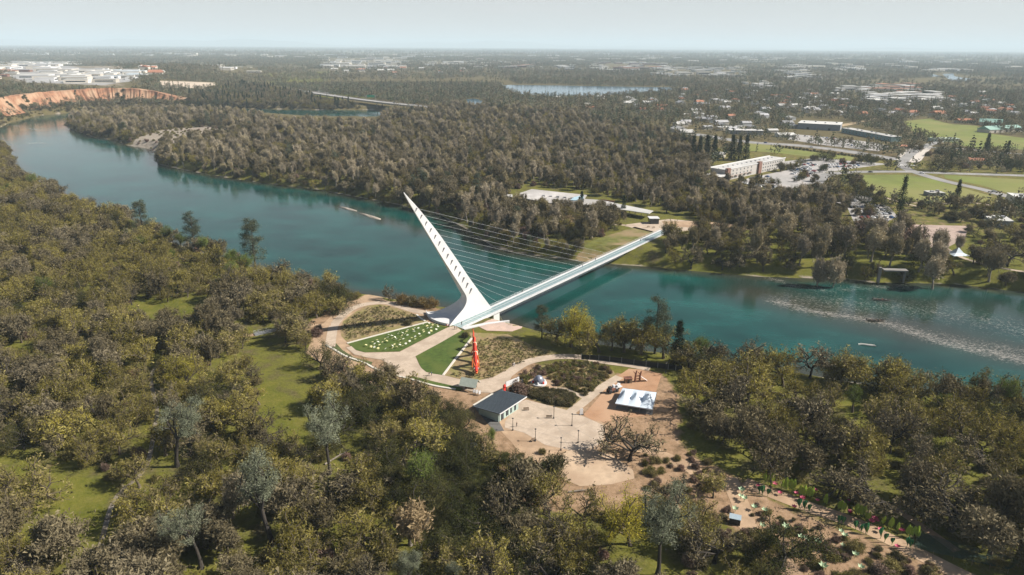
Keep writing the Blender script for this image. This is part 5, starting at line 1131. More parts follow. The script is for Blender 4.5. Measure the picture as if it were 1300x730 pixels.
bench(668, 521, .1, 'wooden bench on the court beside the blue-roofed building'); bench(697, 531, 0, 'low bench beside the back lamp post of the court'); bench(823, 288.6, .3, 'bench on the far landing, the one nearer the bridge'); bench(830, 289.6, .3, 'bench on the far landing, the one nearer the entrance pavilion'); bench(677.5, 560, .6, 'dark bench beside the front left lamp post of the court')
# blue-roofed building: front wall runs from A to B
def frame_of(A, B, z=0):
    a, b = at(*A, z), at(*B, z); d = b - a; return a, d.length, math.atan2(d.y, d.x)
a, Lb, rz = frame_of((633, 536), (658, 519.5))
b_ = thing('park_building', 'small building with a sloping slate-blue metal roof and teal walls beside the court', 'building', (a.x, a.y, 0), rz)
W = 8.6; wall_teal = mat('pale_teal_wall', (.36, .45, .41), .8, .08, .6); wall_dark = mat('dark_teal_wall', (.10, .13, .13), .85, .1, .6)
MB().box((Lb / 2, W / 2, 1.55), (Lb, W, 3.1)).build('wall', wall_teal, b_)
for k, (x, w) in enumerate(((.18, 1.3), (.42, 1.2), (.62, .7), (.83, .9))):
    f = MB().box((Lb * x, -.06, 1.5 if k else 1.3), (w, .1, 1.9 if k else 2.3)).build('window' if k else 'door', dark_metal, b_); MB().box((Lb * x, -.13, 1.5 if k else 1.3), (w - .2, .05, 1.6 if k else 2.0)).build('pane' if k else 'door_panel', glass_dark, f)
for k in range(9): MB().box((Lb * (k + .5) / 9, -.03, 1.55), (.1, .06, 3.0)).build('wall_batten', wall_teal, b_)
n = 14; rf = MB()
x0, x1, y0, y1, h0, h1 = -1.3, Lb + 2.8, -1.5, W + 1.6, 4.3, 3.1
rf.add([(x0, y0, h0), (x1, y0, h0), (x1, y1, h1), (x0, y1, h1), (x0, y0, h0 - .28), (x1, y0, h0 - .28), (x1, y1, h1 - .28), (x0, y1, h1 - .28)], [(0, 1, 2, 3), (7, 6, 5, 4), (0, 4, 5, 1), (1, 5, 6, 2), (2, 6, 7, 3), (3, 7, 4, 0)])
rfo = rf.build('roof', slate_roof, b_)
for k in range(1, 22):
    x = x0 + (x1 - x0) * k / 22; MB().add([(x - .04, y0, h0), (x + .04, y0, h0), (x + .04, y1, h1), (x - .04, y1, h1), (x - .04, y0, h0 + .09), (x + .04, y0, h0 + .09), (x + .04, y1, h1 + .09), (x - .04, y1, h1 + .09)], [(4, 5, 6, 7), (0, 1, 5, 4), (2, 3, 7, 6), (1, 2, 6, 5), (3, 0, 4, 7)]).build('roof_seam', slate_roof, rfo)
MB().box(((x0 + x1) / 2, y0 - .04, h0 - .2), (x1 - x0, .09, .42)).build('fascia', white_paint, b_)
MB().add([(x0 + .6, y1 - .3, h1 + .12), (x1 - 4, y1 - .3, h1 + .12), (x1 - 4, y1 + .5, h1 + .1), (x0 + .6, y1 + .5, h1 + .1)], [(0, 1, 2, 3)]).build('gutter_flashing', concrete_edge, b_)
for x in (x0 + .4,): MB().tube((x, y0 + .5, 0), (x, y0 + .5, h0 - .3), .1).build('post', steel, b_); MB().tube((x, y1 - .5, 0), (x, y1 - .5, h1 - .3), .1).build('post', steel, b_)
sheet('patio', [(604, 520), (628, 548), (640, 547), (634, 536), (612, 510)], .06, mat('dark_patio', (.12, .115, .11), .9, .1, .5))
# kiosk with a steep roof
p = at(596, 493.5); k_ = thing('kiosk', 'small open kiosk with a steep gray-green gable roof at the plaza edge', 'kiosk', (p.x, p.y, .1), R(-18)); kr = mat('weathered_green_roof', (.34, .38, .33), .8, .12, .8)
for x in (-2.2, 2.2):
    for y in (-1.7, 1.7): MB().box((x, y, 1.1), (.18, .18, 2.2)).build('post', timber, k_)
MB().add([(-3.2, -2.4, 1.9), (3.4, -2.4, 1.9), (3.4, 0, 4.2), (-3.2, 0, 4.2), (-3.2, 2.4, 1.9), (3.4, 2.4, 1.9), (-3.2, -2.4, 1.75), (3.4, -2.4, 1.75), (3.4, 0, 4.05), (-3.2, 0, 4.05), (-3.2, 2.4, 1.75), (3.4, 2.4, 1.75)],
         [(0, 1, 2, 3), (3, 2, 5, 4), (7, 6, 9, 8), (8, 9, 10, 11), (0, 6, 7, 1), (5, 11, 10, 4), (0, 3, 9, 6), (3, 4, 10, 9), (1, 7, 8, 2), (2, 8, 11, 5)]).build('roof', kr, k_)
MB().box((0, .3, .5), (3.4, 1.0, 1.0)).build('counter', timber, k_)
for k, (u, v) in enumerate(((602, 500.5), (605.5, 501), (609, 502))):
    p = at(u, v); r = thing('sign_board', ['white sign board beside the kiosk, nearest its roof', 'white sign board in the middle of three beside the kiosk', 'white sign board farthest from the kiosk, above the shrubs'][k], 'sign', (p.x, p.y, .05), R(20 + 12 * k))
    MB().box((0, 0, 1.15), (1.0, .08, 1.3)).build('board', white_paint, r); [MB().tube((s, 0, 0), (s, 0, 1.8), .05).build('post', dark_metal, r) for s in (-.45, .45)]
# banner gate
a, Lg, rz = frame_of((643, 501), (658, 494.5)); g_ = thing('banner_gate', 'entrance gate with a long white banner above teal and red panels', 'gate', (a.x, a.y, .05), rz)
MB().box((Lg / 2, 0, 4.1), (Lg + .6, .25, 1.9)).build('banner', white_paint, g_)
for x in (0, Lg): MB().box((x, .2, 2.5), (.3, .3, 5.0)).build('post', dark_metal, g_)
for x, w, h, m in ((-2.6, 1.5, 2.6, teal_paint), (-1.0, 1.1, 3.3, red_paint), (1.9, 1.2, 2.4, dark_metal), (3.6, 1.3, 2.7, teal_paint), (Lg - .5, 1.2, 2.2, dark_metal), (Lg + 1.6, 1.2, 3.6, dark_metal)): MB().prism([(x - w / 2, -.15), (x + w / 2, -.15), (x + w / 2, .15), (x - w / 2, .15)], 0, h).build('panel', m, g_)
MB().lathe((-1.0, 0, 3.3), [(.5, 0), (.65, .5), (.3, 1.0), (.05, 1.3)], 8).build('finial', red_paint, g_)
# dome lantern
p = at(684, 487); dm = thing('dome_lantern', 'silver round dome lantern with red and white trim in the shrub garden', 'lantern', (p.x, p.y, .1)); silver = mat('silver_fabric', (.22, .24, .30), .4, .5, 1.6, metal=.3)
MB().lathe((0, 0, 0), [(3.0, 0), (3.0, .5), (2.4, .6)], 16).build('base', white_paint, dm)
MB().lathe((0, 0, .6), [(1.5, 0), (1.8, .6), (1.75, 1.3), (1.35, 2.0), (.75, 2.5), (.15, 2.7)], 16).build('dome', silver, dm, True)
for k in range(6):
    a_ = k * math.pi / 3 + .3; MB().lathe((2.2 * math.cos(a_), 2.2 * math.sin(a_), .5), [(.35, 0), (.45, .4), (.3, .8), (.05, 1.0)], 8).build('trim', red_paint if k % 2 else white_paint, dm)
# long humped dragon lantern lying along the planted bed
tl, hd = at(600.5, 428), at(604.5, 474); dv = (hd - tl); dl = dv.length; drz = math.atan2(dv.y, dv.x)
dr = thing('dragon_lantern', 'long red dragon lantern with a humped body in the planted bed below the bridge', 'lantern', (tl.x, tl.y, 0), drz)
pts, rad_ = [], []
for k in range(65):
    t = k / 64; x = dl * t; h = .9 + (1.2 + 4.6 * min(1, .35 + t * 1.1)) * (1 - math.cos(t * 2 * math.pi * 4.0)) / 2 * .95 + (1.2 if t > .93 else 0) * (t - .93) / .07
    if t < .12: h += (1 - t / .12) ** 2 * 3.2
    pts.append((x, .15 * math.sin(t * 19), h)); rad_.append(.12 + .62 * min(1, t * 1.5) ** .8)
MB().path(pts, rad_, 10).build('body', red_paint, dr, True)
for k in range(6, 63, 2):
    x, y, z = pts[k]; r = rad_[k]; MB().add([(x - .7, y - .07, z + r * .8), (x + .7, y - .07, z + r * .8), (x - .3, y, z + r + 1.0), (x - .7, y + .07, z + r * .8), (x + .7, y + .07, z + r * .8)], [(0, 1, 2), (4, 3, 2), (0, 3, 4, 1), (0, 2, 3), (1, 4, 2)]).build('fin', orange_paint, dr)
for t in (.45, .62, .78, .86):
    k = int(t * 64); x, y, z = pts[k]; MB().lathe((x, y + .2, z), [(rad_[k] + .06, -.6), (rad_[k] + .1, 0), (rad_[k] + .06, .6)], 10).build('belly_band', mat('cream_fabric', (.65, .5, .38), .7, .1, 1), dr)
for k in (30, 54):
    x, y, z = pts[k]
    for s in (-1, 1): MB().path([(x, y + s * .6, z), (x + .3, y + s * 1.2, z * .6), (x + .9, y + s * 1.3, .1)], [.3, .22, .2], 6).build('leg', orange_paint, dr)
x, y, z = pts[-1]
hdo = MB().path([(x - .4, y, z), (x + .6, y, z + .5), (x + 1.6, y, z + .3), (x + 2.6, y, z - .1)], [.7, .85, .7, .4], 10).build('head', red_paint, dr, True)
MB().path([(x + .6, y, z - .5), (x + 1.6, y, z - .9), (x + 2.4, y, z - 1.0)], [.7, .5, .35], 8).build('jaw', orange_paint, hdo)
for s in (-1, 1): MB().path([(x + .4, y + s * .5, z + 1.2), (x - .6, y + s * .9, z + 2.2), (x - 1.6, y + s * .9, z + 2.6)], [.2, .14, .04], 6).build('horn', orange_paint, hdo); MB().lathe((x + 1.3, y + s * .75, z + .7), [(.05, -.25), (.25, 0), (.05, .25)], 8).build('eye', white_paint, hdo)
# flower lanterns on the left lawn
petal = [mat('cream_petal', (.78, .72, .42), .7, .1, 2), mat('white_petal', (.78, .78, .70), .7, .1, 2)]; stem_m = mat('green_stem', (.05, .16, .04), .8, .1, 2)
def flower_protos(m, k):
    mb = MB()
    for j in range(6):
        a = j * math.pi / 3 + k; c, s = math.cos(a), math.sin(a); mb.add([(0, 0, 0), (.42 * c - .2 * s, .42 * s + .2 * c, .2), (.85 * c, .85 * s, .05), (.42 * c + .2 * s, .42 * s - .2 * c, .2), (.4 * c, .4 * s, .02)], [(0, 4, 3), (4, 2, 3), (0, 1, 4), (1, 2, 4)])
    mb.lathe((0, 0, 0), [(.14, -.05), (.2, .15), (.15, .32)], 6); return mb.mesh('blossom', m)
FP = [flower_protos(petal[k % 2], k) for k in range(2)]; st_me = MB().path([(0, 0, 0), (.05, .03, .5), (0, 0, 1.0)], .05, 4).mesh('stem', stem_m)
lp = P(c5((330, 420), (480, 350), (740, 272), (800, 275), (850, 293), (710, 362), (560, 442), (440, 446))); fr_ = random.Random(8); pl_ = []
while len(pl_) < 62:
    x, y = fr_.uniform(lp[:, 0].min(), lp[:, 0].max()), fr_.uniform(lp[:, 1].min(), lp[:, 1].max())
    if inside(np.array([x]), np.array([y]), lp)[0] and all((x - a) ** 2 + (y - b) ** 2 > 2.4 for a, b in pl_): pl_.append((x, y))
for k, (x, y) in enumerate(pl_):
    r = thing('flower_lantern', 'white flower lantern on a stem in the upper half of the flowered lawn' if y > lp[:, 1].mean() else 'white flower lantern on a stem in the lower half of the flowered lawn', 'lantern', (x, y, .09), fr_.uniform(0, 6), 'flower lanterns on the left lawn'); r.scale = (.78,) * 3
    place('blossom', FP[k % 2], r, (0, 0, 1.0)).rotation_euler = (fr_.uniform(-.6, .6), fr_.uniform(-.6, .6), fr_.uniform(0, 6)); place('stem', st_me, r)
# planted rows of clumps in the beds
cl_me = []
for k in range(4):
    rng = np.random.default_rng(k + 300); mb, tn = MB(), []; cs = rng.normal(0, .22, (5, 3)); cs[:, 2] = np.abs(cs[:, 2]) + .2; leaf_cloud(mb, tn, cs, 9, .22, .18, rng, 0); cl_me.append(mb.mesh('clump', [leafmat('clump_green', (.07, .075, .03), (.17, .155, .065), (.21, .165, .08))], False, tn))
cc = bpy.data.collections.new('clump_forms'); [cc.objects.link(bpy.data.objects.new('clump_form_%d' % i, m)) for i, m in enumerate(cl_me)]; STUFF_FORMS['clump'] = (cc, 4)
pts = []
for poly, step in ((c3((392, 158), (500, 150), (600, 188), (680, 210), (600, 226), (530, 256), (480, 285), (425, 310), (340, 305), (270, 288), (350, 190)), 1.7), (c5((180, 320), (200, 260), (290, 200), (360, 165), (450, 150), (560, 180), (700, 235), (220, 380)), 1.8)):
    q = P(poly); c, s = math.cos(.55), math.sin(.55); lo, hi = q.min(0) - 30, q.max(0) + 30
    for i in np.arange(-80, 80, step):
        for j_ in np.arange(-80, 80, step):
            x, y = q.mean(0) + (c * i - s * j_, s * i + c * j_) + GR.uniform(-.35, .35, 2)
            if inside(np.array([x]), np.array([y]), q)[0] and GR.random() < .85 and not (-9.5 < x - tl.x < 1.2 and hd.y - 1 < y < tl.y + 3): pts.append((x, y, .05, GR.uniform(.7, 1.5), GR.uniform(0, 6), GR.integers(99)))
scatter('bed_plants', pts, 'clump')
STUFF_FORMS['lime'] = STUFF_FORMS['fresh']
pts = []; q = P(c4((240, 220), (300, 160), (380, 122), (480, 98), (680, 88), (800, 138), (800, 170), (730, 225), (640, 290), (555, 350), (320, 296), (260, 255))); qo = P(c4((340, 185), (450, 180), (490, 235), (430, 262), (350, 240))); w = P(c4((430, 250), (520, 245), (590, 270), (650, 300)))
lo, hi = q.min(0), q.max(0)
for i in range(520):
    x, y = GR.uniform(lo[0], hi[0]), GR.uniform(lo[1], hi[1]); A1, A2 = np.array([x]), np.array([y])
    if inside(A1, A2, q)[0] and not inside(A1, A2, qo)[0] and dist_line(A1, A2, w)[0] > 1.6: pts.append((x, y, .05, GR.uniform(.2, .55) , GR.uniform(0, 6), GR.integers(99), GR.random()))
for nm, kd, a, b in (('garden_shrubs', 'shrub', 0, .4), ('garden_evergreens', 'darkshrub', .4, .5), ('dry_garden_shrubs', 'redtwig', .5, .68), ('rusty_garden_shrubs', 'orange', .68, .9), ('green_garden_shrubs', 'lime', .9, 1)): scatter(nm, [t[:3] + (t[3] * (.34 if kd == 'lime' else 1),) + t[4:6] for t in pts if a <= t[6] < b], kd)
pts = []
for i in range(330):
    x, y = GR.uniform(lo[0], hi[0]), GR.uniform(lo[1], hi[1]); A1, A2 = np.array([x]), np.array([y])
    if inside(A1, A2, q)[0] and not inside(A1, A2, qo)[0] and dist_line(A1, A2, w)[0] > 1.4: pts.append((x, y, .05, GR.uniform(.8, 1.7), GR.uniform(0, 6), i))
scatter('garden_grasses', pts, 'clump')
qh = P(c4((330, 260), (430, 250), (560, 275), (620, 300), (560, 350), (500, 345), (340, 295))); pts = []
for i in range(260):
    x, y = GR.uniform(qh[:, 0].min(), qh[:, 0].max()), GR.uniform(qh[:, 1].min(), qh[:, 1].max())
    if inside(np.array([x]), np.array([y]), qh)[0]: pts.append((x, y, .05, GR.uniform(.35, .6), GR.uniform(0, 6), GR.integers(99)))
scatter('garden_hedge', pts, 'darkshrub')
pts = [(x, y, hz(x, y), GR.uniform(.25, .6), GR.uniform(0, 6), GR.integers(99)) for x, y in [at(GR.uniform(815, 905), GR.uniform(575, 625))[:2] for _ in range(45)]]; scatter('slope_shrubs', pts[:15], 'redtwig'); scatter('slope_sage', pts[15:], 'shrub')
pts = [(p.x, p.y, hz(p.x, p.y), GR.uniform(.25, .55), GR.uniform(0, 6), GR.integers(99)) for p in [at(GR.uniform(612, 690), GR.uniform(575, 640)) for _ in range(60)]]; scatter('slope_bushes', pts, 'shrub')
# black screened fence behind the play ground
fp = smooth(P([(738, 456.5), (760, 457.5), (789, 461), (820, 465.5), (848, 469), (866, 471)]), 6)
fn = thing('screen_fence', 'black screened fence curving behind the orange play ground', 'fence', (fp[0][0], fp[0][1], 0)); scr = mat('black_screen_cloth', (.018, .02, .02), .9, .15, .6)
for a, b in zip(fp[:-1:3], list(fp[3::3]) + [fp[-1]]):
    a2, b2 = a - fp[0], b - fp[0]; d = (b2 - a2); L_ = np.linalg.norm(d); c = (a2 + b2) / 2
    MB().box((c[0], c[1], 1.15), (L_, .06, 2.1), math.atan2(d[1], d[0])).build('screen', scr, fn); MB().tube((a2[0], a2[1], 0), (a2[0], a2[1], 2.5), .07).build('post', steel, fn)
# white peaked tent
A, B, Cc, D = [at(*q, 2.3) for q in ((781, 512), (828, 519.5), (833.5, 498), (790.5, 492.5))]
tnt = thing('peaked_tent', 'large white peaked tent on the orange dirt beside the play ground', 'tent', (A.x, A.y, 0)); tent_c = mat('white_tent_cloth', (.52, .59, .66), .6, .04, .5)
lerp = lambda a, b, t: a + (b - a) * t
o3 = Vector((A.x, A.y, 0))
for k in range(3):
    q = [lerp(A, B, k / 3), lerp(A, B, (k + 1) / 3), lerp(D, Cc, (k + 1) / 3), lerp(D, Cc, k / 3)]; q = [v - o3 for v in q]; cen = sum(q, Vector()) / 4; h = 2.9 if k != 1 else 2.2
    rows = []
    for f, zz in ((0, 0), (.3, .10), (.55, .26), (.75, .48), (.9, .74), (1, 1)):
        ring = []
        for i in range(4):
            for t in (0, .5): ring.append(lerp(lerp(q[i], q[(i + 1) % 4], t), cen, f) + Vector((0, 0, h * zz - (.12 if t and f < .5 else 0))))
        rows.append([tuple(v) for v in ring])
    mb = MB().loft(rows, closed=True); mb.build('canopy', tent_c, tnt, True)
    v2 = MB().loft([[tuple(v) for v in q] + [tuple(q[0])], [tuple(v - Vector((0, 0, .35))) for v in q] + [tuple(q[0] - Vector((0, 0, .35)))]]); v2.build('valance', tent_c, tnt)
    for v in (q[0], q[1], q[2], q[3]): MB().tube((v.x, v.y, 0), (v.x, v.y, 2.3), .06).build('pole', steel, tnt)
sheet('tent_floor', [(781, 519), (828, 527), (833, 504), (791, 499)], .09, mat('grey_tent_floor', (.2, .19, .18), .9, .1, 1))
# play structures on the orange dirt
p = at(806, 485); pf = thing('climbing_frame', 'reddish timber climbing frame with two carved posts on the orange dirt', 'play structure', (p.x, p.y, .05), .2); redwood = mat('red_stained_timber', (.17, .075, .05), .85, .25, 2)
for x, h in ((0, 4.6), (1.8, 4.2)):
    MB().path([(x, 0, 0), (x + .1, 0, h * .6), (x + .5, .1, h)], [.4, .34, .25], 7).build('post', redwood, pf); MB().path([(x + .1, 0, h * .7), (x - .8, .1, h * .95)], [.22, .12], 6).build('branch', redwood, pf)
MB().box((.9, 0, 2.4), (2.0, .3, .3)).build('beam', redwood, pf); MB().box((.9, .0, 1.2), (1.8, .2, .25)).build('beam', redwood, pf); MB().box((-2.6, .3, .9), (2.6, 1.6, 1.8)).build('slide_box', timber, pf); MB().loft([[(2.4, -.6, 2.0), (2.4, .6, 2.0)], [(4.8, -.6, .2), (4.8, .6, .2)]]).build('slide', white_paint, pf)
p = at(797, 485.5); pb = thing('play_hut', 'low timber play hut beside the climbing frame', 'play structure', (p.x, p.y, .05), .1); MB().box((0, 0, .9), (2.6, 1.8, 1.8)).build('wall', timber, pb); MB().prism([(-1.5, -1.1), (1.5, -1.1), (1.5, 1.1), (-1.5, 1.1)], 1.8, 1.95).build('roof', redwood, pb); MB().box((0, -.92, .7), (.8, .06, 1.3)).build('doorway', dark_metal, pb)
p = at(776, 498.5); tr = thing('utility_tractor', 'small red-brown tractor with a bucket parked on the orange dirt', 'tractor', (p.x, p.y, .05), .5)
MB().box((.2, 0, 1.0), (2.6, 1.1, .9)).build('body', redwood, tr); MB().box((-.7, 0, 1.9), (1.1, 1.1, 1.2)).build('cab', dark_metal, tr); MB().box((2.2, 0, .5), (.8, 1.9, .7)).build('bucket', dark_metal, tr)
for x, y, r in ((-.9, .8, .75), (-.9, -.8, .75), (1.0, .75, .5), (1.0, -.75, .5)):
    o = MB().lathe((0, 0, 0), [(r * .9, -.16), (r, -.1), (r, .1), (r * .9, .16)], 14).build('wheel', dark_metal, tr); o.location = (x, y, r); o.rotation_euler = (R(90), 0, 0)
p = at(783, 493.5); tr = thing('flatbed_trailer', 'white loaded trailer beside the small tractor', 'trailer', (p.x, p.y, .05), .6)
MB().box((0, 0, .75), (3.8, 1.9, .2)).build('bed', white_paint, tr)
for k, (x, y) in enumerate(((-1.2, .4), (0, -.3), (1.1, .3))): MB().box((x, y, 1.25), (1.0, .9, .8), .2 * k).build('crate', white_paint, tr)
for y in (-.9, .9):
    o = MB().lathe((0, 0, 0), [(.4, -.12), (.45, 0), (.4, .12)], 12).build('wheel', dark_metal, tr); o.location = (0, y, .45); o.rotation_euler = (R(90), 0, 0)
p = at(738, 526.5); r = thing('sign_board', 'white upright sign board between the court and the orange dirt', 'sign', (p.x, p.y, .05), .3); MB().box((0, 0, 1.2), (1.2, .12, 2.2)).build('board', white_paint, r); MB().box((0, 0, .06), (1.6, .7, .12)).build('base', dark_metal, r)
# water tanks
tank_m = mat('dark_tank', (.035, .045, .055), .5, .1, 1)
for k, (u, v) in enumerate(((600.5, 573.5), (607, 577.5))):
    p = at(u, v); z = hz(p.x, p.y); t = thing('water_tank', ['dark round water tank behind the other one below the blue-roofed building', 'dark round water tank in front of the other one below the blue-roofed building'][k], 'water tank', (p.x, p.y, z))
    MB().lathe((0, 0, -.2), [(1.5, 0), (1.5, 2.3), (1.35, 2.6), (.4, 3.0)], 20).build('body', tank_m, t, True); MB().lathe((0, 0, 2.75), [(.35, 0), (.35, .18), (.1, .22)], 12).build('lid', dark_metal, t)
    for zz in (.5, 1.1, 1.7): MB().lathe((0, 0, zz), [(1.52, -.06), (1.56, 0), (1.52, .06)], 20).build('rib', tank_m, t)
# ------------------------------------------------------------------ leaf lanterns
c7 = lambda *a: [(900 + x / 5.615, 600 + y / 5.615) for x, y in a]
c8 = lambda *a: [(1060 + x / 5.417, 600 + y / 5.417) for x, y in a]
lime = mat('lime_leaf_fabric', (.20, .28, .03), .6, .2, 1.5); deepg = mat('deep_green_leaf_fabric', (.008, .10, .035), .6, .2, 1.5); pink = mat('pink_petal_fabric', (.42, .06, .12), .6, .2, 1.5); mint = mat('mint_petal_fabric', (.34, .44, .28), .6, .15, 1.5); vein = mat('leaf_vein', (.28, .34, .05), .6, .1, 2)
def leaf_mesh(kind):
    if kind == 'lime': out = [(0, 0), (.35, .25), (.7, 1.0), (.68, 1.9), (.42, 2.9), (0, 3.6)]
    else: out = [(0, 0), (.25, .55), (.62, 1.2), (.85, 2.0), (.6, 2.6), (.15, 2.75), (0, 2.55)]
    mb = MB(); n = len(out); vs = []
    for s in (1, -1):
        for x, z in out[1:-1]: vs.append((s * x, -.05 + .22 * x, z)); vs.append((s * x, .05 + .22 * x, z))
    k = n - 2; base = len(vs); vs += [(0, -.1, out[0][1]), (0, .1, out[0][1]), (0, -.1, out[-1][1]), (0, .1, out[-1][1])]; fs = []
    for s in (0, 1):
        o = s * 2 * k; f = [base] + [o + 2 * i for i in range(k)] + [base + 2]; b = [base + 1] + [o + 2 * i + 1 for i in range(k)] + [base + 3]
        fs += [tuple(f) if s else tuple(f[::-1]), tuple(b[::-1]) if s else tuple(b)] + [(f[i], f[i + 1], b[i + 1], b[i]) for i in range(len(f) - 1)]
    return mb.add(vs, fs).mesh('leaf_blade', lime if kind == 'lime' else deepg)
LM = {k: leaf_mesh(k) for k in ('lime', 'deep')}; VM = MB().path([(0, -.13, 0), (0, -.15, 1.4), (0, -.1, 2.5)], [.07, .05, .02], 4).mesh('midrib', vein); SM = MB().tube((0, 0, 0), (0, 0, 1.0), .07, n=5).mesh('stem', stem_m)
def leaf_lantern(u, v, kind, sc, lab, grp):
    p = at(u, v); r = thing('leaf_lantern', lab, 'lantern', (p.x, p.y, hz(p.x, p.y)), GR.uniform(-.5, .5), grp); r.scale = (sc,) * 3
    place('leaf_blade', LM[kind], r, (0, 0, .8)).rotation_euler = (GR.uniform(-.15, .1), GR.uniform(-.12, .12), 0); place('midrib', VM, r, (0, 0, .8)); place('stem', SM, r)
lm_ = c7((400, 75), (425, 85), (445, 90), (520, 115), (550, 125), (575, 130), (597, 135), (650, 170), (680, 175), (700, 180), (735, 185), (822, 228), (925, 270), (945, 278), (1050, 295), (1078, 305), (1108, 318)) + c8((145, 290), (180, 305), (215, 330), (325, 365), (370, 385), (430, 410), (495, 440), (530, 450), (560, 455))
for k, (u, v) in enumerate(lm_):
    w = 'in the upper part of the back row' if u < 1010 else ('in the middle of the back row' if u < 1085 else 'at the lower end of the back row')
    leaf_lantern(u, v, 'lime', GR.uniform(.68, 1.0), 'lime green leaf lantern ' + w, 'lime leaf lanterns ' + w)
    if k % 2: leaf_lantern(u + 2.6, v + .9, 'lime', GR.uniform(.55, .85), 'lime green leaf lantern ' + w, 'lime leaf lanterns ' + w)
for u, v in c7((358, 155), (380, 165), (418, 170), (640, 262), (678, 275), (712, 285), (925, 370), (955, 375), (1045, 405), (1085, 430), (1115, 440)) + c8((140, 395), (180, 415), (218, 425), (312, 455), (340, 480), (390, 500), (495, 510), (515, 525)):
    w = 'near the top of the sandy path' if u < 985 else ('midway along the sandy path' if u < 1080 else 'toward the green netting')
    leaf_lantern(u, v, 'deep', GR.uniform(.68, 1.0), 'dark green heart-shaped leaf lantern ' + w, 'dark leaf lanterns ' + w)
def blossom_mesh(m, n, w, up_):
    mb = MB()
    for j_ in range(n):
        a = j_ * 2 * math.pi / n; c, s = math.cos(a), math.sin(a)
        mb.add([(.1 * c, .1 * s, 0), (w * c - .35 * s, w * s + .35 * c, up_ * .6), (1.1 * c, 1.1 * s, up_), (w * c + .35 * s, w * s - .35 * c, up_ * .6), (w * c, w * s, up_ * .45)], [(0, 1, 4), (1, 2, 4), (0, 4, 3), (4, 2, 3)])
    return mb.lathe((0, 0, -.1), [(.15, 0), (.28, .25), (.1, .5)], 8).mesh('blossom', m)
PB, MBl = blossom_mesh(pink, 7, .6, .7), blossom_mesh(mint, 6, .6, .9)
for u, v in c7((470, 90), (505, 150), (620, 155), (770, 200), (1005, 285), (605, 250), (760, 130), (350, 95), (665, 190)) + c8((100, 278), (270, 325), (290, 335), (455, 405), (425, 515), (95, 195), (250, 345), (310, 400)):
    p = at(u, v + 2); r = thing('blossom_lantern', 'pink blossom lantern among the leaf lanterns ' + ('in the upper half of the display' if u < 1060 else 'in the lower half of the display'), 'lantern', (p.x, p.y, hz(p.x, p.y)), GR.uniform(0, 6), 'pink blossom lanterns'); r.scale = (GR.uniform(.55, .9),) * 3
    place('blossom', PB, r, (0, 0, .9)); place('stem', SM, r)
for u, v in c7((185, 275), (395, 285), (230, 140), (225, 180), (320, 260), (380, 395), (940, 430), (965, 465), (955, 535), (1040, 600), (1080, 690), (655, 480), (700, 495), (770, 515), (810, 690), (415, 490), (545, 410), (100, 115), (250, 200)):
    p = at(u, v + 1.5); r = thing('tulip_lantern', 'pale mint tulip lantern ' + ('beside the sandy path left of the wide oak' if u < 965 else ('under the wide oak' if u < 1045 else 'on the sand in the lower display')), 'lantern', (p.x, p.y, hz(p.x, p.y)), GR.uniform(0, 6), 'mint tulip lanterns'); r.scale = (GR.uniform(.7, 1.15),) * 3
    place('blossom', MBl, r, (0, 0, .9)); place('stem', SM, r)
p = at(932.5, 664); r = thing('storage_bin', 'dark bin with a pale blue-gray sloping lid beside the sandy path', 'bin', (p.x, p.y, hz(p.x, p.y)), -.35); MB().box((0, 0, .9), (2.8, 1.6, 1.8)).build('body', dark_metal, r); MB().loft([[(-1.5, -.9, 1.85), (1.5, -.9, 1.85)], [(-1.5, .9, 2.2), (1.5, .9, 2.2)]]).build('lid', mat('blue_grey_lid', (.3, .37, .42), .5, .1, 1), r)
for k in range(150):
    u = GR.uniform(915, 1190); v = 618 + (u - 915) * .36 + GR.uniform(6, 75); p = at(u, v)
    if dist_line(np.array([p.x]), np.array([p.y]), smooth(P([(945, 612), (985, 628), (1030, 645), (1080, 662), (1130, 685), (1200, 720), (1260, 750)]), 4))[0] > 3: pts2 = globals().setdefault('LB', []); pts2.append((p.x, p.y, hz(p.x, p.y), GR.uniform(.2, .62), GR.uniform(0, 6), k))
scatter('display_shrubs', LB[::3], 'shrub'); scatter('display_evergreens', LB[1::3], 'darkshrub'); scatter('display_bare_shrubs', LB[2::3], 'redtwig')
# green netting over the bed at the lower right
q = [at(u, v) for u, v in ((1165, 680), (1228, 698), (1296, 716), (1279, 728), (1222, 715), (1159, 700))]; nt_m = mat('green_net_cord', (.03, .06, .045), .8, .2, 2)
nt = thing('garden_netting', 'low green netting stretched over a bed at the lower right', 'netting', (q[0].x, q[0].y, 0)); mb = MB()
def bil(s, t):
    top = lerp(q[0], q[1], s * 2) if s < .5 else lerp(q[1], q[2], s * 2 - 1); bot = lerp(q[5], q[4], s * 2) if s < .5 else lerp(q[4], q[3], s * 2 - 1)
    v = lerp(top, bot, t) - Vector((q[0].x, q[0].y, 0)); v.z = 1.3 - .25 * math.sin(math.pi * t) - .15 * abs(math.sin(s * 18)); return v
for i in range(91): mb.path([bil(i / 90, t) for t in (0, .25, .5, .75, 1)], .035, 3, cap=False)
for j_ in range(25): mb.path([bil(s / 30, j_ / 24) for s in range(31)], .035, 3, cap=False)
mb.build('net', nt_m, nt)
for s in (0, .2, .4, .6, .8, 1):
    for t in (0, 1): v = bil(s, t); MB().tube((v.x, v.y, 0), (v.x, v.y, 1.45), .05, n=5).build('stake', timber, nt)
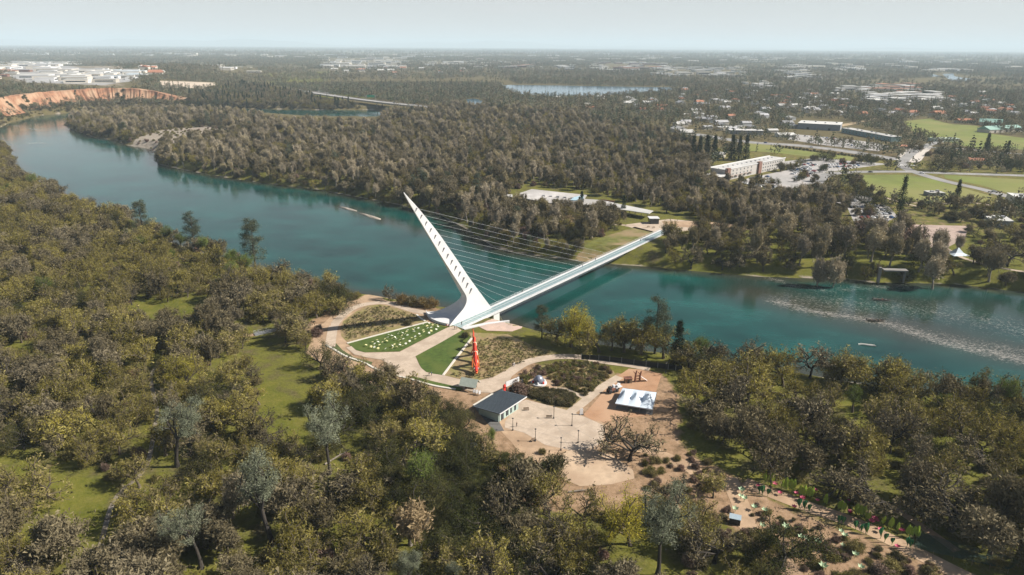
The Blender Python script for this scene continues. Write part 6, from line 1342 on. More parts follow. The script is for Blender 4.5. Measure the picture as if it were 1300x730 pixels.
# footbridge in the left woods
a, Lf, rz = frame_of((323, 425.5), (364, 416.5)); z0 = .35; fb = thing('footbridge', 'narrow grey footbridge with railings over the creek in the left woods', 'footbridge', (a.x, a.y, 0), rz)
for k in range(int(Lf / .5)): MB().box((.25 + k * .5, 0, z0), (.46, 2.4, .1)).build('plank', steel, fb)
for y in (-1.2, 1.2):
    mb = MB(); mb.tube((0, y, z0 + 1.15), (Lf, y, z0 + 1.15), .06, n=5); mb.tube((0, y, z0 + .6), (Lf, y, z0 + .6), .05, n=5)
    for k in range(int(Lf / 2.2) + 1): mb.tube((k * 2.2, y, z0 - .1), (k * 2.2, y, z0 + 1.2), .06, n=5)
    mb.box((Lf / 2, y, z0 - .2), (Lf, .15, .35)); mb.build('railing', steel, fb)
for u, v, L_, rz, lab in ((428, 582, 9, .9, 'pale fallen log on the edge of the dark ravine'), (152, 655, 7, .5, 'pale fallen log in the grass of the lower left woods'), (735, 625, 6, .1, 'thin fallen log on the pale slope below the court')):
    p = at(u, v); r = thing('fallen_log', lab, 'log', (p.x, p.y, hz(p.x, p.y) + .2), rz); MB().path([(-L_ / 2, 0, .1), (0, .2, .25), (L_ / 2, 0, .5)], [.3, .24, .12], 7).build('trunk', bark_pale, r); MB().path([(L_ * .1, .1, .3), (L_ * .25, 1.0, 1.0)], [.12, .04], 5).build('branch', bark_pale, r)

# ------------------------------------------------------------------ boats on the river
hull_w = mat('white_hull', (.62, .61, .58), .4, .06, 1); hull_d = mat('drab_hull', (.16, .15, .13), .5, .1, 1)
def boat(u, v, L_, w, rz, m, lab, people, motor=True):
    p = at(u, v, WATER_Z); r = thing('river_boat', lab, 'boat', (p.x, p.y, WATER_Z), rz); rows = []
    for t, ww, zb, zt in ((0, .8, .0, .75), (.2, .95, -.15, .7), (.5, 1, -.2, .7), (.75, .8, -.15, .8), (.92, .35, .0, .95), (1, .03, .3, 1.05)):
        x = (t - .5) * L_; h = w / 2 * ww; rows.append([(x, -h * .9, zt - .08), (x, -h, zt), (x, -h * .75, zb), (x, h * .75, zb), (x, h, zt), (x, h * .9, zt - .08), (x, h * .7, zb + .2), (x, -h * .7, zb + .2)])
    MB().loft(rows, closed=True).add(rows[0], [tuple(range(8))]).build('hull', m, r)
    for t in (-.22, .05, .25): MB().box((t * L_, 0, .5), (.4, w * .78, .1)).build('seat', timber, r)
    if motor: MB().box((-L_ / 2 - .2, 0, .8), (.5, .45, .7)).build('motor', dark_metal, r)
    c, s = math.cos(rz), math.sin(rz)
    for k, (t, sh) in enumerate(people): person((p.x + c * t * L_, p.y + s * t * L_), WATER_Z + .1, sh, 'black', 'sit', rz - 1.57, 'person in %s sitting in %s' % (sh, lab.split(',')[0]))
boat(1119, 381.5, 8.2, 2.2, R(-14), hull_d, 'drift boat with white gunwales and three people, upstream of the other boat', [(-.22, 'black'), (.05, 'red'), (.25, 'white')])
boat(1111.5, 407.5, 8.2, 2.2, R(-8), hull_d, 'drift boat at the edge of the rapids, nearest the white water', [(-.22, 'navy'), (.05, 'black')])
p = at(1101, 438.5, WATER_Z); r = thing('floating_boom', 'long narrow white float lying on calm water near the near shore', 'float', (p.x, p.y, WATER_Z), R(-18))
MB().path([(-3.6, 0, .12), (-2, 0, .2), (2, 0, .2), (3.6, 0, .12)], [.3, .45, .45, .3], 8).build('body', hull_w, r, True); MB().box((0, 0, .6), (6, .35, .1)).build('walkway', concrete_edge, r)
# stone and concrete river pier on the far bank
p = at(1129, 356, -5); r = thing('river_pier', 'old concrete frame with a flat slab on the far bank below the lawn', 'concrete frame', (p.x, p.y, -6), R(-5))
grey_c = mat('old_grey_concrete', (.2, .19, .18), .9, .2, .4); MB().box((-6, 0, 4), (1.3, 1.6, 9)).build('column', grey_c, r); MB().box((2, 0, 7.2), (13, 4, .7)).build('slab', grey_c, r); MB().box((7.5, 0, 3.4), (.8, 1.2, 6.9)).build('column', grey_c, r)

# ================================================================== BUILDINGS, ROADS AND CARS BEYOND THE RIVER
def windows(root, L_, rows, cols, z0, dz, y=-.06, x0=1.2, w=1.3, h=1.5, skip=(), frame=white_paint):
    fm = MB().box((0, 0, 0), (w + .3, .12, h + .3)).mesh('window', frame); pm_ = MB().box((0, -.07, 0), (w, .06, h)).mesh('pane', glass_dark)
    for r_ in range(rows):
        for c in range(cols):
            if (r_, c) in skip: continue
            f = place('window', fm, root, (x0 + (L_ - 2 * x0) * (c + .5) / cols, y, z0 + r_ * dz)); place('pane', pm_, f)
# white three-storey hotel
a, Lh, rz = frame_of((921, 229.5), (995, 213)); ht = thing('hotel', 'long white three-storey hotel with a flat white roof and brick towers', 'building', (a.x, a.y, 0), rz)
D_ = 17
MB().box((Lh / 2, D_ / 2, 5), (Lh, D_, 10)).build('wall', mat('white_stucco', (.40, .38, .36), .9, .06, .2), ht); windows(ht, Lh * .42, 3, 9, 2.0, 3.1, x0=Lh * .02)
for o in [c for c in ht.children if c.name.startswith('window')]: o.location.x += Lh * .57
f0 = len(ht.children); windows(ht, Lh * .45, 3, 7, 2.0, 3.1, x0=2)
for x, w, h in ((.02, 5, 11.5), (.535, 5.5, 11.8)): MB().box((Lh * x, -.2, h / 2), (w, 3, h)).build('brick_tower', brick_red, ht)
rf = MB().box((Lh / 2, D_ / 2, 10.12), (Lh + .8, D_ + .8, .24)).build('roof', roof_white, ht)
for y in (-.3, D_ + .3): MB().box((Lh / 2, y, 10.6), (Lh + .8, .3, .75)).build('parapet', white_paint, rf)
for k in range(12): MB().box((Lh * (.08 + .075 * k), D_ * .52, 10.8), (1.6, 1.4, 1.1)).build('vent', roof_grey, rf)
MB().box((Lh * .45, D_ * .5, 10.5), (Lh * .9, .5, .5)).build('ridge', roof_grey, rf)
for k in range(5): MB().box((Lh * (.08 + .075 * k), -1.1, 3.5 + 3.1 * 0), (4.2, 1.6, .25)).build('balcony', brick_red, ht)
MB().box((-7, 5, 2.8), (14, 15, 5.6)).build('lobby_wing', brick_red, ht); MB().box((-7.5, 4.5, 5.8), (17, 18, .4)).build('lobby_roof', roof_white, ht)
# museum with a long white roof
RZ_ = 7.0
mp_ = [at(u, v, RZ_) for u, v in ((659, 250.5), (660, 245), (675, 240), (745, 247.5), (742, 252.5), (765, 254), (780, 257.5), (779, 262), (738, 259.5), (701, 258))]
o3 = mp_[0].copy(); o3.z = 0; ms = thing('museum', 'long low museum with a broad white roof stepping down toward the bridge landing', 'building', o3)
loc2 = lambda v: ((v.x - o3.x), (v.y - o3.y))
MB().prism([loc2(v) for v in mp_], RZ_ - .45, RZ_).build('roof', mat('museum_roofing', (.44, .42, .405), .85, .2, .12, c2=(.33, .315, .30)), ms)
cen = sum(mp_, Vector()) / len(mp_); MB().prism([loc2(cen + (v - cen) * .9) for v in mp_], -.2, RZ_ - .46).build('wall', mat('dark_timber_wall', (.06, .05, .045), .9, .2, .5), ms)
q = [at(u, v, RZ_ + .5) for u, v in ((728, 250.5), (741, 247.5), (741, 251), (733, 254.5), (724, 254))]; MB().prism([loc2(v) for v in q], RZ_ + .01, RZ_ + .6).build('skylight', mat('blue_skylight', (.35, .50, .58), .3, .08, .3), ms)
q = [at(u, v, 4.6) for u, v in ((771, 258.5), (782, 258), (829.5, 267.5), (824, 271), (776, 264))]; MB().prism([loc2(v) for v in q], 4.2, 4.6).build('canopy_roof', roof_white, ms)
for k in range(7):
    v = lerp(at(777, 263, 4), at(822, 270, 4), k / 6); MB().tube((loc2(v)[0], loc2(v)[1], 0), (loc2(v)[0], loc2(v)[1], 4.2), .2).build('column', timber, ms)
v0, v1 = at(764, 254, 7), at(780, 255.5, 7); d = v1 - v0; c = (v0 + v1) / 2; MB().box((*loc2(c), 7.0), (d.length, .5, .9), math.atan2(d.y, d.x)).build('beam', redwood, ms)
for k in range(5): v = at(690 + k * 9, 249 + k * .8, RZ_); MB().box((*loc2(v), RZ_ + .5), (2.2, 1.8, 1.0)).build('roof_unit', roof_grey, ms)
a, L_, rz = frame_of((825, 284.5), (836, 284.5)); r = thing('entrance_pavilion', 'small dark glazed entrance pavilion at the end of the museum canopy', 'pavilion', (a.x, a.y, 0), rz); MB().box((L_ / 2, 3, 1.9), (L_, 6, 3.8)).build('wall', glass_dark, r); MB().box((L_ / 2, 3, 4.0), (L_ + 1.2, 7, .3)).build('roof', white_paint, r); [MB().box((x, -.1, 1.9), (.2, .2, 3.8)).build('mullion', dark_metal, r) for x in (0, L_ / 2, L_)]
a, L_, rz = frame_of((642, 256), (650, 256)); r = thing('shed', 'small white-roofed shed in the trees at the end of the museum', 'shed', (a.x, a.y, 0), rz); MB().box((L_ / 2, 4, 1.9), (L_, 8, 3.8)).build('wall', timber, r); MB().box((L_ / 2, 4, 3.95), (L_ + 1, 9, .3)).build('roof', roof_white, r); MB().box((L_ * .5, -.06, 1.2), (2, .1, 2.2)).build('door', dark_metal, r)
def hall(A, B, depth, H, wall, roof, lab, cat='building', name='building', gable=0, group=None, z=0, wins=0, over=.5, doors=0):
    a, L_, rz = frame_of(A, B, z); r = thing(name, lab, cat, (a.x, a.y, z - .2), rz, group)
    MB().box((L_ / 2, depth / 2, H / 2), (L_, depth, H)).build('wall', wall, r)
    if gable:
        o = over; h2 = H + gable
        MB().add([(-o, -o, H), (L_ + o, -o, H), (L_ + o, depth / 2, h2), (-o, depth / 2, h2), (-o, depth + o, H), (L_ + o, depth + o, H), (-o, -o, H - .3), (L_ + o, -o, H - .3), (-o, depth + o, H - .3), (L_ + o, depth + o, H - .3)],
                 [(0, 1, 2, 3), (3, 2, 5, 4), (6, 7, 1, 0), (4, 5, 9, 8), (0, 3, 4, 8, 6), (1, 7, 9, 5, 2), (7, 6, 8, 9)]).build('roof', roof, r)
    else:
        rf = MB().box((L_ / 2, depth / 2, H + .15), (L_ + over, depth + over, .3)).build('roof', roof, r)
        for k in range(max(2, int(L_ / 14))): MB().box((L_ * (k + .5) / max(2, int(L_ / 14)), depth * (.35 + .3 * (k % 2)), H + .9), (2.4, 1.8, 1.3)).build('roof_unit', roof_grey, rf)
    if wins: windows(r, L_, 1 if H < 6 else 2, wins, 2.2, 3.0, w=min(2, L_ / wins * .5))
    for k in range(doors): MB().box((L_ * (k + .5) / doors, -.06, 1.7), (3.2, .12, 3.2)).build('door', dark_metal, r)
    return r
hall((1012, 163.5), (1066, 166.5), 46, 9, wall_grey, roof_white, 'big grey windowless hall with a white flat roof beside the long shed', doors=2)
hall((1068, 168), (1131, 180), 15, 6.5, mat('teal_grey_wall', (.16, .24, .24), .85, .1, .2), roof_white, 'long narrow shed with a pale roof and teal wall behind the road junction', wins=14)
hall((926, 170.5), (969, 171.5), 18, 6, wall_grey, roof_white, 'flat-roofed grey building left of the big hall across the highway', wins=8)
hall((914, 166), (945, 164.5), 14, 5, wall_cream, roof_white, 'flat white-roofed building behind the grey one across the highway', wins=6)
hall((989, 174.5), (1010, 174.5), 16, 3.6, white_paint, roof_white, 'small white pavilion with a pale roof in front of the big grey hall', wins=4, gable=2.5)
hall((879, 154), (900, 154.5), 14, 5, wall_grey, roof_grey, 'low grey-roofed house among the trees left of the highway', gable=2.5, wins=4, name='house', cat='house')
hall((1184, 180), (1218, 180), 12, 4.2, mat('pale_green_wall', (.40, .46, .40), .85, .1, .2), mat('pale_green_roof', (.42, .50, .43), .7, .1, .2), 'low pale green-roofed building at the lower edge of the upper field', wins=7)
hall((1243, 158.5), (1272, 160), 22, 5, wall_cream, roof_teal, 'large green-roofed barn, the far one beside the upper field', gable=5, name='barn', cat='barn', doors=2)
hall((1256, 169), (1298, 167), 20, 5, wall_cream, roof_teal, 'large green-roofed barn, the near one beside the upper field', gable=4.5, name='barn', cat='barn', doors=3)
hall((1218, 156.5), (1239, 156.5), 14, 4.5, wall_cream, roof_red, 'red-roofed low building at the far edge of the upper field', gable=3, wins=4)
hall((1180, 249.5), (1199, 249.5), 9, 3.2, wall_grey, roof_white, 'small white-roofed shelter standing on the big green field', name='shelter', cat='shelter', wins=3)
hall((1256, 288), (1285, 290), 17, 5, wall_grey, roof_white, 'flat white-roofed building among dark trees by the far bank parking', wins=5)
hall((1287, 259.5), (1330, 262), 18, 6, wall_cream, roof_white, 'pale flat-roofed building at the right edge beside the field path', wins=6)
hall((1140, 189.5), (1152, 189), 8, 3.5, wall_cream, roof_red, 'small red-roofed kiosk building at the road junction', wins=2, gable=1.5)
hall((905, 200), (918, 201), 12, 4.5, wall_cream, roof_white, 'small pale-roofed house half hidden by the redwoods behind the hotel', gable=2, wins=2, name='house', cat='house')
hall((1230, 208), (1250, 209), 12, 4, white_paint, roof_red, 'white house with a red roof beside the road right of the junction', gable=2.5, wins=3, name='house', cat='house')
# ticket tent on the far bank
p = at(1214, 327); r = thing('pyramid_tent', 'small white pyramid tent on the far bank lawn path', 'tent', (p.x, p.y, 0)); MB().loft([[(-5, -5, 2.4), (5, -5, 2.4), (5, 5, 2.4), (-5, 5, 2.4)], [(-2.2, -2.2, 3.6), (2.2, -2.2, 3.6), (2.2, 2.2, 3.6), (-2.2, 2.2, 3.6)], [(-.2, -.2, 6.2), (.2, -.2, 6.2), (.2, .2, 6.2), (-.2, .2, 6.2)]], closed=True).build('canopy', tent_c, r); [MB().tube((x, y, 0), (x, y, 2.4), .1).build('pole', steel, r) for x in (-4.9, 4.9) for y in (-4.9, 4.9)]
# ---- cars
car_cols = [mat('car_%s' % n, c, .3, .03, 1, spec=.5) for n, c in (('white', (.72, .72, .72)), ('silver', (.42, .43, .45)), ('black', (.02, .02, .022)), ('red', (.32, .02, .02)), ('blue', (.04, .10, .26)), ('grey', (.16, .165, .17)))]
def car_body(m):
    mb = MB(); prof = [(-2.2, .35, .85), (-2.15, .3, .95), (-1.6, .28, 1.02), (.95, .28, 1.0), (1.9, .3, .85), (2.2, .35, .7)]; rows = [[(x, -.88, a), (x, -.9, b - .15), (x, -.8, b), (x, .8, b), (x, .9, b - .15), (x, .88, a)] for x, a, b in prof]
    mb.loft(rows, closed=True); mb.add(rows[0], [tuple(range(6))]); mb.add(rows[-1], [tuple(range(5, -1, -1))]); mb.box((-.45, 0, 1.43), (1.9, 1.3, .08)); return mb.mesh('body', m)
CB = [car_body(m) for m in car_cols]
gm = MB().loft([[(-1.75, -.76, .98), (.95, -.76, .98), (.95, .76, .98), (-1.75, .76, .98)], [(-1.3, -.62, 1.42), (.3, -.62, 1.42), (.3, .62, 1.42), (-1.3, .62, 1.42)]], closed=True).mesh('glass', glass_dark)
wm = MB().lathe((0, 0, 0), [(.28, -.1), (.32, -.08), (.32, .08), (.28, .1)], 10).mesh('wheel', dark_metal)
NC = ['white', 'silver', 'black', 'red', 'blue', 'grey']; CR = random.Random(4)
def car(x, y, rz, wh, kind=None, z=.1):
    k = CR.choice((0, 0, 1, 1, 2, 2, 3, 4, 5, 5)) if kind is None else kind
    r = thing('car', '%s car %s' % (NC[k], wh), 'car', (x, y, z), rz, 'cars ' + wh); place('body', CB[k], r); place('glass', gm, r)
    for a, b in ((-1.35, .82), (-1.35, -.82), (1.4, .82), (1.4, -.82)): place('wheel', wm, r, (a, b, .32)).rotation_euler = (R(90), 0, 0)
def parked(p0, p1, n, wh, turn=1.57, p=.92):
    a, b = at(*p0), at(*p1); d = b - a; rz = math.atan2(d.y, d.x) + turn
    for k in range(n):
        if CR.random() < p: q = lerp(a, b, (k + .5) / n); car(q.x + CR.uniform(-.3, .3), q.y, rz + CR.uniform(-.04, .04) + (math.pi if CR.random() < .4 else 0), wh)
H1, H2, H3 = 'parked in the hotel lot nearest the building', 'parked in the curving drive beside the hotel', 'parked below the hotel behind the trees'
parked((1000, 214), (1030, 207.5), 13, H1); parked((1005, 222), (1027, 212), 11, H2); parked((1021, 226), (1034, 217), 9, H2); parked((950, 231), (985, 233), 14, H3); parked((965, 236), (1000, 240), 13, H3); parked((1048, 210), (1080, 208), 10, H1)
parked((1004, 218), (1036, 209), 13, H1); parked((1012, 226), (1030, 214.5), 11, H2); parked((1045, 213.5), (1090, 210.5), 16, H1); parked((952, 227), (975, 224.5), 9, H3); parked((945, 233), (990, 243), 14, H3)
M1 = 'parked in the museum lot on the far bank'
for k in range(5): parked((1079 + k * 3, 264 + k * 4.4), (1122 + k * 4, 262 + k * 4.9), 12, M1, p=.75)
parked((1045, 243), (1085, 249), 12, 'parked along the upper museum drive'); parked((1060, 252), (1098, 258), 11, 'parked along the upper museum drive')
parked((1020, 173), (1060, 176.5), 10, 'parked in front of the big grey hall'); parked((1070, 184), (1105, 187), 8, 'parked in front of the big grey hall')
for u, v, k, lab in ((972, 181.8, 4, 'driving on the highway left of the junction'), (1030, 187.5, 1, 'driving on the highway before the junction'), (1170, 220.5, 0, 'turning at the junction above the big field'), (1105, 219, 2, 'driving on the road above the big field'), (1262, 244, 1, 'driving on the diagonal field road')):
    p = at(u, v); car(p.x, p.y, CR.uniform(-.4, .1), lab, k, .2)
# hedge of low bushes along the highway
x = []
for k in range(34): p = at(985 + k * 4.4, 186.5 + k * .55); x.append((p.x, p.y, 0, GR.uniform(.7, 1.0), GR.uniform(0, 6), k))
scatter('road_hedge', x, 'darkshrub')
pts = []
for (u0, v0, u1, v1, n) in ((1040, 211, 1130, 211, 26), (1075, 226, 1120, 258, 24), (1040, 222, 1075, 262, 26), (1150, 292, 1240, 272, 30), (1180, 192, 1300, 212, 60)):
    for k in range(n): t = k / n; p = at(u0 + (u1 - u0) * t + GR.uniform(-6, 6), v0 + (v1 - v0) * t + GR.uniform(-2, 2)); pts.append((p.x, p.y, 0, GR.uniform(.8, 1.8), GR.uniform(0, 6), k))
scatter('park_bushes', [p for p in pts if free(np.array([p[0]]), np.array([p[1]]))[0]], 'darkshrub')
# small trees in the parking lots and along the roads
for k in range(110):
    u0, v0, u1, v1 = ((1002, 209, 1040, 203), (1030, 236, 1046, 214), (1050, 206, 1128, 211), (1012, 231, 1026, 222), (1060, 262, 1076, 240), (1078, 275, 1132, 270), (1080, 225, 1118, 255), (1150, 187, 1182, 200), (1186, 194, 1300, 206), (1205, 212, 1300, 218))[k % 10]
    if k > 60: u0, v0, u1, v1 = ((985, 219, 1012, 213), (930, 231, 990, 236), (1008, 246, 1050, 240), (1040, 201, 1128, 206), (1055, 258, 1070, 248))[k % 5]
    t = CR.random(); p = at(u0 + (u1 - u0) * t + CR.uniform(-2, 2), v0 + (v1 - v0) * t + CR.uniform(-1, 1)); kd = CR.choice(('live', 'live', 'bare', 'oak', 'redtwig'))
    w_ = 'in the hotel parking lot' if k > 60 else ('in the hotel parking lot', 'around the museum parking lot', 'beside the road right of the junction')[0 if k % 10 < 4 else (1 if k % 10 < 7 else 2)]
    plant(p.x, p.y, kd, CR.uniform(.5, .85) * (2.2 if kd == 'redtwig' else 1), 'small %s tree %s' % ({'live': 'dark evergreen', 'bare': 'leafless', 'oak': 'olive budding', 'redtwig': 'reddish leafless'}[kd], w_), 'planted_tree', 'tree', k, k, 'planted trees ' + w_)
pts = []
for k in range(900):
    i = CR.randrange(20, len(t_) - 20); j_ = CR.randrange(0, 10)
    if wiggle(t_[i], 3.0, 7.5, 5) + .25 * wiggle(t_[i], 1.0, 2.0, 3) > .42 + .035 * j_: q = CLIFF_ROWS[j_][i]; pts.append((q[0], q[1], q[2] - .3, CR.uniform(.6, 1.5), CR.uniform(0, 6), k))
scatter('bluff_shrubs', pts, 'darkshrub')
# ---- highway bridge and the lower road bridge
def viaduct(pts, z, width, lab, n, name):
    q = smooth(np.array([at(u, v, z)[:2] for u, v in pts]), 6); r = thing(name, lab, 'road bridge', (q[0][0], q[0][1], 0)); q = q - q[0]
    d = np.gradient(q, axis=0); d /= np.linalg.norm(d, axis=1)[:, None]; nr_ = np.column_stack([-d[:, 1], d[:, 0]]) * width / 2
    MB().loft([[(*(a + e), z), (*(a - e), z), (*(a - e), z - 1.6), (*(a + e), z - 1.6)] for a, e in zip(q, nr_)], closed=True).build('deck', road_m, r)
    for s in (1, -1): MB().loft([[(*(a + e * s), z), (*(a + e * s), z + 1.0), (*(a + e * s * .97), z + 1.0), (*(a + e * s * .97), z)] for a, e in zip(q, nr_)], closed=True).build('parapet', concrete, r)
    MB().loft([[(*(a + e * .04), z + .02), (*(a - e * .04), z + .02)] for a, e in zip(q, nr_)]).build('centre_line', paint_w, r)
    for k in range(n):
        i = int((k + .5) * len(q) / n)
        for s in (.5, -.5): MB().tube((*(q[i] + nr_[i] * s), -9), (*(q[i] + nr_[i] * s), z - 1.5), 1.0, n=8).build('pier', concrete, r)
    return r
viaduct([(300, 101), (327, 106.5), (370, 113), (410, 119.5), (470, 127.8), (548, 136.3)], 8, 26, 'highway bridge crossing the back channel below the wooded rise', 8, 'highway_bridge')
viaduct([(620, 142.5), (650, 146), (680, 149), (708, 152)], 5, 12, 'low road bridge among the trees behind the island', 4, 'road_bridge')
for k, (u, v) in enumerate(((350, 109.3), (392, 116), (425, 120.8), (455, 124.6), (500, 130.3), (525, 133.4))): p = at(u, v, 8); car(p.x, p.y, 2.2, 'driving on the highway bridge', None, 8.05)
p = at(471, 126.5, 8); r = thing('overhead_sign', 'green highway sign on a gantry over the bridge', 'sign', (p.x, p.y, 8), R(-12)); [MB().tube((x, 0, 0), (x, 0, 9), .3).build('post', steel, r) for x in (-11, 11)]; MB().box((0, 0, 8.2), (22, .4, .5)).build('beam', steel, r); MB().box((0, -.4, 7.2), (17, .3, 5)).build('sign_panel', mat('sign_green', (.03, .26, .14), .5, .05, 1), r)
sheet('road', [(396, 117), (420, 110), (432, 104), (440, 104), (432, 112), (412, 122)], .1, road_m)

# ---- the town: every roof that shows is a building of its own
FR = random.Random(21); PLACED = []
def town(u0, v0, u1, v1, n, z, wl_, rl_, smin, smax, ratio, hmin, hmax, ang_, lab, name, cat, gable=0):
    grp = lab; made = 0; tries = 0
    while made < n and tries < n * 40:
        tries += 1; p = at(FR.uniform(u0, u1), FR.uniform(v0, v1), z); L_ = FR.uniform(smin, smax); Dp = L_ * FR.uniform(*ratio)
        if any(math.hypot(p.x - a, p.y - b) < (L_ + l2) * .52 for a, b, l2 in PLACED): continue
        PLACED.append((p.x, p.y, L_)); made += 1; rz = ang_ + FR.choice((0, 0, math.pi / 2)) + FR.uniform(-.06, .06); H = FR.uniform(hmin, hmax)
        r = thing(name, lab, cat, (p.x, p.y, hz(p.x, p.y) - .3), rz, grp); wm_, rm = FR.choice(wl_), FR.choice(rl_)
        MB().box((0, 0, H / 2), (L_, Dp, H)).build('wall', wm_, r)
        if gable: g = Dp * .22; MB().add([(-L_ / 2 - .4, -Dp / 2 - .5, H), (L_ / 2 + .4, -Dp / 2 - .5, H), (L_ / 2 + .4, 0, H + g), (-L_ / 2 - .4, 0, H + g), (-L_ / 2 - .4, Dp / 2 + .5, H), (L_ / 2 + .4, Dp / 2 + .5, H)], [(0, 1, 2, 3), (3, 2, 5, 4), (0, 3, 4), (1, 5, 2), (0, 4, 5, 1)]).build('roof', rm, r)
        else:
            MB().box((0, 0, H + .25), (L_ + .6, Dp + .6, .5)).build('roof', rm, r)
            for s in (-1, 1): MB().box((0, s * (Dp / 2 + .05), H * .5), (L_ * .8, .1, H * .3)).build('window_band', glass_dark, r)
Wl = [white_paint, wall_cream, wall_cream]; Rw = [roof_white] * 5 + [roof_grey]
IND = 'white flat-roofed building in the shopping district above the orange bluff'
town(0, 73.5, 96, 77, 22, 28, Wl, Rw, 60, 140, (.4, .7), 7, 11, .3, 'long white roof at the far edge of the shopping district', 'warehouse', 'warehouse')
town(-30, 79, 62, 90, 26, 28, Wl, Rw, 50, 120, (.45, .75), 7, 11, .3, IND, 'warehouse', 'warehouse')
town(60, 90, 135, 97, 20, 28, Wl, Rw, 40, 80, (.5, .8), 7, 10, .3, IND, 'store_building', 'store')
town(34, 97, 135, 104, 14, 28, Wl, [roof_white], 45, 80, (.5, .8), 8, 11, .3, 'large white store nearest the orange bluff', 'store_building', 'store')
town(105, 91.5, 176, 99.5, 16, 28, Wl, [roof_white, mat('bluish_roofing', (.5, .56, .6), .7, .08, .1)], 35, 70, (.5, .8), 7, 10, .3, 'bluish-white roof at the right of the shopping district', 'store_building', 'store')
town(-20, 91, 30, 101, 9, 28, [wall_cream, brick_red], [roof_red, roof_grey], 30, 55, (.5, .8), 6, 9, .3, 'rust-coloured low building at the left edge below the shopping district', 'store_building', 'store')
town(178, 86, 204, 96, 8, 28, [wall_cream], [roof_white, roof_red], 22, 40, (.6, .9), 7, 11, .2, 'pale apartment house right of the shopping district', 'apartment_house', 'building', 1)
town(275, 82, 325, 90, 7, 20, Wl, Rw, 40, 80, (.4, .7), 7, 10, .2, 'white roof among trees left of the wooded rise', 'store_building', 'store')
town(410, 74, 515, 87, 46, 0, Wl, Rw, 50, 125, (.4, .7), 9, 15, .15, 'white building in the town center above the wooded rise', 'town_building', 'building')
town(534, 79, 602, 83.5, 16, 0, Wl, Rw, 50, 110, (.4, .7), 8, 13, .15, 'white building in the strip right of the town center', 'town_building', 'building')
town(600, 76, 690, 88, 24, 0, Wl + [brick_red], Rw + [roof_red], 40, 90, (.4, .8), 8, 12, .1, 'low building among trees above the lake', 'town_building', 'building')
town(700, 84, 738, 88.5, 6, 0, [wall_grey], Rw, 50, 100, (.4, .6), 7, 10, .1, 'grey-walled hall on the slope above the lake', 'town_building', 'building')
town(752, 80, 848, 91, 36, 0, Wl + [brick_red], Rw + [roof_red], 40, 95, (.4, .8), 8, 12, .1, 'white building in the row above the right end of the lake', 'town_building', 'building')
town(838, 86, 946, 98, 32, 0, Wl, Rw, 40, 90, (.4, .7), 7, 11, .1, 'white building right of the lake', 'town_building', 'building')
town(990, 90, 1036, 101, 12, 0, Wl, Rw, 40, 90, (.4, .7), 7, 11, .1, 'white building beyond the right-hand suburb', 'town_building', 'building')
town(1060, 112, 1104, 118.5, 9, 0, Wl, Rw, 35, 70, (.4, .7), 6, 9, .1, 'white roof in the right-hand suburb, left of the red roofs', 'town_building', 'building')
town(1108, 108, 1162, 117, 11, 0, Wl + [wall_cream], [roof_red, roof_red, roof_white], 35, 70, (.4, .7), 6, 9, .1, 'red-roofed building in the right-hand suburb', 'town_building', 'building')
town(1103, 120, 1198, 130.5, 24, 0, Wl, Rw, 30, 65, (.4, .7), 6, 9, .1, 'white or grey roof in the nearer rows of the right-hand suburb', 'town_building', 'building')
town(940, 106, 974, 113, 6, 0, Wl, Rw, 35, 80, (.3, .5), 6, 9, .1, 'white roof in the trees right of the lake', 'town_building', 'building')
town(860, 112, 1040, 150, 60, 0, Wl, [roof_grey, roof_white, roof_red], 13, 22, (.6, .9), 4, 6, .2, 'gabled house among trees between the lake and the highway', 'house', 'house', 1)
town(1030, 118, 1300, 148, 60, 0, Wl, [roof_grey, roof_white, roof_red], 13, 24, (.6, .9), 4, 6, .2, 'gabled house among trees beyond the upper field', 'house', 'house', 1)
town(860, 150, 1010, 172, 16, 0, Wl, [roof_grey, roof_white, roof_grey], 12, 22, (.6, .9), 4, 5, .2, 'gabled house across the highway left of the big hall', 'house', 'house', 1)
town(420, 84, 600, 95, 14, 0, Wl, [roof_red, roof_white, roof_grey], 18, 34, (.6, .9), 6, 9, .2, 'gabled house on the wooded rise above the highway bridge', 'house', 'house', 1)
town(690, 124, 860, 142, 14, 0, Wl, [roof_red, roof_white], 12, 24, (.6, .9), 4, 6, .2, 'gabled house among dark trees below the lake', 'house', 'house', 1)
for k, (u0, u1, v0, v1, n) in enumerate(((0, 330, 64, 72, 26), (330, 700, 66, 74, 30), (700, 1000, 68, 80, 26), (1000, 1300, 70, 92, 26))):
    town(u0, v0, u1, v1, int(n * 1.7), 0, Wl, Rw, 60, 160, (.4, .7), 11, 18, .2, 'far-off pale roof near the horizon ' + ('above the bluff', 'above the town center', 'beyond the lake', 'beyond the right-hand suburb')[k], 'far_building', 'building')
sheet('parking_lot', [(0, 79), (62, 80), (135, 91), (176, 92), (176, 100), (130, 105), (34, 105), (0, 92)], .3, mat('bleached_asphalt', (.27, .265, .26), .9, .1, .02), 30, z=28)
sheet('parking_lot', [(202, 99), (272, 97.5), (275, 103), (206, 104)], .3, mat('tan_lot', (.46, .38, .30), .9, .1, .02), 30, z=28)

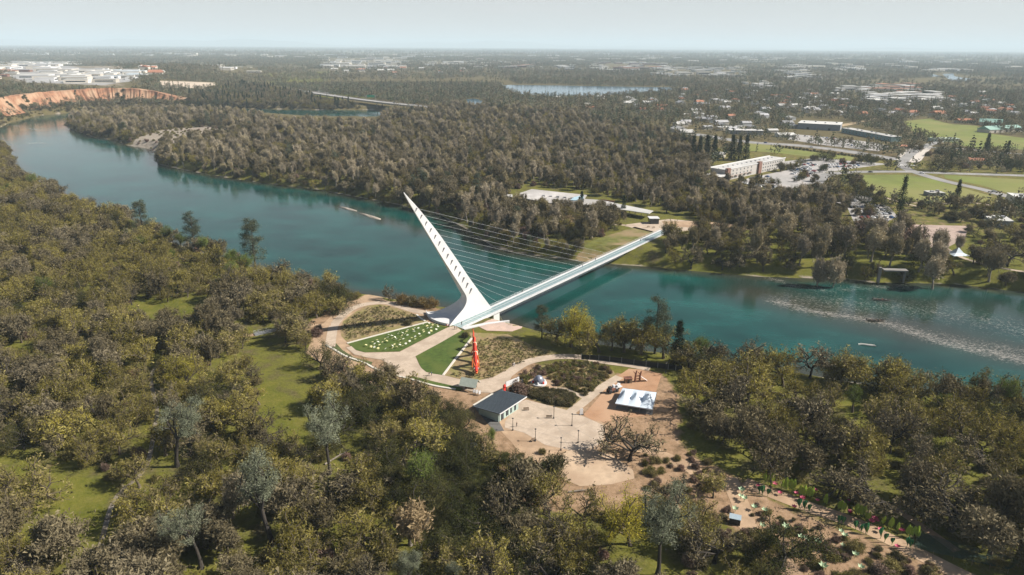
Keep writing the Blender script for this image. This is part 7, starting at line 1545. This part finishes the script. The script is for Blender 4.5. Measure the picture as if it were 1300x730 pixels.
# ---- labels that many share: say which one by size and by its place among its likes
def refine():
    sets = {}
    for o in COL.objects:
        if o.parent is None and o.get('label') and o.get('category'): sets.setdefault(o['label'], []).append(o)
    words_ = lambda t: len(t.replace('-', ' ').split())
    ORD = 'first second third fourth fifth sixth seventh eighth ninth tenth eleventh twelfth'.split()
    for lab, os_ in sets.items():
        n = len(os_)
        if n < 2: continue
        pos = {o.name: px(o.location.x, o.location.y, o.location.z) for o in os_}
        if n > 12:
            us = sorted(p[0] for p in pos.values()); vs = sorted(p[1] for p in pos.values()); sc = sorted(o.scale.x for o in os_); var = sc[-1] / sc[0] > 1.15
            cell = {}
            for o in os_:
                u, v = pos[o.name]; t = ('upper', 'middle', 'lower')[sum(v > vs[int(n * f)] for f in (.33, .66))] + ' ' + ('left', 'centre', 'right')[sum(u > us[int(n * f)] for f in (.33, .66))]
                z = ('small ', '', 'tall ')[sum(o.scale.x > sc[int(n * f)] for f in (.33, .66))] if var else ''
                cell.setdefault((z + lab) + ', ' + t, []).append(o)
        else: cell = {lab: os_}
        for l2, q in cell.items():
            q.sort(key=lambda o: pos[o.name][0])
            for k, o in enumerate(q):
                l3 = l2
                if 1 < len(q) <= 12:
                    l3 = l2 + ((', ' if n <= 12 else ' ') + (ORD[k] + ' from the left' if k < len(q) - 1 or len(q) > 3 else 'rightmost'))
                    if words_(l3) > 16: l3 = l2
                if words_(l3) <= 16: o['label'] = l3
refine()

# ================================================================== valley air
mh = bpy.data.materials.new('valley_haze'); mh.use_nodes = True; nt = mh.node_tree; nt.nodes.clear()
o_ = nt.nodes.new('ShaderNodeOutputMaterial'); v_ = nt.nodes.new('ShaderNodeVolumePrincipled'); v_.inputs['Color'].default_value = (.72, .88, 1, 1); v_.inputs['Density'].default_value = HAZE; v_.inputs['Anisotropy'].default_value = 0
nt.links.new(v_.outputs[0], o_.inputs['Volume'])
hb = MB().box((0, 0, (460 - 52) / 2), (100000, 100000, 460 + 52)).build('haze', mh); hb['kind'] = 'stuff'
